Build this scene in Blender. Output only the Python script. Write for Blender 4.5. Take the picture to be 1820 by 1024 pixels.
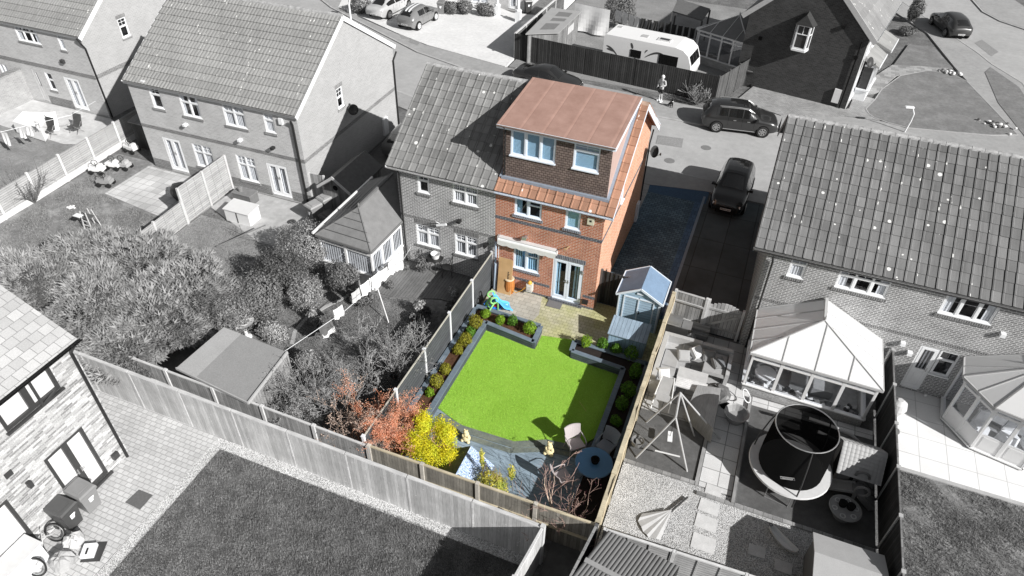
import bpy, bmesh, math, random
from mathutils import Vector, Matrix
R=random.Random(7)
S=bpy.context.scene; C=S.collection
for o in list(bpy.data.objects): bpy.data.objects.remove(o)
# ---------------------------------------------------------------- camera (solved from the photograph)
CAMH=19.528; PITCH=0.698699; YAW=-0.356966; ROLL=-0.0293338; FPX=1235.69
cd=bpy.data.cameras.new('camera'); cam=bpy.data.objects.new('camera',cd); C.objects.link(cam); S.camera=cam
cd.sensor_width=36; cd.lens=FPX/1820*36; cd.clip_start=.1; cd.clip_end=3000
_f=Vector((math.sin(YAW)*math.cos(PITCH),math.cos(YAW)*math.cos(PITCH),-math.sin(PITCH)))
_r=Vector((math.cos(YAW),-math.sin(YAW),0)); _d=_f.cross(_r)
_r2=_r*math.cos(ROLL)+_d*math.sin(ROLL); _d2=-_r*math.sin(ROLL)+_d*math.cos(ROLL)
cam.matrix_world=Matrix(((_r2.x,-_d2.x,-_f.x,0),(_r2.y,-_d2.y,-_f.y,0),(_r2.z,-_d2.z,-_f.z,CAMH),(0,0,0,1)))
# ---------------------------------------------------------------- light
SUNV=Vector((1.45,-.60,1.0)).normalized()
w=bpy.data.worlds.new('World'); S.world=w; w.use_nodes=True; nt=w.node_tree
bg=nt.nodes['Background']; sk=nt.nodes.new('ShaderNodeTexSky'); sk.sky_type='NISHITA'; sk.sun_disc=False
sk.sun_elevation=math.asin(SUNV.z); sk.sun_rotation=math.atan2(SUNV.x,SUNV.y)
hs=nt.nodes.new('ShaderNodeHueSaturation'); hs.inputs['Saturation'].default_value=.12
nt.links.new(sk.outputs[0],hs.inputs['Color']); nt.links.new(hs.outputs[0],bg.inputs[0]); bg.inputs[1].default_value=.05
sl=bpy.data.lights.new('sun','SUN'); sl.energy=5.0; sl.angle=math.radians(.5); sl.color=(1,.985,.965)
so=bpy.data.objects.new('sun',sl); C.objects.link(so); so.rotation_euler=SUNV.to_track_quat('Z','Y').to_euler(); so.location=(0,0,60)
S.view_settings.view_transform='Standard'; S.view_settings.look='None'; S.view_settings.exposure=.35; S.view_settings.gamma=1
S.cycles.transparent_max_bounces=12
# ---------------------------------------------------------------- survey: a sight line of the photograph met with a real plane
def G(u,v,z=0):
    d=_r2*((u-910.05)/FPX)+_d2*((v-512.07)/FPX)+_f; t=(z-CAMH)/d.z
    return Vector((d.x*t,d.y*t,z))
def GX(u,v,x):
    d=_r2*((u-910.05)/FPX)+_d2*((v-512.07)/FPX)+_f; t=x/d.x
    return Vector((x,d.y*t,CAMH+d.z*t))
def GY(u,v,y):
    d=_r2*((u-910.05)/FPX)+_d2*((v-512.07)/FPX)+_f; t=y/d.y
    return Vector((d.x*t,y,CAMH+d.z*t))
# ---------------------------------------------------------------- mesh builder
class M:
    def __init__(s): s.v=[]; s.f=[]; s.m=[]
    def q(s,pts,mi=0):
        n=len(s.v); s.v+= [Vector(p) for p in pts]; s.f.append(list(range(n,n+len(pts)))); s.m.append(mi)
    def hexa(s,p,mi=0):
        n=len(s.v); s.v+=[Vector(a) for a in p]
        for f in ((3,2,1,0),(4,5,6,7),(0,1,5,4),(1,2,6,5),(2,3,7,6),(3,0,4,7)): s.f.append([n+i for i in f]); s.m.append(mi)
    def box(s,x0,x1,y0,y1,z0,z1,mi=0):
        s.hexa([(x0,y0,z0),(x1,y0,z0),(x1,y1,z0),(x0,y1,z0),(x0,y0,z1),(x1,y0,z1),(x1,y1,z1),(x0,y1,z1)],mi)
    def ob(s,c,size,rz=0,mi=0,rx=0,ry=0,taper=1):
        A=Matrix.Translation(Vector(c))@Matrix.Rotation(rz,4,'Z')@Matrix.Rotation(ry,4,'Y')@Matrix.Rotation(rx,4,'X')
        a,b,h=size[0]/2,size[1]/2,size[2]/2; t=taper
        s.hexa([A@Vector(p) for p in ((-a,-b,-h),(a,-b,-h),(a,b,-h),(-a,b,-h),(-a*t,-b*t,h),(a*t,-b*t,h),(a*t,b*t,h),(-a*t,b*t,h))],mi)
    def fr(s,o,U,V,N,u0,u1,v0,v1,n0,n1,mi=0):   # box in a frame
        g=lambda a,b,c:o+U*a+V*b+N*c
        s.hexa([g(u0,v0,n0),g(u1,v0,n0),g(u1,v1,n0),g(u0,v1,n0),g(u0,v0,n1),g(u1,v0,n1),g(u1,v1,n1),g(u0,v1,n1)],mi)
    def beam(s,a,b,w,h,mi=0,up=(0,0,1)):
        a=Vector(a);b=Vector(b);d=(b-a).normalized();u=Vector(up)
        if abs(d.dot(u))>.99:u=Vector((1,0,0))
        x=d.cross(u).normalized();z=x.cross(d)
        s.hexa([a-x*w/2-z*h/2,a+x*w/2-z*h/2,b+x*w/2-z*h/2,b-x*w/2-z*h/2,a-x*w/2+z*h/2,a+x*w/2+z*h/2,b+x*w/2+z*h/2,b-x*w/2+z*h/2],mi)
    def tube(s,pts,r,n=8,mi=0,cap=True):
        pts=[Vector(p) for p in pts]; k=len(pts); r=r if isinstance(r,(list,tuple)) else [r]*k
        b=len(s.v); px=None
        for i,p in enumerate(pts):
            d=(pts[min(i+1,k-1)]-pts[max(i-1,0)]).normalized()
            if px is None:
                u=Vector((0,0,1)) if abs(d.z)<.9 else Vector((1,0,0)); px=d.cross(u).normalized()
            else:
                px=(px-d*px.dot(d)).normalized()
            py=d.cross(px)
            for j in range(n):
                a=2*math.pi*j/n; s.v.append(p+px*math.cos(a)*r[i]+py*math.sin(a)*r[i])
        for i in range(k-1):
            for j in range(n):
                s.f.append([b+i*n+j,b+i*n+(j+1)%n,b+(i+1)*n+(j+1)%n,b+(i+1)*n+j]); s.m.append(mi)
        if cap and n>3:
            s.f.append([b+j for j in range(n)][::-1]); s.m.append(mi); s.f.append([b+(k-1)*n+j for j in range(n)]); s.m.append(mi)
    def lathe(s,c,prof,n=16,mi=0,sx=1,sy=1,A=None):
        c=Vector(c); b=len(s.v); k=len(prof)
        for r,z in prof:
            for j in range(n):
                a=2*math.pi*j/n; p=Vector((math.cos(a)*r*sx,math.sin(a)*r*sy,z)); s.v.append(c+(A@p if A else p))
        for i in range(k-1):
            for j in range(n):
                s.f.append([b+i*n+j,b+i*n+(j+1)%n,b+(i+1)*n+(j+1)%n,b+(i+1)*n+j]); s.m.append(mi)
        if prof[0][0]>.002: s.f.append([b+j for j in range(n)][::-1]); s.m.append(mi)
        if prof[-1][0]>.002: s.f.append([b+(k-1)*n+j for j in range(n)]); s.m.append(mi)
    def prism(s,poly,z0,z1,mi=0,sides=True):
        n=len(poly); a=sum(poly[i][0]*poly[(i+1)%n][1]-poly[(i+1)%n][0]*poly[i][1] for i in range(n))
        if a<0: poly=poly[::-1]
        s.q([(p[0],p[1],z1) for p in poly],mi)
        if sides:
            s.q([(p[0],p[1],z0) for p in poly[::-1]],mi)
            for i in range(n):
                p,q=poly[i],poly[(i+1)%n]; s.q([(p[0],p[1],z0),(q[0],q[1],z0),(q[0],q[1],z1),(p[0],p[1],z1)],mi)
    def ball(s,c,r,n=12,mi=0,sx=1,sy=1,sz=1,jit=0,A=None):
        k=n//2+1
        prof=[(max(r*math.sin(math.pi*i/(k-1)),.0005),-r*sz*math.cos(math.pi*i/(k-1))) for i in range(k)]
        b=len(s.v); s.lathe(c,prof,n,mi,sx,sy,A)
        if jit:
            for i in range(b,len(s.v)): s.v[i]=s.v[i]+Vector((R.uniform(-jit,jit),R.uniform(-jit,jit),R.uniform(-jit,jit)))
    def torus(s,c,R0,r,n=20,k=6,mi=0,A=None,a0=0,a1=None):
        c=Vector(c); full=a1 is None; a1=a0+2*math.pi if full else a1
        pts=[]
        for i in range(n+1):
            a=a0+(a1-a0)*i/n; p=Vector((math.cos(a)*R0,math.sin(a)*R0,0)); pts.append(c+(A@p if A else p))
        s.tube(pts,r,k,mi)
WM={}
def _mesh(name,m,mats,inv,smooth,uv):
    me=bpy.data.meshes.new(name); vs=[inv@p for p in m.v] if inv else m.v
    me.from_pydata([tuple(p) for p in vs],[],m.f)
    mats=mats if isinstance(mats,(list,tuple)) else [mats]
    for a in mats: me.materials.append(a)
    if len(mats)>1: me.polygons.foreach_set('material_index',m.m)
    if smooth: me.polygons.foreach_set('use_smooth',[True]*len(me.polygons))
    if uv:
        ul=me.uv_layers.new(name='UVMap').data; Z=Vector((0,0,1))
        co=[v.co for v in me.vertices]; arr=[0.0]*(2*len(me.loops))
        for p in me.polygons:
            n=p.normal
            if abs(n.z)>.97: t=Vector((1,0,0)); b=Vector((0,1,0))
            else: t=Z.cross(n).normalized(); b=n.cross(t)
            for li in p.loop_indices:
                c=co[me.loops[li].vertex_index]; arr[2*li]=c.dot(t); arr[2*li+1]=c.dot(b)
        ul.foreach_set('uv',arr)
    me.update(); return me
def thing(name,label,cat,loc,rz=0,group=None):
    o=bpy.data.objects.new(name,None); C.objects.link(o); o.empty_display_size=.2
    o.location=loc; o.rotation_euler=(0,0,rz); o['label']=label; o['category']=cat
    if group:o['group']=group
    WM[o]=Matrix.Translation(Vector(loc))@Matrix.Rotation(rz,4,'Z'); return o
def part(par,name,m,mats,local=False,smooth=False,uv=True,label=None):
    inv=None if local else WM[par].inverted()
    o=bpy.data.objects.new(name,_mesh(name,m,mats,inv,smooth,uv)); C.objects.link(o); o.parent=par; WM[o]=WM[par]
    if label:o['label']=label
    return o
def solo(name,m,mats,label,cat,loc=None,group=None,smooth=False,uv=True,kind=None):
    if loc is None:
        k=len(m.v); loc=(sum(p.x for p in m.v)/k,sum(p.y for p in m.v)/k,min(p.z for p in m.v))
    W=Matrix.Translation(Vector(loc)); o=bpy.data.objects.new(name,_mesh(name,m,mats,W.inverted(),smooth,uv)); C.objects.link(o)
    o.location=loc; WM[o]=W
    if label:o['label']=label
    if cat:o['category']=cat
    if group:o['group']=group
    if kind:o['kind']=kind
    return o
def struct(name,m,mats,smooth=False):
    o=bpy.data.objects.new(name,_mesh(name,m,mats,None,smooth,True)); C.objects.link(o); o['kind']='structure'; WM[o]=Matrix(); return o
def copy_tree(o,loc=None,rz=None,label=None,scale=None,parent=None):
    c=o.copy(); C.objects.link(c)
    if parent is not None: c.parent=parent
    for ch in list(o.children): copy_tree(ch,parent=c)
    if loc is not None: c.location=loc
    if rz is not None: c.rotation_euler=(0,0,rz)
    if label: c['label']=label
    if scale: c.scale=scale if isinstance(scale,(tuple,list)) else (scale,)*3
    return c
# ---------------------------------------------------------------- materials
MC={}
def g(v): return (v,v,v)
class N:
    def __init__(s,name):
        s.m=bpy.data.materials.new(name); s.m.use_nodes=True; s.t=s.m.node_tree; s.p=s.t.nodes['Principled BSDF']; s.uvn=None
    def n(s,t,**k):
        a=s.t.nodes.new('ShaderNode'+t)
        for i,v in k.items(): setattr(a,i,v)
        return a
    def l(s,a,b): s.t.links.new(a,b)
    def uv(s):
        if not s.uvn: s.uvn=s.n('TexCoord')
        return s.uvn.outputs['UV']
    def ob(s):
        if not s.uvn: s.uvn=s.n('TexCoord')
        return s.uvn.outputs['Object']
    def noise(s,vec,sc,det=4,rough=.6):
        a=s.n('TexNoise'); a.inputs['Scale'].default_value=sc; a.inputs['Detail'].default_value=det; a.inputs['Roughness'].default_value=rough; s.l(vec,a.inputs['Vector']); return a.outputs['Fac']
    def ramp(s,f,stops):
        a=s.n('ValToRGB'); s.l(f,a.inputs[0]); e=a.color_ramp.elements
        while len(e)<len(stops): e.new(.5)
        for i,(p,c) in enumerate(stops): e[i].position=p; e[i].color=(*c,1)
        return a.outputs[0]
    def mul(s,a,b,fac=1,mode='MULTIPLY'):
        x=s.n('Mix',data_type='RGBA',blend_type=mode); 
        if hasattr(fac,'node'): s.l(fac,x.inputs[0])
        else: x.inputs[0].default_value=fac
        for v,i in((a,6),(b,7)):
            if hasattr(v,'node'): s.l(v,x.inputs[i])
            else: x.inputs[i].default_value=(*v,1)
        return x.outputs[2]
    def math(s,op,a,b=0):
        x=s.n('Math',operation=op)
        for v,i in((a,0),(b,1)):
            if hasattr(v,'node'): s.l(v,x.inputs[i])
            else: x.inputs[i].default_value=v
        return x.outputs[0]
    def bump(s,h,d=.01,st=1):
        b=s.n('Bump'); b.inputs['Distance'].default_value=d; b.inputs['Strength'].default_value=st; s.l(h,b.inputs['Height']); s.l(b.outputs[0],s.p.inputs['Normal'])
    def col(s,c):
        if hasattr(c,'node'): s.l(c,s.p.inputs['Base Color'])
        else: s.p.inputs['Base Color'].default_value=(*c,1)
    def set(s,**k):
        for i,v in k.items(): s.p.inputs[i].default_value=v
def pm(name,c,rough=.6,var=.12,sc=6,bump=0,metal=0,spec=.4,fine=0,island=0,coat=0):
    if name in MC:return MC[name]
    x=N(name); x.set(Roughness=rough,Metallic=metal); x.p.inputs['Specular IOR Level'].default_value=spec
    if coat:x.p.inputs['Coat Weight'].default_value=coat
    if var:
        f=x.noise(x.ob(),sc,5); c2=x.ramp(f,[(.25,tuple(a*(1-var) for a in c)),(.75,tuple(min(a*(1+var),1) for a in c))])
        if fine: c2=x.mul(c2,x.ramp(x.noise(x.ob(),sc*12,3),[(.3,g(1-fine)),(.7,g(1+fine))]))
        if island:
            gg=x.n('NewGeometry'); c2=x.mul(c2,x.ramp(gg.outputs['Random Per Island'],[(0,g(1-island)),(1,g(1+island))]))
        x.col(c2)
        if bump:x.bump(f,bump)
    else:x.col(c)
    MC[name]=x.m; return x.m
def brick(name,c1,c2,mortar,w=.225,h=.075,ms=.012,var=.18,bias=0,patch=.15):
    x=N(name); b=x.n('TexBrick'); x.l(x.uv(),b.inputs['Vector'])
    for k,v in(('Color1',c1),('Color2',c2),('Mortar',mortar)): b.inputs[k].default_value=(*v,1)
    b.inputs['Scale'].default_value=1; b.inputs['Brick Width'].default_value=w; b.inputs['Row Height'].default_value=h; b.inputs['Mortar Size'].default_value=ms; b.inputs['Mortar Smooth'].default_value=.3; b.inputs['Bias'].default_value=bias
    c=x.mul(b.outputs['Color'],x.ramp(x.noise(x.uv(),1.1,5),[(.3,g(1-patch)),(.7,g(1+patch))]))
    c=x.mul(c,x.ramp(x.noise(x.uv(),25,3),[(.3,g(1-var)),(.7,g(1+var))])); x.col(c); x.set(Roughness=.9)
    x.bump(x.math('SUBTRACT',1,b.outputs['Fac']),.006); x.p.inputs['Specular IOR Level'].default_value=.2
    MC[name]=x.m; return x.m
def tile_mat(name,c,var=.2,spots=True,tint=None,sp=(.72,.72,.7),sd=.075,dens=2.6):
    x=N(name); gg=x.n('NewGeometry')
    k=x.mul(x.ramp(gg.outputs['Random Per Island'],[(0,g(1-var)),(1,g(1+var))]),x.ramp(x.noise(x.uv(),.5,4),[(.3,g(.86)),(.7,g(1.14))]))
    k=x.mul(k,x.ramp(x.noise(x.uv(),30,3),[(.3,g(.88)),(.7,g(1.12))]))
    st_=x.n('Mapping'); x.l(x.uv(),st_.inputs[0]); st_.inputs['Scale'].default_value=(3.2,.35,1); k=x.mul(k,x.ramp(x.noise(st_.outputs[0],1,5,.7),[(.36,g(.78)),(.5,g(1)),(.66,g(1.12))]))
    base=c
    if tint: base=x.mul(c,tint[0],x.ramp(x.math('ADD',x.math('MULTIPLY',x.n('SeparateXYZ').outputs[0],1),0),[(0,g(0)),(1,g(1))]),'MIX') if False else c
    k=x.mul(k,base)
    if spots:
        v=x.n('TexVoronoi'); v.inputs['Scale'].default_value=dens; x.l(x.uv(),v.inputs['Vector'])
        nz=x.math('MULTIPLY',x.noise(x.uv(),9,2),.09)
        lim=x.n('TexWhiteNoise',noise_dimensions='3D'); x.l(v.outputs['Position'],lim.inputs['Vector'])
        r=x.math('SUBTRACT',x.math('ADD',x.math('MULTIPLY',x.math('POWER',lim.outputs[0],2.2),sd*dens*1.25),-.02),nz)
        m=x.math('LESS_THAN',v.outputs['Distance'],x.math('ADD',r,.045*1)); k=x.mul(k,sp,m,'MIX')
    x.col(k); x.set(Roughness=.85); x.p.inputs['Specular IOR Level'].default_value=.25; x.bump(x.noise(x.uv(),40,3),.003)
    MC[name]=x.m; return x.m
def wood(name,c,c2=None,pl=.1,dirn='v',var=.25,gap=.04,weather=.2,spots=0):
    """planks of width pl; dirn v = boards upright"""
    if name in MC:return MC[name]
    x=N(name); sep=x.n('SeparateXYZ'); x.l(x.uv(),sep.inputs[0]); a=sep.outputs[0 if dirn=='v' else 1]; b=sep.outputs[1 if dirn=='v' else 0]
    s=x.math('DIVIDE',a,pl); fl=x.math('FLOOR',s); fr=x.math('FRACT',s)
    wn=x.n('TexWhiteNoise',noise_dimensions='1D'); x.l(fl,wn.inputs['W'])
    cmb=x.n('CombineXYZ'); x.l(x.math('MULTIPLY',a,60),cmb.inputs[0]); x.l(x.math('MULTIPLY',b,3),cmb.inputs[1]); x.l(x.math('MULTIPLY',fl,7.3),cmb.inputs[2])
    gr=x.ramp(x.noise(cmb.outputs[0],1,4),[(.3,g(1-.22)),(.7,g(1.2))])
    k=x.mul(x.mul(x.ramp(wn.outputs[0],[(0,g(1-var)),(1,g(1+var))]),gr),c)
    k=x.mul(k,x.ramp(x.noise(x.uv(),1.3,5),[(.3,g(1-weather)),(.7,g(1+weather))]))
    if spots:
        v=x.n('TexVoronoi'); v.inputs['Scale'].default_value=7; x.l(x.uv(),v.inputs['Vector'])
        k=x.mul(k,g(min(max(c)*1.9,.85)),x.math('MULTIPLY',x.math('LESS_THAN',x.math('ADD',v.outputs['Distance'],x.math('MULTIPLY',x.noise(x.uv(),8,3),.5)),.36),x.math('MULTIPLY',x.math('GREATER_THAN',x.noise(x.uv(),.9,2),.47),.55)),'MIX')
    gp=x.math('LESS_THAN',fr,gap); k=x.mul(k,(c[0]*.25,c[1]*.25,c[2]*.25),gp,'MIX')
    x.col(k); x.set(Roughness=.85); x.p.inputs['Specular IOR Level'].default_value=.2
    x.bump(x.math('SUBTRACT',1,gp),.008); MC[name]=x.m; return x.m
def paving(name,c1,c2,mortar,w,h,ms=.01,patch=.2,off=.5,rot=0,moss=None,rough=.85,sq=1,var=.12):
    x=N(name); mp=x.n('Mapping'); x.l(x.uv(),mp.inputs[0]); mp.inputs['Rotation'].default_value=(0,0,rot)
    v0=mp.outputs[0]
    b=x.n('TexBrick'); b.offset=off; b.squash=sq; x.l(v0,b.inputs['Vector'])
    for k,v in(('Color1',c1),('Color2',c2),('Mortar',mortar)): b.inputs[k].default_value=(*v,1)
    b.inputs['Scale'].default_value=1; b.inputs['Brick Width'].default_value=w; b.inputs['Row Height'].default_value=h; b.inputs['Mortar Size'].default_value=ms; b.inputs['Mortar Smooth'].default_value=.2
    c=x.mul(b.outputs['Color'],x.ramp(x.noise(x.uv(),.7,6),[(.3,g(1-patch)),(.7,g(1+patch))]))
    c=x.mul(c,x.ramp(x.noise(x.uv(),30,3),[(.3,g(1-var)),(.7,g(1+var))]))
    if moss: c=x.mul(c,moss,x.ramp(x.noise(x.uv(),.45,4),[(.42,g(0)),(.58,g(1))]),'MULTIPLY')
    x.col(c); x.set(Roughness=rough); x.bump(x.math('SUBTRACT',1,b.outputs['Fac']),.006); MC[name]=x.m; return x.m
def ground(name,stops,sc=1.2,fine=60,fv=.3,bump=.02,bsc=90,rough=.95,mid=9,mv=.15):
    x=N(name); c=x.ramp(x.noise(x.uv(),sc,8,.65),[(p,q) for p,q in stops])
    c=x.mul(c,x.ramp(x.noise(x.uv(),fine,3,.7),[(.3,g(1-fv)),(.7,g(1+fv))]))
    c=x.mul(c,x.ramp(x.noise(x.uv(),mid,4,.6),[(.3,g(1-mv)),(.7,g(1+mv))]))
    x.col(c); x.set(Roughness=rough); x.p.inputs['Specular IOR Level'].default_value=.15; x.bump(x.noise(x.uv(),bsc,3,.7),bump); MC[name]=x.m; return x.m
def gravel_mat(name,a,b,sc=28):
    x=N(name); v=x.n('TexVoronoi'); v.inputs['Scale'].default_value=sc; x.l(x.uv(),v.inputs['Vector'])
    sp=x.n('SeparateColor'); x.l(v.outputs['Color'],sp.inputs[0])
    c=x.ramp(sp.outputs[0],[(0,a),(1,b)]); c=x.mul(c,x.ramp(v.outputs['Distance'],[(.2,g(1)),(.75,g(.35))]))
    c=x.mul(c,x.ramp(x.noise(x.uv(),1,4),[(.3,g(.85)),(.7,g(1.12))]))
    x.col(c); x.set(Roughness=.95); x.bump(x.math('SUBTRACT',1,v.outputs['Distance']),.02); MC[name]=x.m; return x.m
def leafm(name,c,var=.45,tr=.25,tip=None):
    if tr<.3 and 'poly' not in name: tr+=.12
    if name in MC:return MC[name]
    x=N(name); gg=x.n('NewGeometry'); k=x.mul(x.ramp(gg.outputs['Random Per Island'],[(0,g(1-var)),(1,g(1+var))]),c)
    if tip: k=x.mul(k,tip,x.ramp(x.noise(x.ob(),2.2,3),[(.42,g(0)),(.62,g(1))]),'MIX')
    x.col(k); x.set(Roughness=.6); x.p.inputs['Specular IOR Level'].default_value=.25
    d=x.n('BsdfTranslucent'); x.l(k,d.inputs[0]); mx=x.n('MixShader'); mx.inputs[0].default_value=tr
    x.l(x.p.outputs[0],mx.inputs[1]); x.l(d.outputs[0],mx.inputs[2]); x.l(mx.outputs[0],x.t.nodes['Material Output'].inputs[0]); MC[name]=x.m; return x.m
def glassm(name,tint=(.6,.65,.7),ior=1.5,alpha=.75):
    x=N(name); f=x.n('LayerWeight')
    t=x.n('BsdfTransparent'); t.inputs[0].default_value=(*tint,1); gl=x.n('BsdfGlossy'); gl.inputs['Roughness'].default_value=.02; gl.inputs[0].default_value=(.9,.9,.92,1)
    mx=x.n('MixShader'); x.l(x.math('ADD',x.math('MULTIPLY',x.math('POWER',f.outputs['Facing'],4),.6),.07),mx.inputs[0]); x.l(t.outputs[0],mx.inputs[1]); x.l(gl.outputs[0],mx.inputs[2])
    x.l(mx.outputs[0],x.t.nodes['Material Output'].inputs[0]); MC[name]=x.m; return x.m
# palette
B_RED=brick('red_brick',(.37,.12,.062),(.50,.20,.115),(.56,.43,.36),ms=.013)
B_GREY=brick('grey_brick',g(.19),g(.28),g(.66),ms=.014)
B_GREY2=brick('grey_brick_right',g(.19),g(.28),g(.62),ms=.014)
B_PALE=brick('pale_brick',g(.46),g(.56),g(.64),ms=.009,var=.08,patch=.06)
B_PALE2=brick('pale_gable_brick',g(.37),g(.43),g(.52),ms=.009,var=.07,patch=.05)
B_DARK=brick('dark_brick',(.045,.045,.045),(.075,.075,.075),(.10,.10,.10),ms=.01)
B_NEW=brick('mixed_stock_brick',g(.18),g(.6),g(.48),ms=.008,w=.3,h=.08,var=.25,bias=.1,patch=.1)
B_BLUE=brick('blue_brick',(.055,.06,.075),(.10,.11,.13),(.32,.32,.33),ms=.01)
B_SOLD=brick('soldier_brick_dark',(.10,.10,.10),(.17,.17,.17),(.4,.4,.4),w=.075,h=.225,ms=.01)
B_SOLDB=brick('soldier_brick_blue',(.07,.08,.10),(.15,.16,.19),(.42,.42,.44),w=.075,h=.225,ms=.01)
B_SOLDP=brick('soldier_brick_pale',(.15,.15,.15),(.22,.22,.22),(.5,.5,.5),w=.075,h=.225,ms=.01)
T_MAIN=tile_mat('concrete_tile_grey',(.215,.215,.212),.17)
T_RIGHT=tile_mat('concrete_tile_right',(.175,.175,.175),.17)
T_RED=tile_mat('concrete_tile_terracotta',(.36,.20,.135),.2)
T_PAN=tile_mat('pantile_grey',(.285,.285,.28),.1,dens=2.2)
T_SLATE=paving('pale_slate',(.36,.36,.36),(.48,.48,.48),(.24,.24,.24),.34,.28,.008,patch=.08)
T_HANG=paving('hung_tile_brown',(.135,.105,.093),(.20,.155,.135),(.05,.03,.025),.165,.1,.012,patch=.1)
WHITE=pm('white_upvc',(.82,.83,.84),.35,.03,3)
WHITEC=pm('white_upvc_cool',(.74,.80,.88),.35,.03,3)
BLACKP=pm('black_plastic',g(.02),.4,.2)
DGREY=pm('dark_grey_frame',g(.045),.45,.1)
CONC=pm('concrete_post',g(.55),.9,.15,5,fine=.1)
LEAD=pm('lead_flashing',(.26,.30,.36),.5,.12)
GLASSB=glassm('blue_tinted_glass',(.62,.8,.93))
DARKIN=pm('dark_interior',g(.025),.9,.3,2)
BLIND=pm('white_blind',g(.72),.8,.05)
GLASS=glassm('window_glass',(.9,.92,.95))
GLASSD=glassm('dark_glass',(.25,.27,.3))
METAL=pm('grey_metal',g(.45),.35,.1,metal=.7)
BLK=pm('matt_black',g(.012),.95,.2,spec=.1)
Z=Vector((0,0,1)); X=Vector((1,0,0)); Y=Vector((0,1,0))
def wall(m,o,U,L,h,ops,mi=0,ini=1,depth=.09,z0=-.15):
    o=Vector(o); Nn=U.cross(Z)
    xs=sorted({0,L,*[a for r in ops for a in r[:2]]}); zs=sorted({z0,h,*[a for r in ops for a in r[2:4]]})
    for i in range(len(xs)-1):
        for j in range(len(zs)-1):
            cx=(xs[i]+xs[i+1])/2; cz=(zs[j]+zs[j+1])/2
            if any(r[0]<cx<r[1] and r[2]<cz<r[3] for r in ops): continue
            m.q([o+U*xs[i]+Z*zs[j],o+U*xs[i+1]+Z*zs[j],o+U*xs[i+1]+Z*zs[j+1],o+U*xs[i]+Z*zs[j+1]],mi)
    for a,b,c,d in ops:
        p=lambda s,z,n:o+U*s+Z*z-Nn*n
        for s0,c0,s1,c1 in((a,c,a,d),(b,d,b,c),(a,d,b,d),(b,c,a,c)):
            m.q([p(s0,c0,0),p(s0,c0,depth),p(s1,c1,depth),p(s1,c1,0)],mi)
        D=.9
        e=.02
        for s0,c0,s1,c1 in((a-e,c-e,a-e,d+e),(b+e,d+e,b+e,c-e),(a-e,d+e,b+e,d+e),(b+e,c-e,a-e,c-e)):
            m.q([p(s0,c0,depth+.001),p(s0,c0,D),p(s1,c1,D),p(s1,c1,depth+.001)],ini)
        m.q([p(a,c,D),p(b,c,D),p(b,d,D),p(a,d,D)],ini)
def hit(o,U,u,v):
    o=Vector(o); Nn=U.cross(Z); d=_r2*((u-910.05)/FPX)+_d2*((v-512.07)/FPX)+_f; c=Vector((0,0,CAMH))
    t=(o-c).dot(Nn)/d.dot(Nn); q=c+d*t-o; return q.dot(U),q.z+o.z
def rc(o,U,a,b,c=None,d=None):
    s0,z1=hit(o,U,*a); s1,z0=hit(o,U,*b); return (round(s0,3),round(s1,3),round(z0,3),round(z1,3))
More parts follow.
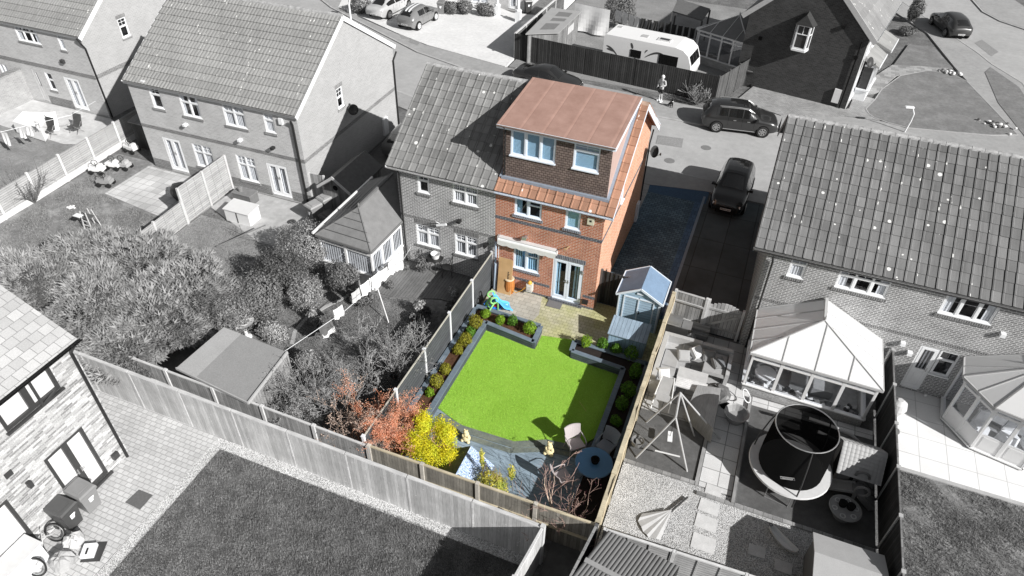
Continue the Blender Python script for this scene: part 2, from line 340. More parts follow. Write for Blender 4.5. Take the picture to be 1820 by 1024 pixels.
def window(T,o,U,r,cols=2,top=.3,bars=0,blind='v',sill=None,head=None,frame=None,fw=.055,opened=None,glass=None,sillm=None,sw=.07):
    """framed window set in an opening r=(s0,s1,z0,z1) of a wall"""
    frame=frame or WHITE; glass=glass or GLASS; o=Vector(o); Nn=U.cross(Z); a,b,c,d=r; m=M(); gm=M()
    n0,n1=-.075,-.02
    fr=lambda u0,u1,v0,v1,q0=n0,q1=n1:m.fr(o,U,Z,Nn,u0,u1,v0,v1,q0,q1)
    fr(a,b,c,c+fw); fr(a,b,d-fw,d); fr(a,a+fw,c+fw,d-fw); fr(b-fw,b,c+fw,d-fw)
    W=(b-a)/cols; zt=d-(d-c)*top if top else None
    for k in range(cols):
        s0=a+k*W; s1=s0+W
        if k: fr(s0-fw*.7,s0+fw*.7,c+fw,d-fw,n0,n1+.004)
        i0=s0+(fw if k==0 else fw*.7); i1=s1-(fw if k==cols-1 else fw*.7)
        if zt and (top!='x'): fr(i0,i1,zt-fw*.6,zt+fw*.6,n0,n1+.002)
        # sash
        zz=(zt-fw*.6) if zt else d-fw
        for q in ((i0,i0+.035,c+fw,zz),(i1-.035,i1,c+fw,zz),(i0+.035,i1-.035,c+fw,c+fw+.035),(i0+.035,i1-.035,zz-.035,zz)): fr(*q,n0+.01,n1-.012)
        if bars and zt:
            for j in range(1,bars+1):
                x=i0+(i1-i0)*j/(bars+1); fr(x-.011,x+.011,zt+fw*.6,d-fw,n0+.02,n1-.02)
            fr(i0,i1,(zt+d)/2-.011,(zt+d)/2+.011,n0+.021,n1-.021)
    w=part(T,'window',m,frame)
    gm.q([o+U*a+Z*c-Nn*.055,o+U*b+Z*c-Nn*.055,o+U*b+Z*d-Nn*.055,o+U*a+Z*d-Nn*.055]); part(w,'pane',gm,glass)
    bm=M()
    if blind=='v':
        s=a+fw
        while s<b-fw-.03:
            p=o+U*s-Nn*.085; bm.q([p+Z*(c+.03),p+U*.055-Nn*.03+Z*(c+.03),p+U*.055-Nn*.03+Z*(d-.03),p+Z*(d-.03)]); s+=.095
        part(w,'blind',bm,BLIND)
    elif blind=='h':
        z=c+.05
        while z<d-.03:
            p=o+Z*z-Nn*.085; bm.q([p+U*(a+.03),p+U*(b-.03),p+U*(b-.03)+Z*.04-Nn*.012,p+U*(a+.03)+Z*.04-Nn*.012]); z+=.05
        part(w,'blind',bm,BLIND)
    elif blind in('c','f'):
        for q0,q1 in(((a,a+(b-a)*.2),(b-(b-a)*.2,b)) if blind=='c' else ((a,b),)):
            n=max(4,int((q1-q0)/.05))
            for i in range(n):
                f0=.08+.02*(i%2); f1=.08+.02*((i+1)%2); x0=q0+(q1-q0)*i/n; x1=q0+(q1-q0)*(i+1)/n
                bm.q([o+U*x0+Z*c-Nn*f0,o+U*x1+Z*c-Nn*f1,o+U*x1+Z*d-Nn*f1,o+U*x0+Z*d-Nn*f0])
        part(w,'curtain',bm,BLIND)
    sm=M()
    if sill=='brick':
        sm.fr(o,U,Z,Nn,a-sw,b+sw,c-.12,c-.002,-.02,.05); part(w,'sill',sm,sillm or B_SOLD)
        m2=M(); m2.fr(o,U,Z,Nn,a-.01,b+.01,c-.002,c+.03,-.018,.035); part(w,'sill',m2,frame)
    elif sill=='w': sm.fr(o,U,Z,Nn,a-.03,b+.03,c-.03,c+.02,-.018,.07); part(w,'sill',sm,frame)
    if head:
        hm=M(); hm.fr(o,U,Z,Nn,a-.06,b+.06,d+.002,d+.225,-.02,.004); part(w,'lintel',hm,head)
    return w
def french(T,o,U,r,frame=None,panel=0,curt='v',name='door',leaves=2,glass=None):
    frame=frame or WHITE; o=Vector(o); Nn=U.cross(Z); a,b,c,d=r; m=M(); fw=.06
    fr=lambda u0,u1,v0,v1,q0=-.08,q1=-.015:m.fr(o,U,Z,Nn,u0,u1,v0,v1,q0,q1)
    fr(a,b,d-fw,d); fr(a,a+fw,c,d-fw); fr(b-fw,b,c,d-fw); fr(a+fw,b-fw,c,c+.05,-.08,.03)
    W=(b-a-2*fw)/leaves; D=part(T,name,m,frame); gm=M(); hm=M()
    for k in range(leaves):
        s0=a+fw+k*W+.005; s1=s0+W-.01; z0=c+.05; z1=d-fw; L=M()
        f2=lambda *q:L.fr(o,U,Z,Nn,*q,-.07,-.008)
        f2(s0,s0+.09,z0,z1); f2(s1-.09,s1,z0,z1); f2(s0+.09,s1-.09,z1-.09,z1); f2(s0+.09,s1-.09,z0,z0+.14)
        if panel: L.fr(o,U,Z,Nn,s0+.09,s1-.09,z0+.14,z0+panel,-.06,-.02); L.fr(o,U,Z,Nn,s0+.17,s1-.17,z0+.24,z0+panel-.1,-.02,-.012)
        part(D,'door_leaf',L,frame)
        gm.q([o+U*s0+Z*z0-Nn*.05,o+U*s1+Z*z0-Nn*.05,o+U*s1+Z*z1-Nn*.05,o+U*s0+Z*z1-Nn*.05])
        hx=s1-.045 if k==0 else s0+.045
        hm.fr(o,U,Z,Nn,hx-.015,hx+.015,c+.95,c+1.12,-.008,.01); hm.fr(o,U,Z,Nn,hx-.015,hx+(.1 if k else -.1) ,c+1.04,c+1.065,.03,.045) if False else None
        hm.tube([o+U*hx+Z*(c+1.06)+Nn*.0,o+U*hx+Z*(c+1.06)+Nn*.045,o+U*(hx+(-.1 if k==0 else .1))+Z*(c+1.06)+Nn*.045],.01,6)
    part(D,'pane',gm,glass or GLASS); part(D,'handle',hm,METAL)
    if curt:
        bm=M(); s=a+.15
        while s<b-.15:
            if curt=='v' or s<a+.35 or s>b-.4:
                p=o+U*s-Nn*.1; bm.q([p+Z*(c+.08),p+U*.06-Nn*.035+Z*(c+.08),p+U*.06-Nn*.035+Z*(d-.1),p+Z*(d-.1)])
            s+=.11
        part(D,'blind',bm,BLIND)
    return D
def flat_tiles(m,O,U,V,nu,nv,w=.33,e=.36,mi=0,skip=None,off=0):
    Nn=U.cross(V).normalized()
    prof=[(.0,.0),(.004,.05),(.05,.055),(.075,.026),(w-.022,.026),(w-.012,.0)]
    for j in range(nv):
        for i in range(nu):
            if skip and skip(i,j): continue
            s0=i*w+off; t0=j*e; dz=R.uniform(-.004,.004); ds=R.uniform(-.003,.003)
            lo=[O+U*(s0+a+ds)+V*t0+Nn*(b+.03+dz) for a,b in prof]; hi=[O+U*(s0+a+ds)+V*(t0+e+.05)+Nn*(b+.002+dz) for a,b in prof]
            bs=len(m.v); m.v+=lo+hi; k=len(prof)
            for q in range(k-1): m.f.append([bs+q,bs+q+1,bs+k+q+1,bs+k+q]); m.m.append(mi)
            f=len(m.v); m.v+=[O+U*(s0)+V*t0+Nn*-.01,O+U*(s0+w-.01)+V*t0+Nn*-.01]
            m.f.append([f,f+1]+[bs+q for q in range(k-1,-1,-1)]); m.m.append(mi)
def pantiles(m,O,U,V,L,nv,e,p=.19,amp=.022,mi=0):
    Nn=U.cross(V).normalized(); n=int(L/p*6)
    for j in range(nv):
        jt=R.uniform(-.004,.004); bs=len(m.v)
        for i in range(n+1):
            s=L*i/n; h=amp*(abs(math.sin(math.pi*s/p))**.7)
            m.v.append(O+U*s+V*(j*e)+Nn*(h+.05+jt)); m.v.append(O+U*s+V*(j*e+e+.04)+Nn*(h+.006)); m.v.append(O+U*s+V*(j*e)+Nn*-.01)
        for i in range(n):
            a=bs+3*i; b=a+3; m.f.append([a,b,b+1,a+1]); m.m.append(mi); m.f.append([a+2,b+2,b,a]); m.m.append(mi)
def ridge_caps(m,A,B,w=.13,seg=.42,mi=0):
    A=Vector(A);B=Vector(B);d=(B-A);L=d.length;d.normalize();sd=d.cross(Z).normalized();n=int(L/seg)
    for k in range(n):
        a=A+d*(k*L/n); b=A+d*((k+1)*L/n-.012); jz=R.uniform(-.006,.006); bs=len(m.v)
        pr=[(-w,-.07),(-w*.75,.0),(-w*.3,.05),(w*.3,.05),(w*.75,.0),(w,-.07)]
        for p in(a,b):
            for x,z in pr: m.v.append(p+sd*x+Z*(z+jz+.02))
        for q in range(5): m.f.append([bs+q,bs+q+1,bs+7+q,bs+6+q]); m.m.append(mi)
        m.f.append([bs+i for i in range(6)][::-1]);m.m.append(mi); m.f.append([bs+6+i for i in range(6)]);m.m.append(mi)
def gutter(m,A,B,N_,r=.055,mi=0):
    A=Vector(A);B=Vector(B);bs=len(m.v)
    for p in(A,B):
        for k in range(7):
            a=math.pi*k/6; m.v.append(p+N_*(math.cos(a)*r)-Z*(math.sin(a)*r))
    for k in range(6): m.f.append([bs+k,bs+k+1,bs+8+k,bs+7+k]); m.m.append(mi); m.f.append([bs+7+k,bs+8+k,bs+k+1,bs+k]); m.m.append(mi)
def pipe(T,pts,r=.04,mat=None): m=M(); m.tube(pts,r,8); return part(T,'downpipe',m,mat or BLACKP,smooth=False)
def sat_dish(T,c,ax,r=.3):
    m=M(); A=Vector(ax).to_track_quat('Z','Y').to_matrix()
    m.lathe(Vector(c),[(.01,-.05),(r*.5,-.03),(r*.85,.02),(r,.07),(r*.99,.075),(r*.5,-.02),(.01,-.04)],18,A=A,sx=1)
    m.beam(Vector(c)+A@Vector((0,-r*.9,.02)),Vector(c)+A@Vector((0,-.1,.4)),.02,.02); m.ob(Vector(c)+A@Vector((0,-.1,.4)),(.06,.06,.1))
    m.tube([Vector(c),Vector(c)-A@Vector((0,0,.25))],.02,6)
    return part(T,'satellite_dish',m,DGREY,smooth=True)
# ================================================================ the pair in the middle: grey half and red half
YR=21.75; YF=29.6; XL=-13.35; XP=-8.92; XR=-4.44; EH=4.97; OV=.15; YRG=25.75; ZRG=7.66
SL=(ZRG-EH)/(YRG-YR)
o0=Vector((0,YR,0))
# --- grey half
hl=thing('semi_detached_house','grey brick half of the middle pair, lattice windows and plain tiled roof','house',(XL,YR,0))
ow=Vector((XL,YR,0)); m=M()
wins=[(rc(ow,X,(741,308),(764,346)),1,.33,1,'c'),(rc(ow,X,(804,326),(850,369)),2,.33,1,'v'),(rc(ow,X,(739,397),(783,443)),2,.33,1,'v'),(rc(ow,X,(808,414),(849,460)),2,.33,1,'v')]
wins=[((r[0],r[1],r[2],min(r[3],4.76)),*k) for r,*k in wins]
wall(m,ow,X,XP-XL,EH,[k[0] for k in wins])
wall(m,(XL,YF,0),-Y,YF-YR,EH,[]); wall(m,(XP,YF,0),-X,XP-XL,EH,[])
m.q([(XL,YF,EH),(XL,YR,EH),(XL,YRG,ZRG-.1)])
part(hl,'wall',m,[B_GREY,DARKIN])
for r,c,t,b,bl in wins: window(hl,ow,X,r,c,t,b,bl,'brick',head=B_SOLD if r[2]<2 else None)
m=M(); m.fr(ow,X,Z,-Y,0,XP-XL,2.42,2.56,-.02,.006); part(hl,'string_course',m,B_SOLD)
SLO=math.hypot(YRG-(YR-OV),ZRG-(EH-OV*SL)+0); VU=Vector((0,YRG-(YR-OV),ZRG-(EH-OV*SL))).normalized()
RO=Vector((XL-.42,YR-OV,EH-OV*SL)); m=M()
nU=int((XP-.0-(XL-.42))/.33); nV=13; te=SLO/nV
flat_tiles(m,RO,X,VU,14,nV,.3452,te)
RF=Vector((XP,YF+OV,EH-OV*(ZRG-EH)/(YF-YRG))); VF=Vector((0,YRG-RF.y,ZRG-RF.z)); lf=VF.length; VF.normalize()
flat_tiles(m,RF,-X,VF,14,12,.3452,lf/12)
m.q([(XL-.4,YR-OV+.02,EH-OV*SL-.03),(XP,YR-OV+.02,EH-OV*SL-.03),(XP,YRG,ZRG-.05),(XL-.4,YRG,ZRG-.05)]); m.q([(XP,YF+OV-.02,RF.z-.03),(XL-.4,YF+OV-.02,RF.z-.03),(XL-.4,YRG,ZRG-.05),(XP,YRG,ZRG-.05)])
rfm=part(hl,'roof',m,T_MAIN)
m=M(); ridge_caps(m,(XL-.42,YRG,ZRG),(XP,YRG,ZRG)); part(rfm,'ridge_tile',m,pm('ridge_mortar',g(.36),.95,.4,5,fine=.3))
m=M(); m.fr(Vector((XL,YR-OV+.04,EH-.22)),X,Z,-Y,-.4,XP-XL,-.04,.1,-.02,.0); m.q([(XL-.4,YR-OV+.04,EH-.25),(XP,YR-OV+.04,EH-.25),(XP,YR,EH-.25),(XL-.4,YR,EH-.25)]); part(rfm,'fascia',m,WHITE)
m=M(); gutter(m,(XL-.4,YR-OV-.04,EH-.13),(XP,YR-OV-.04,EH-.13),-Y); part(rfm,'gutter',m,pm('white_gutter',g(.55),.4,.1))
m=M(); m.fr(Vector((XL-.4,0,0)),Vector((0,VU.y,VU.z)),Vector((0,-VU.z,VU.y)),-X,0,0,0,0,0,0) if False else None
def verge(m,x,ya,za,yb,zb,h=.16,t=.03): m.beam((x,ya,za-h/2),(x,yb,zb-h/2),t,h)
m=M(); verge(m,XL-.41,YR-OV,RO.z,YRG,ZRG); part(rfm,'bargeboard',m,WHITE); m=M(); verge(m,XL-.41,YF+OV,RF.z,YRG,ZRG); part(rfm,'bargeboard',m,WHITE)
pipe(hl,[(XL+.13,YR-.17,EH-.2),(XL+.13,YR-.06,EH-.45),(XL+.13,YR-.06,0)],.035)
m=M(); p=GY(788,392,YR); m.beam((p.x-.2,YR,p.z-.2),(p.x-.15,YR-.35,p.z+.1),.03,.03); m.ob((p.x+.05,YR-.3,p.z-.02),(.5,.06,.09),0,ry=-.35); part(hl,'aerial',m,WHITE)
m=M(); p=GY(818,391,YR); m.ob((p.x,YR-.12,p.z),(.16,.22,.1)); part(hl,'security_light',m,BLACKP)
m=M(); p=GY(865,433,YR); m.ob((p.x,YR-.12,p.z),(.16,.22,.1)); m.lathe((p.x,YR-.25,p.z-.03),[(.01,-.08),(.05,-.03),(.05,.05)],8); part(hl,'security_camera',m,BLACKP)
# --- red half with dormer
hr=thing('semi_detached_house','red brick half of the middle pair with tile-hung dormer and awning','house',(XP,YR,0))
ow=Vector((XP,YR,0)); m=M()
kw=rc(ow,X,(915,352),(962,392)); kw=(kw[0],kw[1],kw[2],4.76); sw_=rc(ow,X,(1006,374),(1030,411)); sw_=(sw_[0],sw_[1],sw_[2],4.76)
gw=rc(ow,X,(913,438),(957,487)); dr=rc(ow,X,(984,458),(1031,538)); dr=(dr[0],dr[1],.13,dr[3])
wall(m,ow,X,XR-XP,EH,[kw,sw_,gw,dr])
os_=Vector((XR,YR,0)); sd=rc(os_,Y,(1113,305),(1103,362)); sd=(2.85,3.25,3.7,5.0)
vt=(7.1,7.6,.05,1.05)
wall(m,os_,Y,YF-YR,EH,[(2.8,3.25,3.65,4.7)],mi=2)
wall(m,(XR,YF,0),-X,XR-XP,EH,[])
m.q([(XR,YR,EH),(XR,YF,EH),(XR,YRG,ZRG-.08)],2); part(hr,'wall',m,[B_RED,DARKIN,brick('sunlit_red_brick',(.55,.25,.145),(.72,.37,.24),(.72,.52,.40),ms=.011,var=.1,patch=.09)])
# sunlight on the gable is painted in as a paler copy of the red brick
window(hr,ow,X,kw,2,.0,0,None,'brick',frame=WHITEC,glass=GLASSB,sillm=B_SOLDB)
m=M(); mid=(kw[0]+kw[1])/2; m.fr(ow,X,Z,-Y,mid+.04,kw[1]-.05,kw[3]-.32,kw[3]-.27,-.07,-.014); part(hr,'transom',m,WHITEC)
m=M()
for i in range(14): a=R.uniform(0,6.28); m.ob((XP+kw[0]+.35+R.uniform(-.12,.12),YR+.3+R.uniform(-.08,.08),kw[2]+.2+R.uniform(0,.3)),(.12,.05,.01),a,rx=R.uniform(-1,1))
part(hr,'windowsill_plant',m,leafm('houseplant',(.05,.12,.03)))
m=M()
for i in range(8):
    x=XP+kw[0]+.04+i*.03; m.q([(x,YR+.15+.02*(i%2),kw[2]),(x+.03,YR+.15+.02*((i+1)%2),kw[2]),(x+.03,YR+.15+.02*((i+1)%2),kw[3]),(x,YR+.15+.02*(i%2),kw[3])])
part(hr,'curtain',m,BLIND)
window(hr,ow,X,sw_,1,.0,0,'h','brick',frame=WHITEC,glass=GLASSB,sillm=B_SOLDB)
window(hr,ow,X,gw,2,.0,0,'v','brick',frame=WHITEC,glass=GLASSB,sillm=B_SOLDB)
m=M(); mid=(gw[0]+gw[1])/2; m.fr(ow,X,Z,-Y,mid+.04,gw[1]-.05,gw[3]-.36,gw[3]-.31,-.07,-.014); part(hr,'transom',m,WHITEC)
french(hr,ow,X,dr,frame=WHITEC,glass=GLASSB,curt='e')
m=M(); m.fr(ow,X,Z,-Y,dr[0]-.05,dr[1]+.05,dr[3]+.002,dr[3]+.225,-.02,.005); part(hr,'lintel',m,B_SOLDB)
m=M(); m.fr(ow,X,Z,-Y,dr[0]-.1,dr[1]+.1,.02,.128,-.05,.12); part(hr,'doorstep',m,B_BLUE)
m=M()
for a,b in((0,XR-XP),): m.fr(ow,X,Z,-Y,a,b,3.35+.15,3.5+.15,-.02,.006)
for a,b in((0,gw[0]+.9),(gw[0]+.9,dr[0]-.08),(dr[1]+.08,XR-XP)): m.fr(ow,X,Z,-Y,a,b,.58,.72,-.02,.006); m.fr(ow,X,Z,-Y,a,b,.0,.12,-.02,.012)
m.fr(os_,Y,Z,X,0.02,YF-YR,3.5,3.65,-.02,.006)
part(hr,'string_course',m,B_BLUE)
window(hr,os_,Y,(2.8,3.25,3.65,4.7),1,.35,1,'f','w',frame=WHITEC,glass=GLASSB)
m=M(); m.fr(os_,Y,Z,X,7.1,7.5,.02,1.05,.0,.12); part(hr,'meter_box',m,WHITEC)
# roof of the red half, dormer standing on it
RO2=Vector((XP,YR-OV,EH-OV*SL)); m=M()
flat_tiles(m,RO2,X,VU,14,nV,.3457,te,skip=lambda i,j:(j>2 and i<12 and i>0))
RF2=Vector((XR+.36,YF+OV,RF.z)); flat_tiles(m,RF2,-X,VF,14,12,.3457,lf/12)
m.q([(XP,YR-OV+.02,EH-OV*SL-.03),(XR+.34,YR-OV+.02,EH-OV*SL-.03),(XR+.34,YRG,ZRG-.05),(XP,YRG,ZRG-.05)]); m.q([(XR+.34,YF+OV-.02,RF.z-.03),(XP,YF+OV-.02,RF.z-.03),(XP,YRG,ZRG-.05),(XR+.34,YRG,ZRG-.05)])
rr=part(hr,'roof',m,T_RED)
m=M(); ridge_caps(m,(XP,YRG,ZRG),(XR+.36,YRG,ZRG)); part(rr,'ridge_tile',m,pm('ridge_terracotta',(.36,.25,.19),.95,.3,5,fine=.3))
m=M(); m.fr(Vector((XP,YR-OV+.04,EH-.22)),X,Z,-Y,0,XR+.36-XP,-.04,.1,-.02,.0); m.q([(XP,YR-OV+.04,EH-.25),(XR+.3,YR-OV+.04,EH-.25),(XR+.3,YR,EH-.25),(XP,YR,EH-.25)]); part(rr,'fascia',m,WHITEC)
m=M(); gutter(m,(XP,YR-OV-.04,EH-.13),(XR+.36,YR-OV-.04,EH-.13),-Y); part(rr,'gutter',m,WHITEC)
m=M(); m.fr(Vector((XR,0,0)),Y,Z,X,0,0,0,0,0,0) if False else None
verge(m,XR+.34,YF+OV,RF2.z,YRG,ZRG,.24); part(rr,'bargeboard',m,WHITEC); m=M(); verge(m,XR+.345,YR-OV,RO2.z,YRG,ZRG,.1); part(rr,'bargeboard',m,WHITEC)
m=M(); m.beam((XR+.2,YF+.2,RF2.z+.05),(XR+.2,YRG+.1,ZRG-.1),.32,.04); part(rr,'soffit',m,WHITEC)
pipe(hr,[(XR+.1,YF+.1,EH-.3),(XR+.06,YF-.1,EH-.9),(XR+.06,YF-.1,0)],.035)
sat_dish(hr,(XR+.4,YF-.9,4.1),(.9,-.5,.35),.28)
# dormer
dx0,dx1=XP+.13,XR-.10; dy=22.14; dzt=7.5; dzb=EH+(dy-YR)*SL
m=M(); od=Vector((dx0,dy,0)); w1=rc(od,X,(908,231),(986,292)); w1=(w1[0],w1[1],w1[2],7.38); w2=rc(od,X,(1021,256),(1063,308)); w2=(w2[0],w2[1],w2[2],7.36)
wall(m,od,X,dx1-dx0,dzt,[w1,w2],z0=dzb-.1)
yb=YR+(dzt-EH)/SL
for x,s in((dx0,-1),(dx1,1)):
    p=[(x,dy,dzb-.1),(x,dy,dzt),(x,yb,dzt+.25),(x,dy+.1,dzb-.1)]; m.q(p if s<0 else p[::-1],0 if s<0 else 2)
dm=part(hr,'dormer',m,[T_HANG,DARKIN,pm('dormer_cheek_board',(.46,.34,.30),.7,.05,3)])
window(hr,od,X,w1,3,0,0,'h','w',frame=WHITEC,glass=GLASSB); window(hr,od,X,w2,1,.27,1,'h','w',frame=WHITEC,glass=GLASSB)
m=M(); e0,e1=dx0-.2,dx1+.12; za,zb=dzt-.0,ZRG+.16
m.hexa([(e0,dy-.16,za),(e1,dy-.16,za),(e1,YRG+.05,zb),(e0,YRG+.05,zb),(e0,dy-.16,za+.06),(e1,dy-.16,za+.06),(e1,YRG+.05,zb+.05),(e0,YRG+.05,zb+.05)])
xx=N('pink_felt_roof'); vv=xx.n('SeparateXYZ'); xx.l(xx.uv(),vv.inputs[0]); fr_=xx.math('FRACT',xx.math('DIVIDE',xx.math('ADD',vv.outputs[0],10.3),.86))
kk=xx.mul(xx.ramp(xx.noise(xx.uv(),1.1,8,.7),[(.3,(.285,.17,.135)),(.7,(.41,.26,.215))]),xx.ramp(fr_,[(0,g(1.2)),(.03,g(1.18)),(.05,g(.8)),(.08,g(1)),(.9,g(1)),(.94,g(1.15)),(1,g(1.2))]))
kk=xx.mul(kk,xx.ramp(xx.noise(xx.uv(),45,3),[(.3,g(.9)),(.7,g(1.1))])); xx.col(kk); xx.set(Roughness=.85); MC['pink_felt_roof']=xx.m
dr_=part(dm,'roof',m,xx.m)
m=M(); m.box(e0-.01,e1+.01,dy-.18,dy-.16,za-.1,za+.04); m.beam((e1+.01,dy-.16,za-.03),(e1+.01,YRG,zb-.02),.03,.12); part(dm,'fascia',m,WHITEC)
m=M(); gutter(m,(e0,dy-.22,za+.03),(e1,dy-.22,za+.03),-Y,.04); part(dm,'gutter',m,pm('brown_trim',(.30,.22,.18),.6,.1))
m=M(); m.box(dx0-.02,dx1+.1,dy-.12,dy-.004,dzb-.04+.03,dzb+.1); m.beam((dx1+.05,dy-.1,dzb+.05),(dx1+.05,yb,dzt+.1),.12,.03); m.beam((dx0-.05,dy-.1,dzb+.05),(dx0-.05,yb,dzt+.1),.1,.03); part(dm,'flashing',m,LEAD)
m=M(); m.tube([(dx0+.1,dy-.2,za-.02),(dx0+.1,dy-.06,za-.2),(dx0+.1,dy-.06,dzb+.15)],.03,8); part(dm,'downpipe',m,BLACKP)
# awning, alarm, lights
m=M(); a0,a1=GY(888,420,YR).x,GY(991,445,YR).x; az=2.62
m.lathe((0,0,0),[(.001,0)],3) if False else None
m.tube([(a0,YR-.14,az),(a1,YR-.14,az)],.085,12); aw=part(hr,'awning',m,WHITE)
m=M(); m.box(a0,a1,YR-.2,YR-.01,az+.06,az+.11); m.box(a0-.03,a0+.02,YR-.2,YR-.01,az-.12,az+.11); m.box(a1-.02,a1+.03,YR-.2,YR-.01,az-.12,az+.11); part(aw,'cassette',m,pm('awning_case',g(.6),.5,.05))
m=M(); n=36
for i in range(n):
    x0=a0+(a1-a0)*i/n; x1=a0+(a1-a0)*(i+1)/n; d0=.2+.05*abs(math.sin(i/3*math.pi/2*1.0)); d1=.2+.05*abs(math.sin((i+1)/3*math.pi/2))
    m.q([(x0,YR-.24,az-.02),(x0,YR-.26,az-d0),(x1,YR-.26,az-d1),(x1,YR-.24,az-.02)])
    m.q([(x0,YR-.14,az+.085),(x0,YR-.24,az-.02),(x1,YR-.24,az-.02),(x1,YR-.14,az+.085)])
part(aw,'valance',m,pm('awning_cloth',(.62,.62,.60),.9,.05))
m=M(); m.tube([(a0+.03,YR-.16,az-.1),(a0+.03,YR-.16,1.15)],.012,6); part(aw,'crank',m,WHITE)
p=GY(1051,392,YR); m=M(); m.box(p.x-.13,p.x+.13,YR-.09,YR-.005,p.z-.16,p.z+.14); m.box(p.x-.04,p.x+.04,YR-.1,YR-.09,p.z-.02,p.z+.06,1); part(hr,'alarm_box',m,[pm('cream_box',(.6,.58,.45),.5,.05),BLACKP])
p=GY(936,420,YR); m=M(); m.ob((p.x,YR-.1,p.z),(.1,.2,.1)); m.ob((p.x-.03,YR-.22,p.z+.02),(.18,.08,.14),.3); part(hr,'floodlight',m,METAL)
p=GY(1036,483,YR); m=M(); m.lathe((p.x,YR-.08,p.z-.1),[(.05,0),(.07,.08),(.05,.18),(.01,.2)],8); m.ob((p.x,YR-.03,p.z),(.04,.06,.06)); part(hr,'wall_light',m,METAL)
m=M(); p=GY(1012,438,YR); m.beam((p.x,YR,p.z),(p.x-.1,YR-.2,p.z-.05),.03,.03); m.ob((p.x-.1,YR-.2,p.z-.04),(.08,.1,.05)); part(hr,'bracket',m,pm('tan_plastic',(.4,.28,.15)))
m=M(); p=GY(1041,533,YR); m.ob((p.x,YR-.09,.42),(.24,.16,.14)); m.beam((p.x-.3,YR-.03,.45),(p.x+.1,YR-.03,.45),.02,.02); part(hr,'outside_socket',m,BLACKP)
# ================================================================ ground, roads, paths, lawns
def sheet(name,polys,z,mat,thick=.06):
    m=M()
    for p in polys: m.prism([tuple(q) for q in p],z-thick,z)
    return struct(name,m,mat)
def rct(x0,x1,y0,y1): return [(x0,y0),(x1,y0),(x1,y1),(x0,y1)]
ASPH=ground('asphalt_grey',[(.3,g(.35)),(.7,g(.43))],.35,70,.16,.004,120,mid=2.5,mv=.07)
PAVE=ground('pavement_asphalt',[(.3,g(.30)),(.7,g(.38))],.5,70,.18,.004,120,mid=3,mv=.1)
PALEC=ground('pale_concrete',[(.3,g(.64)),(.7,g(.74))],.6,60,.1,.003,100,mid=4,mv=.08)
GRASSD=ground('grass_grey',[(.3,g(.12)),(.5,g(.17)),(.7,g(.24))],1.0,34,.38,.04,45,mid=8,mv=.2)
GRASSN=ground('new_lawn_grey',[(.3,g(.11)),(.5,g(.16)),(.7,g(.23))],1.6,30,.4,.04,40,mid=9,mv=.3)
GRASSL=ground('grass_light_grey',[(.3,g(.22)),(.5,g(.28)),(.7,g(.36))],1.1,34,.3,.03,45,mid=8,mv=.16)
SOIL=ground('bare_soil_grey',[(.3,g(.06)),(.6,g(.13)),(.8,g(.2))],1.5,25,.4,.03,40)
m=M(); m.q([(-400,-200,-.06),(400,-200,-.06),(400,600,-.06),(-400,600,-.06)]); struct('ground',m,GRASSD)
near=[(-120,86),(-60,58),(-45,51),(-32,42.2),(-22.4,37.4),(-15,35.4),(-4.9,34.45),(4,34.2),(60,34.2)]
far=[(60,41.5),(16.2,41.6),(1.3,41.55),(-3.3,40.73),(-6.5,40.73),(-16.3,41.4),(-24.2,43.8),(-35,49.3),(-45,56.5),(-62,68),(-120,98)]
sheet('road',[near+far],-.03,ASPH,.03)
# second road on the right, joining
rr_=[(16.5,41.5),(15.6,47),(14.9,50.5),(16.7,56.56),(15.08,59.4),(14.36,61.4),(13.0,65.3),(10.5,72),(6,88),(2,110),(30,110),(24,88),(22,75),(26,66),(40,58),(60,52),(60,41.5)]
sheet('side_road',[[(16.5,41.5),(17.2,50),(16.7,56.56),(15.08,59.4),(14.36,61.4),(12.6,65.3),(9.5,72),(2,88),(-6,110),(8,110),(14,84),(15.2,75.5),(15.7,72.2),(16.8,70.2),(18.5,68.8),(30,62),(60,52),(60,41.5)]],-.022,ASPH,.03)
# pavements
pv=[(-120,84),(-60,56.4),(-45,49.4),(-32,40.6),(-22.4,35.8),(-15,33.6),(-4.5,32.6),(-1.63,33.14),(60,33.0)]
sheet('pavement',[pv+near[::-1]],.05,PAVE,.1)
sheet('far_pavement',[[(1.2,41.6),(-3.3,40.8),(-6.5,40.8),(-16.3,41.5),(-24.2,43.9),(-35,49.4),(-45,56.6),(-62,68.1),(-120,98.1),(-120,101),(-62,71),(-44,59),(-31.8,48.3),(-27.4,46.4),(-24.2,45.2),(-17.3,43.9),(-3.4,43.1),(-1.6,44.9),(1.4,44.0)]],.05,PAVE,.1)
pvr=[(1.4,41.6),(16.2,41.7),(16.9,50),(16.5,56.4),(14.9,59.3),(14.2,61.3),(12.4,65.2),(9.3,72),(1.8,88),(-1,88),(7,72),(10.9,64.4),(12.3,57.8),(13.9,51.3),(15.0,47.3),(13.4,46.5),(11.5,46.07),(8.7,45.46),(7.4,45.9),(5.0,45.6),(1.4,44.0)]
sheet('right_pavement',[pvr],.046,PAVE,.1)
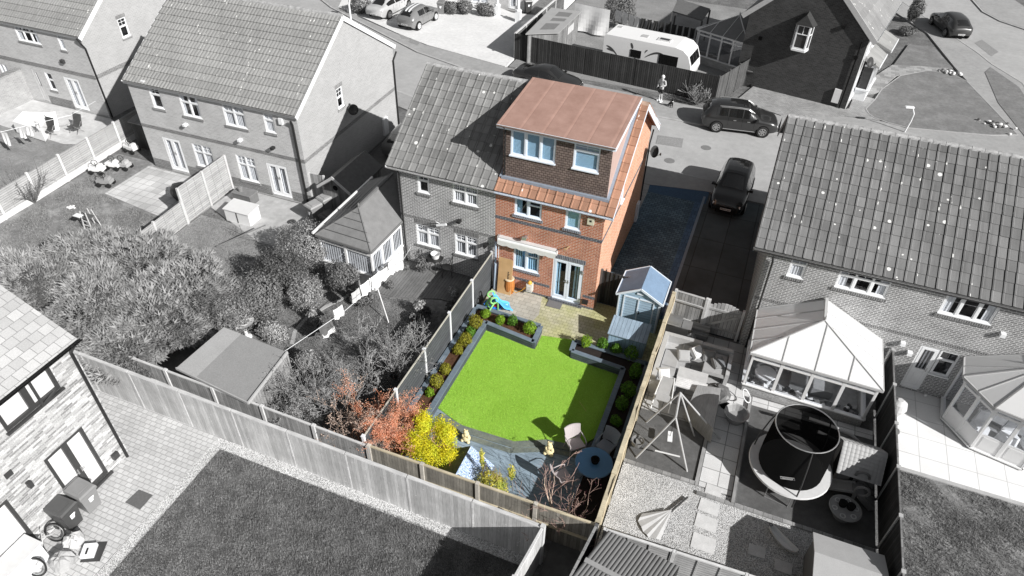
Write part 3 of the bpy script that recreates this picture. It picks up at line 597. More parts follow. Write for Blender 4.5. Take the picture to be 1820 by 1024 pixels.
# kerbs
def strip(pts,w):
    out=[];L=[Vector((*p,0)) for p in pts]
    for i,p in enumerate(L):
        d=(L[min(i+1,len(L)-1)]-L[max(i-1,0)]).normalized(); out.append((p,Vector((-d.y,d.x,0))*w/2))
    return [(a+b)[:2] for a,b in out]+[(a-b)[:2] for a,b in out][::-1]
KERB=pm('kerb_stone',g(.42),.9,.2,2)
sheet('kerb',[strip(near,.14)],.056,KERB,.12)
sheet('kerb',[strip([(16.2,41.63),(1.3,41.6),(-3.3,40.78),(-6.5,40.78),(-16.3,41.45),(-24.2,43.85),(-35,49.35),(-45,56.6),(-62,68)],.14)],.057,KERB,.12)
sheet('kerb',[strip([(16.9,44),(17,50),(16.6,56.4),(15.0,59.35),(14.3,61.35),(12.5,65.2),(9.4,72),(1.9,88)],.14)],.058,KERB,.12)
sheet('kerb',[strip([(1,100),(14.1,84),(15.3,75.5),(15.8,72.3),(16.9,70.3),(18.6,68.9),(30,62.1)],.16)],.058,KERB,.12)
sheet('far_side_pavement',[[(1,102),(14.2,84),(15.4,75.5),(15.9,72.4),(17,70.4),(18.7,69),(30,62.2),(60,56),(60,60),(31,66),(20.5,72),(18.6,78),(17,90),(6,110)]],.054,PAVE,.1)
m=M()
for y0,x0 in((.0,0),): m.prism([(16.95,66.9),(17.1,66.8),(20.2,60),(20.05,60)],-.02,-.016)
# island lawn, verge and paths on the right
isl=[(5.45,46.53),(6.0,47.3),(7.07,50.68),(8.4,54.0),(10.4,55.7),(11.9,55.6),(12.90,54.6),(13.97,51.0),(14.9,47.4),(13.43,46.6),(11.53,46.15),(8.71,45.55),(7.8,45.9),(6.9,46.3)]
isl=[(6.3,47.3),(6.9,49.2),(7.3,51.0),(8.6,54.1),(10.4,55.9),(12.0,56.1),(12.9,55.0),(13.97,51.2),(15,47.35),(13.43,46.6),(11.53,46.15),(8.71,45.55),(7.6,45.8),(6.8,46.2),(6.5,46.6)]
GRASSM=ground('front_lawn_grey',[(.3,g(.17)),(.5,g(.21)),(.7,g(.27))],.9,34,.25,.02,45,mid=5,mv=.14)
sheet('front_lawn',[isl],.075,GRASSM,.12)
sheet('front_lawn',[[(8.2,56.1),(12.2,57.2),(11.2,61.2),(9.4,61.0)]],.072,GRASSM,.12)
sheet('grass_verge',[[(15.4,47.2),(16.7,47),(16.7,50.5),(16.2,55.5),(14.8,58.6),(14.3,57.4),(14.5,52)]],.07,GRASSM,.12)
EDG=pm('edging_stone',g(.38),.9,.15,3)
sheet('edging',[strip(isl+[isl[0]],.07)],.085,EDG,.12)
BLKP=paving('block_paving_grey',g(.27),g(.36),g(.16),.2,.1,.006,rot=.3)
sheet('block_path',[[(-.7,48.4),(-1.6,45.2),(1.3,44.1),(5.0,45.7),(7.3,46),(6.3,47.3),(6.9,49.2),(5.6,49.5),(5.3,47.0),(5.04,46.7)]],.066,BLKP,.12)
sheet('crazy_path',[[(5.9,49.6),(7.1,50.4),(8.3,54),(10.4,55.8),(11.7,56.3),(11.9,57.2),(8.1,56.0),(7.0,53.5)]],.066,paving('crazy_paving',g(.24),g(.4),g(.2),.5,.35,.01),.12)
# driveways opposite
sheet('driveway',[[(-34.5,49.6),(-31.8,48.5),(-27.4,46.5),(-24.2,45.3),(-17.4,43.98),(-17.35,55),(-21,54.5),(-27,57.5),(-32,62),(-40,62)]],.062,PALEC,.12)
sheet('dark_path',[[(-17.35,44.1),(-17.35,60),(-18.3,60),(-19.0,53.4),(-17.9,46.5)]],.068,PALEC,.12)
sheet('caravan_yard',[[(-17.2,44.2),(-3.5,44.3),(-1.2,50),(-3,64),(-17.2,64)]],.03,ground('yard_grey',[(.3,g(.2)),(.7,g(.3))],.5,50,.2,.01,80),.1)
# colour plot driveway and neighbours'
BLUEP=paving('shadow_blue_block_paving',(.055,.10,.14),(.105,.17,.22),(.02,.035,.055),.24,.17,.014,patch=.28)  # navy cast of the shadowed drive is painted into the block colour
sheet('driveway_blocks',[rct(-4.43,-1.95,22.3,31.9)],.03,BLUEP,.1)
BLUEA=ground('shadow_blue_tarmac',[(.3,(.05,.09,.15)),(.7,(.07,.12,.19))],.5,70,.15,.004,120)  # same shadow blue painted into the tarmac colour
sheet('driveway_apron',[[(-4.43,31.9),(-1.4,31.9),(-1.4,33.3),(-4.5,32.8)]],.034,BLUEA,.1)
sheet('driveway_edge',[rct(-1.95,-1.62,22.3,31.9)],.036,paving('shadow_blue_edge_blocks',(.05,.10,.18),(.07,.13,.22),(.02,.05,.09),.22,.33,.01),.1)  # edge blocks and channel carry the painted shadow blue too
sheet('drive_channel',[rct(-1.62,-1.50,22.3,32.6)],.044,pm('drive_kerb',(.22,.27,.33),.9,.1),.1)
sheet('concrete_drive',[rct(-1.50,1.56,22.3,33.0)],.03,paving('dark_concrete_slabs',(.05,.062,.068),(.068,.084,.092),(.02,.024,.026),1.2,2.4,.02,off=0,patch=.3),.1)  # cool tint put in to offset red light bounced off the gable
sheet('front_garden_path',[rct(-13.3,-4.43,29.6,33.4)],.028,BLKP,.1)
sheet('side_passage',[rct(-19.7,-13.35,24.5,34.6)],.028,ground('passage_tarmac',[(.3,g(.12)),(.7,g(.18))],.5,60,.15),.1)
sheet('front_garden',[[(-42,46),(-36,38),(-20,33),(-19.7,24),(-30,24),(-36,36),(-48,40)]],.02,GRASSL,.08)
# main garden
PATIO=paving('buff_patio_setts',(.42,.40,.28),(.52,.49,.36),(.24,.23,.15),.21,.17,.008,patch=.2,moss=(.92,.95,.68))
sheet('patio',[rct(-8.9,-1.5,18.9,22.6)],.02,PATIO,.08)
sheet('patio_slabs',[[(-8.85,19.9),(-6.6,19.9),(-6.45,20.6),(-6.7,21.7),(-8.85,21.72)]],.024,paving('pale_patio_setts',(.40,.38,.33),(.48,.46,.40),(.26,.25,.21),.3,.22,.008,patch=.12),.08)
TURF=ground('artificial_turf',[(.3,(.28,.50,.055)),(.55,(.335,.575,.075)),(.75,(.40,.63,.105))],.6,70,.15,.03,110,mid=14,mv=.08)
lawn=[(-8.1,18.85),(-5.9,18.62),(-5.9,19.45),(-4.55,19.72),(-4.55,18.75),(-2.4,18.65),(-2.5,15.3),(-2.9,14.75),(-4.0,14.62),(-5.0,14.1),(-7.0,14.05),(-8.1,14.45)]
sheet('lawn',[lawn],.03,TURF,.1)
fe=[(-7.9,14.15),(-6.95,13.93),(-5.0,13.98),(-3.95,14.5),(-2.5,14.7)]
STN=ground('weathered_edging_stone',[(.3,(.12,.15,.15)),(.6,(.22,.24,.2)),(.8,(.3,.3,.2))],2,40,.2)
sheet('lawn_edging',[strip(fe,.26)],.045,STN,.1)
sheet('lawn_edging_step',[strip([(-7.0,13.68),(-5.0,13.72),(-3.9,14.24),(-2.5,14.45)],.2)],.012,STN,.07)
DECK=wood('blue_grey_decking',(.25,.32,.38),pl=.14,dirn='h',var=.08,gap=.035,weather=.2)
sheet('decking',[rct(-8.95,-1.5,11.2,14.6)],.0,DECK,.05)
sheet('bed_soil',[rct(-8.95,-8.2,11.3,19.9),],.006,ground('brown_soil',[(.3,(.05,.025,.015)),(.7,(.16,.085,.05))],2,30,.4,.03,40),.05)
sheet('shaded_bed_soil',[rct(-2.4,-1.45,11.3,19.0)],.006,pm('shadow_dark_soil',(.022,.016,.014),.95,.3,8,fine=.3),.05)  # shadow over the right bed painted in as a darker soil colour
# left neighbour's garden
sheet('neighbour_lawn',[rct(-17,-9.05,11.1,20.2)],.0,ground('worn_lawn_grey',[(.35,g(.14)),(.5,g(.21)),(.65,g(.3))],.7,36,.3,.03,45,mid=6,mv=.2),.04)
sheet('deck_grey',[[(-13.4,21.75),(-9.05,21.75),(-9.05,19.9),(-10.7,19.85),(-12.6,19.2),(-13.4,19.2)]],.04,wood('grey_decking',g(.16),pl=.13,dirn='v',var=.1,gap=.08),.06)
sheet('tree_soil',[[(-13.2,11.1),(-9.1,11.1),(-9.1,16.4),(-10.6,16.2),(-12,14.6)]],.006,SOIL,.04)
# house-2 gardens
sheet('concrete_patio',[[(-24.2,23.7),(-17.2,23.7),(-17.2,20.4),(-20.2,20.2),(-24.2,21.7)]],.02,ground('patio_concrete_grey',[(.3,g(.36)),(.7,g(.48))],.9,50,.12,.004,mid=3,mv=.14),.06)
sheet('side_lawn',[rct(-24.2,-17.1,12,21)],.0,GRASSL,.05)
sheet('left_lawn',[rct(-32.4,-24.3,12,24)],.0,ground('patchy_lawn_grey',[(.3,g(.17)),(.5,g(.26)),(.68,g(.42))],.8,34,.3,.03,45,mid=6,mv=.2),.05)
SLAB=paving('patio_slabs_grey',g(.46),g(.62),g(.3),.45,.45,.012,off=0,patch=.2)
sheet('slab_patio',[[(-29.9,23.6),(-25.6,23.6),(-25.4,20.0),(-29.9,20.6)]],.02,SLAB,.06)
sheet('far_left_patio',[[(-46,27),(-36.0,27),(-33.4,26),(-32.9,24.8),(-36,23.6),(-46,24)]],.02,ground('pale_patio',[(.3,g(.5)),(.7,g(.62))],.8,50,.12,.004,mid=3,mv=.14),.06)
sheet('far_left_lawn',[rct(-48,-32.9,12,26)],.004,GRASSL,.05)
# new house, bottom left
SETT=paving('tumbled_setts',g(.47),g(.58),g(.35),.22,.16,.012,patch=.12,var=.08)
sheet('sett_patio',[[(-24,10.45),(-14.45,10.45),(-14.5,-2),(-24,-2)]],.02,SETT,.06)
sheet('new_lawn',[[(-14.25,10.15),(-2.6,10.15),(-3.2,-4),(-14.3,-4)]],.01,GRASSN,.05)
GRV=gravel_mat('white_gravel',g(.8),g(.97),34)
sheet('gravel_margin',[[(-14.45,10.4),(-2.8,10.4),(-2.8,9.98),(-14.1,10.02),(-14.05,-3),(-14.45,-3)]],.02,GRV,.05)
# right garden
PSLAB=paving('path_slabs_pale',g(.55),g(.65),g(.25),.6,.6,.015,off=0,patch=.15)
sheet('slab_path',[rct(-1.3,2.3,17.0,22.1)],.0,paving('dark_slabs',g(.3),g(.42),g(.16),.6,.6,.015,off=0,patch=.2),.05)
sheet('slab_path',[rct(1.22,2.28,14.8,20.0)],.006,PSLAB,.05)
FT=ground('grey_turf',[(.3,g(.10)),(.7,g(.15))],1,60,.2,.02,70,mid=5,mv=.14)
sheet('play_turf',[rct(-1.3,1.05,14.88,17.3)],.012,FT,.05)
sheet('trampoline_turf',[rct(2.42,6.65,14.6,19.3)],.012,FT,.05)
GRV2=gravel_mat('grey_gravel',g(.58),g(.95),38)
sheet('gravel_bed',[rct(-1.3,6.65,11.25,14.75)],.0,GRV2,.05)
m=M(); m.box(-1.3,1.1,14.76,14.88,-.05,.07); m.box(1.08,1.2,14.76,17.2,-.05,.07); m.box(2.3,2.42,14.5,19.3,-.05,.12); m.box(1.2,6.65,14.42,14.54,-.05,.07); struct('timber_edging',m,wood('edging_timber',g(.28),pl=.3))
# far right garden
BIG=paving('big_pale_slabs',g(.72),g(.82),g(.5),.9,.9,.012,off=0,patch=.06,var=.05)
sheet('white_patio',[rct(6.85,30,18.15,22.3)],.0,BIG,.05)
sheet('right_lawn',[rct(6.85,30,-5,18.1)],-.004,ground('rough_lawn_grey',[(.3,g(.14)),(.5,g(.21)),(.68,g(.36))],1.4,30,.4,.04,40,mid=7,mv=.3),.05)
m=M(); m.box(6.85,30,18.02,18.16,-.05,.04); struct('patio_edge',m,KERB)
sheet('back_yard',[rct(-2.6,30,-8,11.1)],-.01,FT,.04)
sheet('edging',[strip([G(u,v,0)[:2] for u,v in((519,612),(524,590),(545,566),(580,545),(612,530),(640,518))],.16)],.03,EDG,.08)
sheet('slab_path',[rct(2.42,6.6,19.0,19.42)],.03,PSLAB,.05)
PATCH=ground('tarmac_patch',[(.3,g(.24)),(.7,g(.3))],.6,80,.2,.004,120)
sheet('road_patch',[[G(u,v,0)[:2] for u,v in((708,60),(722,62),(730,72),(714,70))],[G(u,v,0)[:2] for u,v in((730,70),(748,76),(742,82),(726,76))]],.056,PATCH,.05)
sheet('road_patch',[[G(u,v,0)[:2] for u,v in((1170,240),(1215,246),(1212,262),(1166,255))],[G(u,v,0)[:2] for u,v in((1745,70),(1775,92),(1762,100),(1732,76))]],-.014,PATCH,.02)
for i,(u,v) in enumerate(((1255,262),(1190,285))): p=G(u,v,0); m=M(); m.lathe((p.x,p.y,-.03),[(.3,0),(.3,.006),(.01,.007)],20); solo('manhole_cover',m,pm('road_iron',g(.2),.7,.2,12),['round iron cover in the road near the parked suv','round iron cover in the road near the driveway mouth'][i],'manhole cover')
# ================================================================ the other houses
def simple_roof(T,x0,x1,yr,yrg,yf,eh,zr,style,mat,ov=.15,ovx=.1,ridge=None,tw=.33,nvr=None,fasc=WHITE,ys=1,barg=True,bl=.16,rows=13,gut=None,pan=.19):
    """roof with ridge along X between x0 and x1"""
    sr=(zr-eh)/(yrg-yr); sf=(zr-eh)/(yf-yrg)
    A=Vector((x0-ovx,yr-ov,eh-ov*sr)); V=Vector((0,yrg-A.y,zr-A.z)); L=V.length; V.normalize()
    B=Vector((x1+ovx,yf+ov,eh-ov*sf)); V2=Vector((0,yrg-B.y,zr-B.z)); L2=V2.length; V2.normalize(); W=x1-x0+2*ovx
    m=M()
    if style=='flat':
        n=round(W/tw); flat_tiles(m,A,X,V,n,rows,W/n,L/rows); flat_tiles(m,B,-X,V2,n,rows,W/n,L2/rows)
    else: pantiles(m,A,X,V,W,rows,L/rows,p=pan); pantiles(m,B,-X,V2,W,rows,L2/rows,p=pan)
    for P0,P1 in((A,V*L),(B,V2*L2)):
        s=1 if P0 is A else -1
        m.q([P0-Z*.03,P0+X*W*s-Z*.03,P0+X*W*s+P1-Z*.03,P0+P1-Z*.03])
    r=part(T,'roof',m,mat)
    m=M(); ridge_caps(m,(x0-ovx,yrg,zr),(x1+ovx,yrg,zr)); part(r,'ridge_tile',m,MC.get('ridge_mortar'))
    if barg:
        for x in(x0-ovx-.015,x1+ovx+.015):
            for q in(A,B): m=M(); verge(m,x,q.y,q.z,yrg,zr,bl); part(r,'bargeboard',m,fasc)
    m=M(); m.box(x0-ovx,x1+ovx,yr-ov+.03,yr-ov+.05,eh-ov*sr-.16,eh-ov*sr+.0); m.q([(x0,yr-ov+.05,eh-.22),(x1,yr-ov+.05,eh-.22),(x1,yr,eh-.22),(x0,yr,eh-.22)]); part(r,'fascia',m,fasc)
    m=M(); gutter(m,(x0-ovx,yr-ov,eh-ov*sr-.02),(x1+ovx,yr-ov,eh-ov*sr-.02),-Y); part(r,'gutter',m,gut or MC['white_gutter'])
    return r
def gable(m,x,yr,yrg,yf,eh,zr,right=True,mi=0):
    p=[(x,yr,eh),(x,yf,eh),(x,yrg,zr-.08)]; m.q(p if right else p[::-1],mi)
# ---- house 2 (white gable)
x0,x1,yr,yf=-29.55,-19.72,23.75,33.0; e=4.99
h2=thing('house','pale brick house pair left of centre, its bright side wall carrying a satellite dish','house',(x0,yr,0),math.radians(.8))
T2=WM[h2]; 
def RW(v): return T2@Vector(v)
ow=RW((0,0,0)); U2=(T2.to_3x3()@X); V2_=(T2.to_3x3()@Y); W=x1-x0; D=yf-yr
lst=[(rc(ow,U2,(262,154),(293,195)),1,.33,1,'c',B_SOLDP),(rc(ow,U2,(316,167),(360,212)),2,.33,0,'c',B_SOLDP),(rc(ow,U2,(393,184),(440,230)),2,.33,1,'v',B_SOLDP),(rc(ow,U2,(466,201),(491,238)),1,.33,1,'f',B_SOLDP)]
lst=[((r[0],r[1],r[2],min(r[3],4.76)),*k) for r,*k in lst]
g2=[(rc(ow,U2,(340,254),(385,302)),2,.35,1,'v'),(rc(ow,U2,(418,274),(462,326)),2,.35,1,'v')]
d2=[rc(ow,U2,(288,243),(341,311)),rc(ow,U2,(473,289),(526,362))]
d2=[(r[0],r[1]-.12,.12,r[3]) for r in d2]
m=M(); wall(m,ow,U2,W,e,[k[0] for k in lst]+[k[0] for k in g2]+d2,z0=-.1)
os2=RW((W,0,0)); sw2=rc(os2,V2_,(594,143),(611,188)); sw2=(sw2[0],sw2[0]+.55,sw2[2],sw2[2]+1.05)
wall(m,os2,V2_,D,e,[sw2],mi=2,z0=-.1)
def loc(T,pts): return [T@Vector(p) for p in pts]
yrg2=(yf-yr)/2+.05; ZR2=7.95
m.q(loc(T2,[(W,0,e),(W,D,e),(W,yrg2,ZR2-.08)]),2); m.q(loc(T2,[(0,D,e),(0,0,e),(0,yrg2,ZR2-.08)])); m.q(loc(T2,[(0,D,-.1),(0,0,-.1),(0,0,e),(0,D,e)])); m.q(loc(T2,[(W,D,-.1),(0,D,-.1),(0,D,e),(W,D,e)]))
part(h2,'wall',m,[B_PALE,DARKIN,B_PALE2])
for r,c,t,b,bl,s in lst: window(h2,ow,U2,r,c,t,b,bl,'brick',sillm=s)
for r,c,t,b,bl in g2: window(h2,ow,U2,r,c,t,b,bl,'brick',sillm=B_SOLDP)
for r in d2: french(h2,ow,U2,r)
window(h2,os2,V2_,sw2,1,.45,1,None,'brick',sillm=B_SOLDP,head=B_SOLDP)
N2=U2.cross(Z); m=M(); m.fr(ow,U2,Z,N2,0,W,2.36,2.56,-.02,.008); m.fr(os2,V2_,Z,V2_.cross(Z),0.01,D,2.36,2.56,-.02,.008)
for a,b in((0,d2[0][0]-.03),(d2[0][1]+.03,d2[1][0]-.03),(d2[1][1]+.03,W)): m.fr(ow,U2,Z,N2,a,b,.0,.55,-.02,.006)
m.fr(os2,V2_,Z,V2_.cross(Z),0,D,0,.12,-.02,.01); part(h2,'string_course',m,brick('plinth_brick',g(.16),g(.24),g(.36),ms=.01))
class Loc:  # parts of a rotated house written in its own frame
    def __init__(s,T): s.T=T
    def __enter__(s):
        global part_; s.o=globals()['part']
        def p(par,name,m,mats,local=False,**k): return s.o(par,name,m,mats,local=True,**k)
        globals()['part']=p
    def __exit__(s,*a): globals()['part']=s.o
with Loc(h2): simple_roof(h2,0,W,0,yrg2,D,e,ZR2,'pan',T_PAN,rows=14,ovx=.08,bl=.22)
pipe(h2,[RW((W-.22,-.18,4.6)),RW((W-.25,-.07,4.35)),RW((W-.25,-.06,.05))],.06,BLACKP)
pipe(h2,[RW((W+.1,D+.2,4.5)),RW((W+.06,D-.15,4.1)),RW((W+.06,D-.15,.05))],.05,BLACKP)
p=GX(618,193,x1); q_=rc(os2,V2_,(618,193),(630,200)); c=os2+V2_*(q_[0])+Z*q_[3]+V2_.cross(Z)*.3; sat_dish(h2,c,(.8,-.6,.3),.28)
m=M(); q_=rc(os2,V2_,(679,218),(686,247)); m.fr(os2,V2_,Z,V2_.cross(Z),q_[0],q_[0]+.5,.3,1.3,0,.12); part(h2,'meter_box',m,WHITE)
for nm,(u,v) in {'a':(330,222),'b':(427,249),'c':(485,263)}.items():
    s,zz=hit(ow,U2,u,v); m=M(); m.fr(ow,U2,Z,N2,s,s+.16,zz,zz+.12,0,.22); part(h2,'wall_lamp',m,WHITE if nm!='c' else BLACKP)
m=M(); s,zz=hit(ow,U2,256,148); m.fr(ow,U2,Z,N2,s-.1,s+.1,zz-.15,zz+.15,0,.1); s,zz=hit(ow,U2,500,215); m.fr(ow,U2,Z,N2,s-.1,s+.1,zz-.15,zz+.15,0,.1); part(h2,'alarm_box',m,WHITE)
# ---- house 1 (far left)
h1=thing('house','pale brick house at the far left edge with a narrow side window under white bargeboard','house',(-36.1,27.1,0))
ow=Vector((-46,27.1,0)); L1=9.9; e1=5.0
up=[(rc(ow,X,(20,38),(74,80)),3,.33,1,'c'),(rc(ow,X,(97,56),(119,90)),1,.33,1,'f')]
up=[((r[0],r[1],r[2],min(r[3],4.8)),*k) for r,*k in up]
dn=[(rc(ow,X,(-4,112),(20,137)),2,None,0,'f'),(rc(ow,X,(78,128),(103,162)),1,.4,0,'c')]
dd=[rc(ow,X,(56,123),(94,186)),rc(ow,X,(112,136),(165,204))]; dd=[(r[0],r[1]-.1,.15,r[3]) for r in dd]
m=M(); wall(m,ow,X,L1,e1,[k[0] for k in up+dn]+dd)
os1=Vector((-36.1,27.1,0)); r_=rc(os1,Y,(205,28),(230,64)); r_=(r_[0],r_[0]+.6,r_[2],r_[2]+1.1)
wall(m,os1,Y,9,e1,[r_],mi=2); gable(m,-36.1,27.1,31.7,36.1,e1,8.2,True,2)
part(h1,'wall',m,[B_PALE,DARKIN,B_PALE2])
for r,c,t,b,bl in up+dn: window(h1,ow,X,r,c,t,b,bl,'brick',sillm=B_SOLDP)
french(h1,ow,X,dd[1]); french(h1,ow,X,dd[0],leaves=1,panel=.9,curt='e',frame=pm('grey_door',g(.5),.5,.05))
window(h1,os1,Y,r_,1,.4,1,None,'brick',sillm=B_SOLDP,head=B_SOLDP)
m=M(); m.fr(ow,X,Z,-Y,0,L1,2.36,2.6,-.02,.008); m.fr(os1,Y,Z,X,0,9,2.36,2.6,-.02,.008); m.fr(ow,X,Z,-Y,dd[0][1]+.05,dd[1][0]-.05,0,.55,-.02,.006); part(h1,'string_course',m,MC['plinth_brick'])
simple_roof(h1,-46,-36.1,27.1,31.6,36.1,e1,8.2,'pan',T_PAN,rows=14,bl=.24)
pipe(h1,[(-36.2,26.92,4.8),(-36.1,27.0,4.5),(-36.04,27.12,4.2),(-36.04,27.2,0)],.05)
m=M(); s,zz=hit(ow,X,110,108); m.fr(ow,X,Z,-Y,s,s+.25,zz-.1,zz+.1,0,.15); part(h1,'wall_vent',m,DGREY)
m=M(); m.box(-42.6,-42.2,24.2,27.09,-.1,1.9); m.box(-42.65,-42.15,24.15,27.09,1.9,1.98,1); solo('garden_wall',m,[brick('wall_brick',g(.3),g(.38),g(.42),ms=.009),B_SOLDP],'low pale brick wall running out from the far left house, hung with flower pots','wall')
# ---- right house
hg=thing('house','grey brick house on the right under a large dark tiled roof with two conservatories behind','house',(1.56,22.1,0))
ow=Vector((1.56,22.1,0)); LR=14
rw=[(rc(ow,X,(1409,457),(1426,497)),1,.3,1,'f'),(rc(ow,X,(1495.8,477.6),(1572,531)),3,.3,1,'c'),(rc(ow,X,(1685,521.5),(1760,578.4)),3,.0,0,'c')]
rw=[((r[0],r[1],r[2],min(r[3],4.76)),*k) for r,*k in rw]
rd=rc(ow,X,(1634,617),(1660,690)); rd=(5.95,6.95,.12,2.2); rwn=(6.98,7.75,1.0,2.2)
s0,zz0=hit(ow,X,1636,616); s1,zz1=hit(ow,X,1673,626); s2,_=hit(ow,X,1706,636)
rd=(s0+.02,s1-.02,.12,2.22); rwn=(s1,s2,1.05,2.22)
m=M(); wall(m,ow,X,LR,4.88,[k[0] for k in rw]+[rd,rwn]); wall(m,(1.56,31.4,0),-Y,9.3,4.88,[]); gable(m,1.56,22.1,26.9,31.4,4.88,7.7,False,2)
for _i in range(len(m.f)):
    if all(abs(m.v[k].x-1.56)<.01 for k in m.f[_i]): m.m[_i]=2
part(hg,'wall',m,[B_GREY2,DARKIN,brick('side_brick',(.12,.155,.165),(.17,.21,.225),(.34,.42,.44),ms=.014)])  # side bricks carry a cyan tint to offset bounced red light
for r,c,t,b,bl in rw: window(hg,ow,X,r,c,t,b,bl,'brick')
window(hg,ow,X,rwn,1,.35,0,None,'w'); french(hg,ow,X,rd,leaves=1,panel=.95,curt='e')
simple_roof(hg,1.4,15.5,22.1,26.9,31.4,4.88,7.7,'flat',T_RIGHT,rows=14,ovx=.35,bl=.2,fasc=pm('dark_barge',g(.12),.5,.1))
pipe(hg,[(1.75,21.92,4.6),(1.8,22.03,4.3),(1.85,22.03,0)],.035)
m=M(); m.fr(ow,X,Z,-Y,0,LR,2.44,2.56,-.02,.008); part(hg,'string_course',m,B_SOLD)
m=M()
for u,v in((1777,592),(1600,608),(1612,625)): m=M(); s,zz=hit(ow,X,u,v); m.fr(ow,X,Z,-Y,s,s+.16,zz-.06,zz+.08,0,.16); part(hg,'wall_lamp',m,WHITE)
m=M(); p=Vector((11.2,26.0,7.1)); q=G(1795,322,6.55); m.lathe(q+Vector((.3,0,0)),[(.06,0),(.06,.5)],8); m.ob(q+Vector((0,0,.3)),(.75,.05,.16),.1,ry=.3); m.ob(q+Vector((.15,-.1,.1)),(.14,.1,.3),1); part(hg,'satellite_bracket',m,BLK)
# ---- new house, bottom left
hb=thing('new_brick_house','new house at bottom left in mottled pale brick with black window frames','house',(-16.75,8.72,0))
oy=Vector((-16.75,-6,0)); LB=14.72; EB=5.35
r1=rc(oy,Y,(0,750),(112,690)); 
s0,_=hit(oy,Y,0,690); s1,_=hit(oy,Y,77,635); zt=hit(oy,Y,77,637)[1]; zb=hit(oy,Y,107,690)[1]
wB=(s1-1.75,s1,zb,zt)
sA,zA=hit(oy,Y,144,757); sB,zB=hit(oy,Y,78,820); dB=(sB,sA,.1,(zA+zB)/2)
sC,_=hit(oy,Y,8,880); wC=(sC-2.3,sC-.02,.15,2.3)
m=M(); wall(m,oy,Y,LB,EB,[wB,dB,wC]); wall(m,(-16.75,8.72,0),-X,6,EB,[]); m.q([(-16.75,8.72,EB),(-22.75,8.72,EB),(-22.75,8.72,EB+4)]); part(hb,'wall',m,[B_NEW,DARKIN])
PAN_W=pm('bright_reflection_pane',g(.85),.12,.02)
def bwin(r,cols,door=False,openp=False):
    m=M(); fw=.1; a,b,c,d=r; f=lambda *q:m.fr(oy,Y,Z,X,*q,-.08,.0)
    f(a,b,c,c+fw); f(a,b,d-fw,d); f(a,a+fw,c+fw,d-fw); f(b-fw,b,c+fw,d-fw); w_=(b-a)/cols
    for k in range(1,cols): f(a+k*w_-.09,a+k*w_+.09,c+fw,d-fw)
    if not door: m.fr(oy,Y,Z,X,a-.05,b+.05,c-.07,c-.003,-.02,.09)
    else: m.fr(oy,Y,Z,X,a-.1,b+.1,c-.1,c-.003,-.02,.1)
    w=part(hb,'french_door' if door else 'window',m,DGREY)
    gm=M(); gm.q([oy+Y*a+Z*c-X*.055,oy+Y*b+Z*c-X*.055,oy+Y*b+Z*d-X*.055,oy+Y*a+Z*d-X*.055]); part(w,'pane',gm,glassm('clear_pane',(.9,.9,.9)) if 'clear_pane' not in MC else MC['clear_pane'])
    bm=M(); bm.q([oy+Y*a+Z*c-X*.1,oy+Y*b+Z*c-X*.1,oy+Y*b+Z*d-X*.1,oy+Y*a+Z*d-X*.1]); part(w,'blind',bm,pm('white_roller_blind',g(.9),.8,.02))
    if door:
        hm=M()
        for s in(-.06,.06): x=a+w_+s; hm.tube([oy+Y*x+Z*1.1+X*.0,oy+Y*x+Z*1.1+X*.05,oy+Y*(x+s*1.6)+Z*1.1+X*.05],.014,6); hm.fr(oy,Y,Z,X,x-.02,x+.02,.98,1.2,0,.012)
        part(w,'handle',hm,METAL)
    return w
w_=bwin(wB,2); bwin(dB,2,True); bwin(wC,2)
m=M(); hx=wB[1]-.06; A=oy+Y*hx+Z*wB[2]; ang=math.radians(16); dv=-Y*math.cos(ang)+X*math.sin(ang)
for q in((0,.06,.05,wB[3]-wB[2]-.05),(.66,.72,.05,wB[3]-wB[2]-.05),(.06,.66,.05,.11),(.06,.66,wB[3]-wB[2]-.11,wB[3]-wB[2]-.05)): m.fr(A,dv,Z,dv.cross(Z),*q,-.02,.03)
part(w_,'open_casement',m,DGREY)
m=M(); sb=LB; A=Vector((-16.5,-6,EB+.0)); zr=EB+3.6; run=6.25; V=Vector((-run,0,zr-EB)); Lv=V.length; V.normalize()
m.q([A,A+Y*(LB+.12),A+Y*(LB+.12)+V*Lv,A+V*Lv]); m.q([A-Z*.12,A+V*Lv-Z*.12,A+Y*(LB+.12)+V*Lv-Z*.12,A+Y*(LB+.12)-Z*.12]); m.q([A+Y*(LB+.12)-Z*.12,A+Y*(LB+.12),A+Y*(LB+.12)+V*Lv,A+Y*(LB+.12)+V*Lv-Z*.12][::-1])
m.q([A+V*Lv,A+V*Lv+Y*(LB+.12),A+V*Lv+Y*(LB+.12)+Vector((-run,0,EB-zr)),A+V*Lv+Vector((-run,0,EB-zr))])
rb=part(hb,'roof',m,T_SLATE)
m=M(); Nn=Vector((zr-EB,0,run)).normalized(); B0=A+V*2.15+Y*(9.15); m.fr(B0,Y,V,Nn,0,1.1,0,1.2,0,.1); 
m2=M(); m2.fr(B0,Y,V,Nn,.1,1.0,.1,1.1,.1,.106); rl=part(rb,'roof_window',m,DGREY); part(rl,'pane',m2,DARKIN)
m=M(); gutter(m,(-16.44,-6,EB-.02),(-16.44,8.9,EB-.02),X,.06); m.box(-16.52,-16.5,-6,8.84,EB-.16,EB-.01); part(rb,'gutter',m,BLACKP)
yb=GX(109,597,-16.7).y
pipe(hb,[(-16.44,yb,EB-.08),(-16.68,yb,EB-.4),(-16.69,yb,.05)],.05)
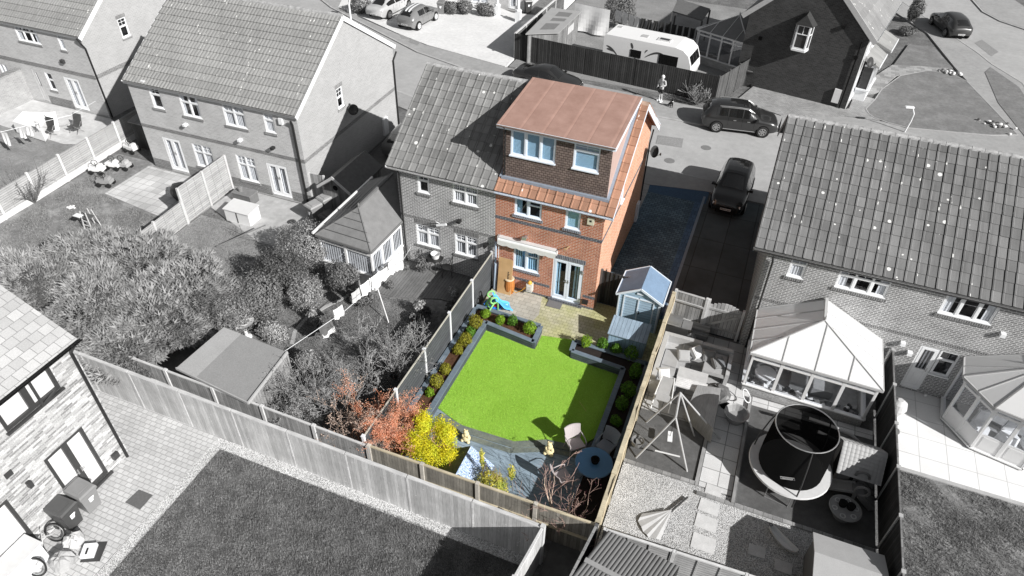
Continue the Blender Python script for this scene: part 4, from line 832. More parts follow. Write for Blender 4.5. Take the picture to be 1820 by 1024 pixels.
m=M(); s,zz=hit(oy,Y,202,809); m.fr(oy,Y,Z,X,s-.1,s+.12,zz-.12,zz+.1,0,.12); s,zz=hit(oy,Y,50,860); m.fr(oy,Y,Z,X,s-.06,s+.06,zz-.1,zz+.12,0,.14); part(hb,'wall_light',m,DGREY)
m=M(); s,zz=hit(oy,Y,15,843); m.fr(oy,Y,Z,X,s-.11,s+.11,zz-.1,zz+.1,0,.02); part(hb,'air_vent',m,DGREY)
# ---- top right house (dark gable, white front)
rz=math.radians(-11); ht=thing('corner_house','corner house at top right with shaded dark gable and oriel window','house',(5.04,46.7,0),rz)
TT=WM[ht]; Ux=TT.to_3x3()@X; Uy=TT.to_3x3()@Y; ee=4.85; WG=7.35
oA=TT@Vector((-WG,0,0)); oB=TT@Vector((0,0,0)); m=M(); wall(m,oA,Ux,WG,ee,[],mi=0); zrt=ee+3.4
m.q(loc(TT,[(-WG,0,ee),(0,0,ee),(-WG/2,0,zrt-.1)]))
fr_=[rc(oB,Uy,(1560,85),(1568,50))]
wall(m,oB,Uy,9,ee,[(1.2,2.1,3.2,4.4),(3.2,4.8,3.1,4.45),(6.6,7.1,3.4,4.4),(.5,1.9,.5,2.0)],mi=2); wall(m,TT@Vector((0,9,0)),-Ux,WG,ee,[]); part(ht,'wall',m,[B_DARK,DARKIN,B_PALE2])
for r in((1.2,2.1,3.2,4.4),(3.2,4.8,3.1,4.45),(6.6,7.1,3.4,4.4),(.5,1.9,.5,2.0)): window(ht,oB,Uy,r,2 if r[1]-r[0]>.6 else 1,.33,0,'f','w')
A=TT@Vector((.4,-.12,ee-.3)); V=(TT@Vector((-WG/2,-.12,zrt))-A); LV=V.length; V.normalize(); m=M(); pantiles(m,A,Uy,V,9.4,11,LV/11,p=.24,amp=.02)
B=TT@Vector((-WG-.4,9.3,ee-.3)); V3=(TT@Vector((-WG/2,9.3,zrt))-B).normalized(); pantiles(m,B,-Uy,V3,9.4,11,LV/11,p=.24,amp=.02); rt_=part(ht,'roof',m,tile_mat('pantile_mid',g(.24),.08))
m=M()
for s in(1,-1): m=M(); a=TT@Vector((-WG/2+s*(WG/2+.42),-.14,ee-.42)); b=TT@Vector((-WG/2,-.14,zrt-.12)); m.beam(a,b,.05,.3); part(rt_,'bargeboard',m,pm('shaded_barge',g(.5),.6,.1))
m=M(); gutter(m,TT@Vector((.42,-.1,ee-.32)),TT@Vector((.42,9.3,ee-.32)),Ux,.06); part(rt_,'gutter',m,WHITE)
# oriel on the gable
s,zz=hit(oA,Ux,1425,62); sx0=s-.5; 
m=M(); q0,q1,z0_,z1_=sx0,sx0+1.05,zz-.75,zz+.75; Nn=-Uy
g0=lambda a,n,z:oA+Ux*a+Nn*n+Z*z
om=M()
om.hexa([g0(q0,0,z0_-.12),g0(q0+.2,.55,z0_-.12),g0(q1-.0,.55,z0_-.12),g0(q1+.1,0,z0_-.12),g0(q0,0,z0_),g0(q0+.2,.55,z0_),g0(q1,.55,z0_),g0(q1+.1,0,z0_)])
for a,n,b,n2 in((q0+.05,.03,q0+.22,.47),(q0+.22,.47,q1-.05,.47),(q1-.05,.47,q1+.05,.03)):
    pa,pb=g0(a,n,0),g0(b,n2,0); U=(pb-pa); Lw=U.length; U.normalize()
    for q in((0,.07,z0_,z1_),(Lw-.07,Lw,z0_,z1_),(.07,Lw-.07,z0_,z0_+.08),(.07,Lw-.07,z1_-.08,z1_),(.07,Lw-.07,z1_-.6,z1_-.55)): om.fr(pa,U,Z,U.cross(Z),*q,-.04,.03)
    if Lw>.6: om.fr(pa,U,Z,U.cross(Z),Lw/2-.015,Lw/2+.015,z1_-.55,z1_-.08,-.03,.02)
orl=part(ht,'oriel_window',om,WHITE)
gm=M()
for a,n,b,n2 in((q0+.05,.03,q0+.22,.45),(q0+.22,.45,q1-.05,.45),(q1-.05,.45,q1+.05,.03)): gm.q([g0(a,n,z0_),g0(b,n2,z0_),g0(b,n2,z1_),g0(a,n,z1_)])
part(orl,'pane',gm,pm('dark_glass_solid',g(.06),.08,.3,2))
rm=M(); ap=g0((q0+q1)/2+.05,.05,z1_+.75); ap2=g0((q0+q1)/2+.05,.5,z1_+.62); 
a,b,c,d=g0(q0-.12,0,z1_),g0(q0+.05,.65,z1_),g0(q1+.1,.65,z1_),g0(q1+.22,0,z1_); rm.q([a,b,ap2,ap]); rm.q([d,ap,ap2,c]); rm.q([b,c,ap2]); rm.q([a,d,c,b]); part(orl,'roof',rm,pm('dark_slate',g(.035),.8,.3,8))
m=M(); s,zz=hit(oA,Ux,1487,172); m.fr(oA,Ux,Z,Nn,s-.22,s+.2,.35,1.25,0,.12); part(ht,'meter_box',m,pm('meter_grey',g(.8),.5,.05))
for u,v in((1500,48),(1352,68),(1522,102)):
    s,zz=hit(oA,Ux,u,v); m=M(); m.fr(oA,Ux,Z,Nn,s-.1,s+.1,zz-.1,zz+.1,0,.12); part(ht,'air_vent',m,BLK)
m=M(); m.tube([TT@Vector((-.35,-.08,ee-.5)),TT@Vector((-.35,-.08,.05))],.045,8); part(ht,'downpipe',m,BLK)
# bay roofs and porch of the white front
with Loc(ht):
    m=M()
    for ya,yb_,zt_,zb_,dp in((1.7,4.6,2.95,2.45,.95),(4.7,7.6,3.05,2.6,1.1)):
        m.hexa([(0,ya,zb_+.35-.1),(dp,ya+.1,zb_-.1),(dp,yb_-.1,zb_-.1),(0,yb_,zb_+.35-.1),(0,ya,zt_),(dp,ya+.1,zb_),(dp,yb_-.1,zb_),(0,yb_,zt_)])
    part(ht,'bay_roof',m,T_PAN)
    m=M(); 
    for ya,yb_,zb_,dp in((1.7,4.6,2.45,.95),(4.7,7.6,2.6,1.1)): m.box(dp,dp+.05,ya+.1,yb_-.1,zb_-.14,zb_+.02)
    part(ht,'fascia',m,WHITE)
    m=M(); m.box(.02,.75,1.9,4.3,0,.75); m.box(.02,.85,1.8,4.4,.75,.85)
    for y_ in(1.9,3.05,4.2): m.box(.66,.76,y_,y_+.1,.85,2.4)
    m.box(.1,.76,1.9,4.3,2.3,2.4); b_=part(ht,'bay_window',m,WHITE)
    gm=M(); gm.q([(.7,1.95,.85),(.7,4.25,.85),(.7,4.25,2.3),(.7,1.95,2.3)]); gm.q([(.1,1.92,.85),(.7,1.92,.85),(.7,1.92,2.3),(.1,1.92,2.3)]); part(b_,'pane',gm,MC['dark_glass_solid'])
sat_dish(ht,TT@Vector((.35,1.0,2.9)),(.7,-.5,.3),.34)
# ---- house at the top edge with porch columns
hp=thing('terraced_house','pale fronted house at the top edge with a patterned glass door between white columns','house',(-23,56.4,0))
oh=Vector((-27.5,55.3,0)); m=M(); a0=hit(oh,X,862,0)[0]; a1=hit(oh,X,897,18)
wn=(hit(oh,X,838,0)[0],hit(oh,X,868,8)[0],hit(oh,X,868,8)[1],3.2); s3,_=hit(oh,X,904,20); s4,_=hit(oh,X,919,30)
dn_=(s3,s4,.1,2.3); Lp=hit(oh,X,932,30)[0]
wall(m,oh,X,Lp,5,[wn,dn_]); wall(m,oh+X*Lp,Y,7,5,[]); part(hp,'wall',m,[B_PALE,DARKIN])
window(hp,oh,X,wn,2,None,0,'f','w'); french(hp,oh,X,dn_,leaves=1,curt='v')
m=M(); m.box(oh.x-.2,oh.x+Lp+.2,oh.y-1.7,oh.y+7,5,5.25); m.box(oh.x+s3-1.1,oh.x+s4+.6,oh.y-1.3,oh.y,2.75,2.95); part(hp,'roof',m,T_PAN)
m=M()
for u,v in((884,30),(921,40)):
    m=M(); p=G(u,v,0); m.box(p.x-.2,p.x+.2,p.y-.2,p.y+.2,0,.95); m.lathe((p.x,p.y,.95),[(.3,0),(.3,.06),(.12,.1),(.12,1.85)],4); part(hp,'porch_column',m,WHITE)
# ================================================================ fences and gates
WF=lambda n,v,**k: wood(n,g(v),**k)
F_LAP=WF('lap_panel_pale',.42,pl=.11,dirn='h',var=.12,gap=.1,weather=.15)
F_NEW=WF('new_closeboard',.5,pl=.125,dirn='v',var=.18,gap=.03,weather=.14,spots=1)
F_OLD=wood('old_closeboard',(.26,.245,.215),pl=.1,dirn='v',var=.25,gap=.06,weather=.25)
F_DARK=WF('dark_closeboard',.05,pl=.14,dirn='v',var=.3,gap=.2,weather=.2)
F_COMP=wood('dark_composite',(.075,.08,.085),pl=.17,dirn='h',var=.1,gap=.07,weather=.15)
F_BUFF=wood('buff_lap',(.42,.36,.25),pl=.1,dirn='v',var=.25,gap=.05,weather=.25)
F_BLK=WF('black_lap',.045,pl=.12,dirn='v',var=.3,gap=.12,weather=.3)
PCONC=CONC
CAPB=wood('buff_cap_rail',(.50,.44,.32),pl=.3,dirn='h',var=.1,gap=0,weather=.25)
CAPG=WF('grey_cap_rail',.6,pl=.3,dirn='h',var=.1,gap=0,weather=.2)
def fence(name,label,A,B,h,pm_,postm,step=1.85,n=None,z0=0,post=.1,ph=.08,capm=None,grav=0,gravm=None,rails=0,cat='fence',battens=0,heights=None,back=1,thick=.03,caph=.05,capw=.07,pt=None,group=None):
    A=Vector((*A,z0));B=Vector((*B,z0)); d=B-A; L=d.length; d.normalize(); nn=d.cross(Z)*back
    n=n or max(1,round(L/step)); T=thing(name,label,cat,A,0,group); s=L/n
    for i in range(n+1):
        hh=heights[min(i,n-1)] if heights else h
        m=M(); p=A+d*(s*i); m.fr(p,d,Z,nn,-post/2,post/2,-.1,hh+ph,-post/2,post/2); 
        if pt: m.fr(p,d,Z,nn,-post/2-.015,post/2+.015,hh+ph,hh+ph+.03,-post/2-.015,post/2+.015)
        part(T,'post',m,postm)
    for i in range(n):
        hh=heights[i] if heights else h
        p=A+d*(s*i); m=M(); a,b=post/2-.005,s-post/2+.005
        m.fr(p,d,Z,nn,a,b,grav,hh,-thick/2,thick/2); jit=0
        P_=part(T,'panel',m,pm_)
        if capm: c=M(); c.fr(p,d,Z,nn,a-.01,b+.01,hh,hh+caph,-capw/2,capw/2); part(P_,'cap_rail',c,capm)
        if battens:
            for k in range(battens+1): c=M(); x=a+.02+(b-a-.04)*k/battens; c.fr(p,d,Z,nn,x-.02,x+.02,grav,hh,thick/2,thick/2+.025); part(P_,'batten',c,pm_)
        if rails:
            for k in range(rails): c=M(); zz=grav+(hh-grav)*(k+.5)/rails; c.fr(p,d,Z,nn,a,b,zz-.04,zz+.04,thick/2,thick/2+.05); part(P_,'rail',c,capm or pm_)
        if grav: c=M(); c.fr(p,d,Z,nn,a,b,-.05,grav,-.03,.03); part(T,'gravel_board',c,gravm or postm)
    return T
fence('garden_fence','dark slatted composite fence with white posts, on the left of the coloured garden',(-9.02,21.66),(-9.02,11.2),1.75,F_COMP,pm('white_post',(.72,.73,.75),.6,.06),n=5,step=2,capm=pm('pale_cap',(.5,.48,.42),.7,.1),caph=.025,capw=.05,ph=.06,pt=1,post=.09)
fence('garden_fence','weathered buff topped fence on the right of the coloured garden, cable strung along it',(-1.36,22.2),(-1.36,11.2),1.58,F_BUFF,CAPB,n=6,capm=CAPB,capw=.13,ph=.07,pt=1,post=.11)
fence('garden_fence','old grey closeboard fence with concrete posts closing the bottom of the coloured garden',(-8.75,11.05),(-1.35,11.12),1.62,F_OLD,pm('pale_concrete_post',(.5,.47,.42),.9,.2,5),n=4,capm=CAPB,ph=.06,rails=1,post=.12)
fence('garden_fence','old grey closeboard fence with concrete posts behind the shed and bare trees',(-18.9,11.2),(-8.78,11.05),1.58,F_OLD if 0 else WF('old_closeboard_grey',.3,pl=.1,dirn='v',var=.25,gap=.06,weather=.25),pm('pale_post_grey',g(.6),.9,.15,5),n=5,capm=CAPG,ph=.07,rails=1,post=.12)
fence('garden_fence','long new pale closeboard fence with a capping rail between new lawn and old gardens',(-22,10.5),(-2.75,10.34),1.85,F_NEW,CAPG,n=9,capm=CAPG,capw=.1,ph=-.02,post=.06,thick=.04)
fence('garden_fence','new pale fence running to the bottom edge, post and rail side showing',(-2.72,10.34),(-3.35,5.2),1.85,F_NEW,pm('new_post',g(.55),.8,.1,4),n=3,capm=CAPG,ph=.1,rails=2,post=.13,back=1)
fence('garden_fence','black shaded fence run beside the corrugated shed',(-1.35,11.05),(-2.1,5.2),1.7,F_BLK,pm('dark_post',g(.1),.8,.2),n=3,capm=WF('black_cap',.3,pl=.3,dirn='h'),ph=.06)
fence('garden_fence','pale lap fence with upright battens behind the corrugated shed',(-1.1,11.15),(6.8,11.45),1.5,F_LAP,pm('pale_post_2',g(.6),.9,.15,5),n=4,capm=CAPG,battens=3,back=1,ph=.05)
fence('garden_fence','dark panel fence with slim pale posts between the two right hand gardens',(6.72,22.0),(6.78,9.2),1.72,F_BLK,pm('slim_post',g(.42),.7,.1),n=7,capm=WF('slim_cap',.2,pl=.3,dirn='h'),capw=.05,ph=.05,post=.09,pt=1)
fence('garden_fence','pale lap panel fence with concrete posts beside the far left garden',(-32.95,26.6),(-32.2,13.2),1.45,F_LAP,pm('bright_post',g(.72),.9,.08,5),n=7,battens=3,grav=.28,gravm=pm('gravel_board',g(.66),.9,.1,4),back=-1,ph=.06)
fence('garden_fence','tall lap fence panel end-on to the pale house',(-24.35,23.55),(-24.3,20.2),1.95,F_LAP,PCONC,n=2,battens=3,back=-1,ph=0)
fence('garden_fence','low pale lap fence stepping down the lawn towards the conifer hedge',(-24.28,20.15),(-24.0,12.8),1.25,F_LAP,PCONC,n=4,battens=3,back=-1,ph=.05)
fence('garden_fence','dark brown closeboard fence along the pavement in front of the caravan',(-17.3,45.6),(-2.95,44.1),1.85,F_DARK,F_DARK,n=8,ph=0,post=.06,capm=None)
fence('garden_fence','dark fence turning back from the pavement towards the corner house',(-2.9,44.1),(-1.5,48.0),1.8,WF('mid_closeboard',.1,pl=.14,dirn='v',var=.25,gap=.1),MC['dark_post'],n=3,ph=.1,post=.1)
fence('garden_fence','pale topped side fence behind the top driveway shed',(-17.35,45.65),(-17.1,56),1.8,WF('shade_lap',.12,pl=.12,dirn='h'),CAPG,n=5,capm=CAPG,capw=.14,ph=.03)
fence('garden_fence','pale trellis fence in shade left of the small gap shed',(-19.75,24.05),(-18.95,24.1),1.75,WF('pale_panel',.3,pl=.12,dirn='v'),PCONC,n=1,ph=.02)
fence('garden_fence','dark gate panel across the passage beside the red brick house',(-4.4,22.35),(-3.2,22.3),1.75,F_BLK,MC['dark_post'],n=1,battens=6,ph=.05)
fence('garden_fence','closeboard fence with two rails closing the side drive beside the barbecue',(-1.3,22.28),(-.05,22.2),1.72,WF('mid_board',.3,pl=.13,dirn='v',gap=.1),PCONC,n=1,rails=2,capm=WF('rail_pale',.5,pl=.3,dirn='h'),caph=.04,back=1,ph=.08)
# arched gate
T=thing('garden_gate','arched wooden side gate between the fence and the right house','gate',(.05,22.25,0)); m=M(); n=9; wd=1.25/n
for i in range(n):
    x=.1+i*wd; t=(i+.5)/n; h=1.5+.22*math.sin(math.pi*t); m.box(x,x+wd-.012,22.23,22.26,.06,h)
gt=part(T,'gate_leaf',m,WF('gate_board',.4,pl=.3,dirn='v',gap=0))
m=M()
for z in(.35,1.3): m.box(.1,1.35,22.19,22.23,z,z+.09)
m.beam((.12,22.2,.42),(1.33,22.2,1.3),.04,.09); part(gt,'ledge',m,WF('gate_rail',.45,pl=.3,dirn='h',gap=0))
m=M(); m.box(-.02,.1,22.18,22.3,0,1.75); part(T,'post',m,PCONC); m=M(); m.box(1.36,1.46,22.18,22.3,0,1.6); part(T,'post',m,PCONC)
# cable and sheathing draped along the right fence
m=M(); y=22.0; pts=[]
while y>11.3: pts.append((-1.27+.02*math.sin(y*3),y,1.60+.05*math.sin(y*2.1)+R.uniform(-.02,.02))); y-=.25
m.tube(pts,.02,5); pts=[(x-.14+R.uniform(-.01,.01),y,z-.06+R.uniform(-.02,.03)) for x,y,z in pts]; m.tube(pts,.012,5)
solo('cable','x' and m,pm('tan_cable',(.55,.47,.34),.7,.2),'pale string light cable strung along the right garden fence top','cable',loc=(-1.33,16.5,1.5))
# ================================================================ plants
def leaves(m,c,rad,n,size,shape=0.0,flat=.5,up=0,long=1.6,lump=None,inner=.55,mi=0,rng=R,zmin=None,fuzz=.05):
    c=Vector(c)
    ls=[]
    k=lump or 10
    for _ in range(k):
        d=Vector((rng.gauss(0,1),rng.gauss(0,1),rng.gauss(0,1)+.2)).normalized(); ls.append((d,rng.uniform(.75,1.15)))
    for _ in range(n):
        d=Vector((rng.gauss(0,1),rng.gauss(0,1),rng.gauss(0,1))).normalized()
        s=max((l*(.55+.45*max(0,d.dot(q))**2) for q,l in ls)); r=rng.uniform(inner,1)**.5*s*(1+rng.gauss(0,fuzz))
        p=c+Vector((d.x*rad[0],d.y*rad[1],d.z*rad[2]))*r
        if zmin is not None and p.z<zmin: p.z=zmin+rng.uniform(0,.1)
        nn=(d+Vector((rng.gauss(0,.5),rng.gauss(0,.5),rng.gauss(0,.5)+up))).normalized()
        t=nn.cross(Vector((rng.gauss(0,1),rng.gauss(0,1),rng.gauss(0,1)))).normalized(); b=nn.cross(t)
        z=size*rng.uniform(.6,1.3); a=t*z*long*.5; b=b*z*.5
        m.q([p-a,p+b*.8-a*.1,p+a,p-b*.8+a*.1],mi)
def plant(name,label,cat,c,rad,n,size,mat,group=None,stem=True,stemm=None,**k):
    base=Vector((c[0],c[1],c[3] if len(c)>3 else 0)); T=thing(name,label,cat,base,0,group)
    m=M(); leaves(m,c[:3],rad,n,size,zmin=base.z+.02,**k); part(T,'foliage',m,mat,uv=False)
    if stem:
        m=M(); 
        for _ in range(4):
            e=Vector(c[:3])+Vector((R.uniform(-.5,.5)*rad[0],R.uniform(-.5,.5)*rad[1],R.uniform(-.2,.3)*rad[2])); m.tube([base,(base+e)/2+Vector((R.uniform(-.05,.05),R.uniform(-.05,.05),0))*rad[0],e],[.03*rad[0]+.012,.02*rad[0]+.008,.006],5)
        part(T,'stem',m,stemm or BARK,uv=False)
    return T
BARK=pm('bark_grey',g(.16),.95,.3,6)
BARKC=pm('bark_pink',(.42,.30,.22),.9,.3,6)
def bare(name,label,cat,base,h,spread,mat,twm,n0=5,depth=4,r0=.06,seed=1,tw=3,lean=(0,0),kink=.35,upb=.25,group=None,minr=.004,leaf=None,lsz=.03,lpt=2):
    rg=random.Random(seed); T=thing(name,label,cat,base,0,group); m=M(); t=M(); lf=M(); B=Vector(base)
    def br(p,d,L,r,lev):
        pts=[p]; k=4 if lev<2 else 3
        for i in range(k):
            d=(d+Vector((rg.gauss(0,kink*.35),rg.gauss(0,kink*.35),rg.gauss(0,kink*.2)+upb*.15))).normalized(); pts.append(pts[-1]+d*L/k)
        rr=[max(r*(1-.55*i/k),minr) for i in range(k+1)]
        (m if lev<2 else t).tube(pts,rr,6 if lev<1 else(4 if lev<2 else 3),cap=False)
        if lev>=depth:
            if leaf:
                for q in pts[1:]:
                    for _ in range(lpt):
                        w=q+Vector((rg.gauss(0,.05),rg.gauss(0,.05),rg.gauss(0,.05))); a=Vector((rg.gauss(0,1),rg.gauss(0,1),rg.gauss(0,1))).normalized()*lsz; b=a.cross(Vector((rg.gauss(0,1),rg.gauss(0,1),1))).normalized()*lsz*.6
                        lf.q([w-a,w+b,w+a,w-b])
            return
        for _ in range(tw+(1 if rg.random()<.5 else 0)):
            i=rg.randint(1,k); q=pts[i]; dd=(d+Vector((rg.gauss(0,.6),rg.gauss(0,.6),rg.gauss(0,.5)+upb))).normalized()
            br(q,dd,L*rg.uniform(.5,.8),rr[i]*.62,lev+1)
    for i in range(n0):
        a=2*math.pi*i/n0+rg.uniform(-.4,.4); d=Vector((math.cos(a)*spread+lean[0],math.sin(a)*spread+lean[1],1)).normalized(); br(B+Vector((math.cos(a),math.sin(a),0))*r0*.8,d,h*rg.uniform(.4,.6),r0*rg.uniform(.6,1),0)
    part(T,'trunk',m,mat,uv=False); part(T,'twigs',t,twm,uv=False)
    if leaf: part(T,'foliage',lf,leaf,uv=False)
    return T
# ================================================================ raised beds
SLP=wood('painted_sleeper',(.085,.10,.12),pl=.1,dirn='h',var=.1,gap=.12,weather=.25)
SLT=wood('sleeper_coping',(.15,.19,.23),pl=.4,dirn='h',var=.1,gap=0,weather=.25)
SOILB=MC['brown_soil']
def bed(label,outer,walls,soil,h=.36,hs=.3):
    T=thing('raised_bed',label,'raised bed',(outer[0][0],outer[0][1],0))
    m=M(); c=M()
    for a,b in walls: m.beam((*a,h/2),(*b,h/2),.13,h); c.beam((*a,h+.02),(*b,h+.02),.19,.04)
    part(T,'wall',m,SLP); part(T,'coping',c,SLT); s=M()
    for p in soil: s.prism(p,hs-.05,hs)
    part(T,'soil',s,MC['shadow_dark_soil'] if outer[0][0]>-3 else SOILB); return T
bed('dark painted raised bed wrapping the left and top of the bright lawn',[(-8.9,15)],[((-8.17,19.0),(-8.17,12.9)),((-8.15,18.95),(-5.98,18.65)),((-5.98,18.6),(-6.02,19.6)),((-6.05,19.62),(-8.9,19.72)),((-8.86,19.6),(-8.86,12.9))],[[(-8.8,12.9),(-8.2,12.9),(-8.2,19.6),(-8.8,19.6)],[(-8.2,18.98),(-6.05,18.7),(-6.05,19.56),(-8.2,19.6)]])
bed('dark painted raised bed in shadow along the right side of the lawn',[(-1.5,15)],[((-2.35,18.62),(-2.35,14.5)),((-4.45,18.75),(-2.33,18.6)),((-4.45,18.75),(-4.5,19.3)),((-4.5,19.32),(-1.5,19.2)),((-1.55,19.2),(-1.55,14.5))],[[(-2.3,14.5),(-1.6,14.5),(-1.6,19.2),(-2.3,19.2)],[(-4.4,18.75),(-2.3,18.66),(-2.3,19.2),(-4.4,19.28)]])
# topiary
def box_ball(lbl,u,v,r,mat,sz=1.15,z=.3,group='clipped bushes in the left raised bed',dark=0):
    r*=R.uniform(.85,1.14); sz*=R.uniform(.85,1.2); p=G(u,v,z+r); plant('clipped_bush',lbl,'shrub',(p.x,p.y,z+r*.95,z),(r,r,r*sz),900,.05,mat,group=group,lump=24,inner=.6,long=1.3,stem=True,fuzz=.07)
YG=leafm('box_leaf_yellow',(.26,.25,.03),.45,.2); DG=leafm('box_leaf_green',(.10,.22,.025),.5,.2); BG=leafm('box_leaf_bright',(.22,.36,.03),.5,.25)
for t in [('bright green bush at the far corner of the left bed, beside the slide',863,557,.24,BG),('green bush, second along the top bed from the slide',889,568,.24,BG),('green bush, third along the top bed from the slide',911,570,.26,DG),('lime bush at the open end of the top bed',942,582,.27,BG),
 ('yellowish clipped bush nearest the corner on the left bed',845,571,.27,YG),('small green bush low in the left bed, second from the corner',836,591,.19,DG),('yellowish clipped bush, third from the corner of the left bed',827,603,.26,YG),('yellowish clipped bush at the middle of the left bed',814,621,.25,YG),('olive clipped bush just below the gap in the left bed',791,656,.26,YG),('olive clipped bush beside the orange shrub',776,677,.25,YG),('tiny green plant at the near end of the left bed',764,697,.14,BG)]:
    box_ball(*t)
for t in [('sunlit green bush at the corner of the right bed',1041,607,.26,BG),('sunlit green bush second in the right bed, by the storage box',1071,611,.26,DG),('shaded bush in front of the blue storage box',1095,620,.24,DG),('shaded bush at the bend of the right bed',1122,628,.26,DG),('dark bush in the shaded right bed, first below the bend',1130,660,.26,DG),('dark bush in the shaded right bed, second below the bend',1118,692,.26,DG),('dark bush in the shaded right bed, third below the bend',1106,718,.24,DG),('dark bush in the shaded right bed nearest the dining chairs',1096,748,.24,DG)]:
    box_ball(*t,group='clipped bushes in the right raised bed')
YEL=leafm('golden_leaf',(.78,.70,.035),.35,.4,tip=(.62,.68,.05))
T=thing('golden_shrub','big golden yellow shrub behind the bottom fence beside the little playhouse','shrub',(-7.35,12.5,0)); m=M()
for c,r,n in (((-7.6,12.6,1.45),(.34,.34,.62),2600),((-7.15,12.75,1.3),(.3,.3,.5),1800),((-6.8,12.6,1.25),(.34,.34,.6),2400),((-7.75,12.2,1.0),(.4,.35,.5),2000),((-7.3,12.1,.8),(.75,.5,.6),4200),((-6.6,12.2,.8),(.4,.35,.45),1800)): leaves(m,c,r,n,.034,lump=40,long=2.4,inner=.15,up=.5,fuzz=.22)
part(T,'foliage',m,YEL,uv=False); m=M()
for i in range(12): m.tube([(-7.3+R.uniform(-.15,.15),12.45,0),(-7.3+R.uniform(-.4,.4),12.4,.7),(-7.3+R.uniform(-.6,.6),12.4+R.uniform(-.3,.3),1.5)],[.02,.014,.006],4)
part(T,'stem',m,BARKC,uv=False)
T=thing('golden_shrub','thin pale yellow shrub against the bottom fence with two tall shoots','shrub',(-4.75,11.7,0)); m=M()
YE2=leafm('pale_golden_leaf',(.70,.62,.12),.4,.35,tip=(.35,.42,.08))
leaves(m,(-4.8,11.75,.85),(.62,.4,.65),2000,.04,lump=14,long=2.4,inner=.2,up=.4); leaves(m,(-5.3,12.0,1.5),(.1,.1,.55),260,.04,long=2.4,inner=.1); leaves(m,(-4.3,11.95,1.45),(.16,.12,.45),260,.04,long=2.4,inner=.1)
part(T,'foliage',m,YE2,uv=False); m=M()
for i in range(26): x=-4.8+R.gauss(0,.28); m.tube([(-4.8+R.uniform(-.1,.1),11.75,0),(x,11.75+R.uniform(-.2,.2),.8),(x+R.uniform(-.1,.1),11.8+R.uniform(-.2,.2),1.55)],[.01,.007,.004],3,cap=False)
part(T,'stem',m,BARKC,uv=False)
RED=leafm('red_orange_leaf',(.95,.40,.22),.25,.45,tip=(.9,.58,.44))
bare('red_shrub','orange red twiggy shrub spilling over the near end of the left bed','shrub',(-8.75,12.35,0),2.5,.5,BARKC,pm('reddish_twig',(.6,.3,.2),.9,.2,4),n0=11,depth=3,r0=.035,seed=5,tw=3,leaf=RED,lsz=.02,lpt=9)
bare('red_shrub','brown and pink twiggy shrub between the orange shrub and bare grey trees','shrub',(-9.6,11.85,0),2.2,.6,BARKC,pm('brown_twig',(.46,.38,.33),.9,.2,4),n0=8,depth=3,r0=.04,seed=9,tw=3,leaf=leafm('dull_pink_leaf',(.5,.38,.31),.4,.2),lsz=.03,lpt=2)
bare('bare_tree','small bare purple twigged tree in the bottom corner by the glass table','tree',(-2.55,11.75,0),2.5,.75,pm('pale_bark',(.60,.46,.36),.85,.25,8),pm('purple_twig',(.46,.31,.26),.8,.2,8),n0=5,depth=4,r0=.034,seed=14,tw=2,minr=.004,leaf=leafm('purple_bud',(.20,.07,.10),.4,.1),lsz=.012,lpt=1)
TWG=pm('grey_twig',g(.30),.95,.25,8)
for i,(x,y,h,sp,lb) in enumerate([(-11.2,12.9,2.5,.75,'bare grey tree with a spreading crown over the bottom of the neighbouring garden'),(-10.3,15.2,2.6,.65,'bare grey tree leaning over the dark slatted fence'),(-12.3,12.0,2.0,.8,'low bare grey shrub hanging over the old closeboard fence')]):
    bare('bare_tree',lb,'tree',(x,y,0),h,sp,BARK,TWG,n0=6,depth=4,r0=.07,seed=20+i,tw=3,minr=.006,leaf=leafm('grey_bud',g(.36),.4,.1),lsz=.022,lpt=1)
bare('bare_shrub','fountain of thin bare stems beside the slatted fence','shrub',(-10.2,17.2,0),1.5,.45,BARK,pm('pale_twig',g(.42),.95,.2,8),n0=22,depth=1,r0=.02,seed=33,tw=2,minr=.005,kink=.15)
# ================================================================ garden objects in colour
# slide toy
T=thing('toy_slide','green and blue plastic toddler slide on the patio by the cardboard','toy slide',(-8.1,20.4,0))
BLU=pm('blue_plastic',(.10,.42,.80),.35,.05); DBL=pm('deep_blue_plastic',(.02,.16,.55),.35,.05); GRN=pm('green_plastic',(.28,.62,.22),.4,.05)
a=G(878,532,.75); b=G(908,548,.06); m=M(); d=(b-a); s=Vector((d.y,-d.x,0)).normalized()*.2; K=9; pts=[]
for i in range(K+1):
    t=i/K; p=a+d*t; p.z=.78*(1-t)**1.25*1.0+.08+ (.05*math.sin(t*9)); pts.append(p)
for i in range(K):
    p,q=pts[i],pts[i+1]; m.q([p-s,p+s,q+s,q-s]); 
    for k in(-1,1): m.q([p+s*k,p+s*k*1.15+Z*.09,q+s*k*1.15+Z*.09,q+s*k]); m.q([p+s*k*1.15+Z*.09,p+s*k*1.3,q+s*k*1.3,q+s*k*1.15+Z*.09])
part(T,'slide',m,BLU)
m=M(); s2=s.normalized(); dd=-(Vector((d.x,d.y,0)).normalized())
for k in(-1,1):
    c=a+s2*k*.22+Z*.12; A_=Matrix((dd,Z,s2)).transposed(); m.torus(c+dd*.06,.15,.035,14,6,A=A_); m.beam(c-Z*.1+dd*.05,c+dd*.45-Z*.82,.05,.07); m.beam(c-Z*.1-dd*.1,c-dd*.12-Z*.85,.04,.05)
for k in range(3): m.beam(a-s2*.22+dd*(.12+.12*k)-Z*(.15+.22*k),a+s2*.22+dd*(.12+.12*k)-Z*(.15+.22*k),.09,.04)
part(T,'ladder',m,GRN)
T=thing('water_play_tray','round deep blue plastic play tray with coloured balls beside the slide','toy',(-8.45,19.95,0)); p=G(876,545,.12)
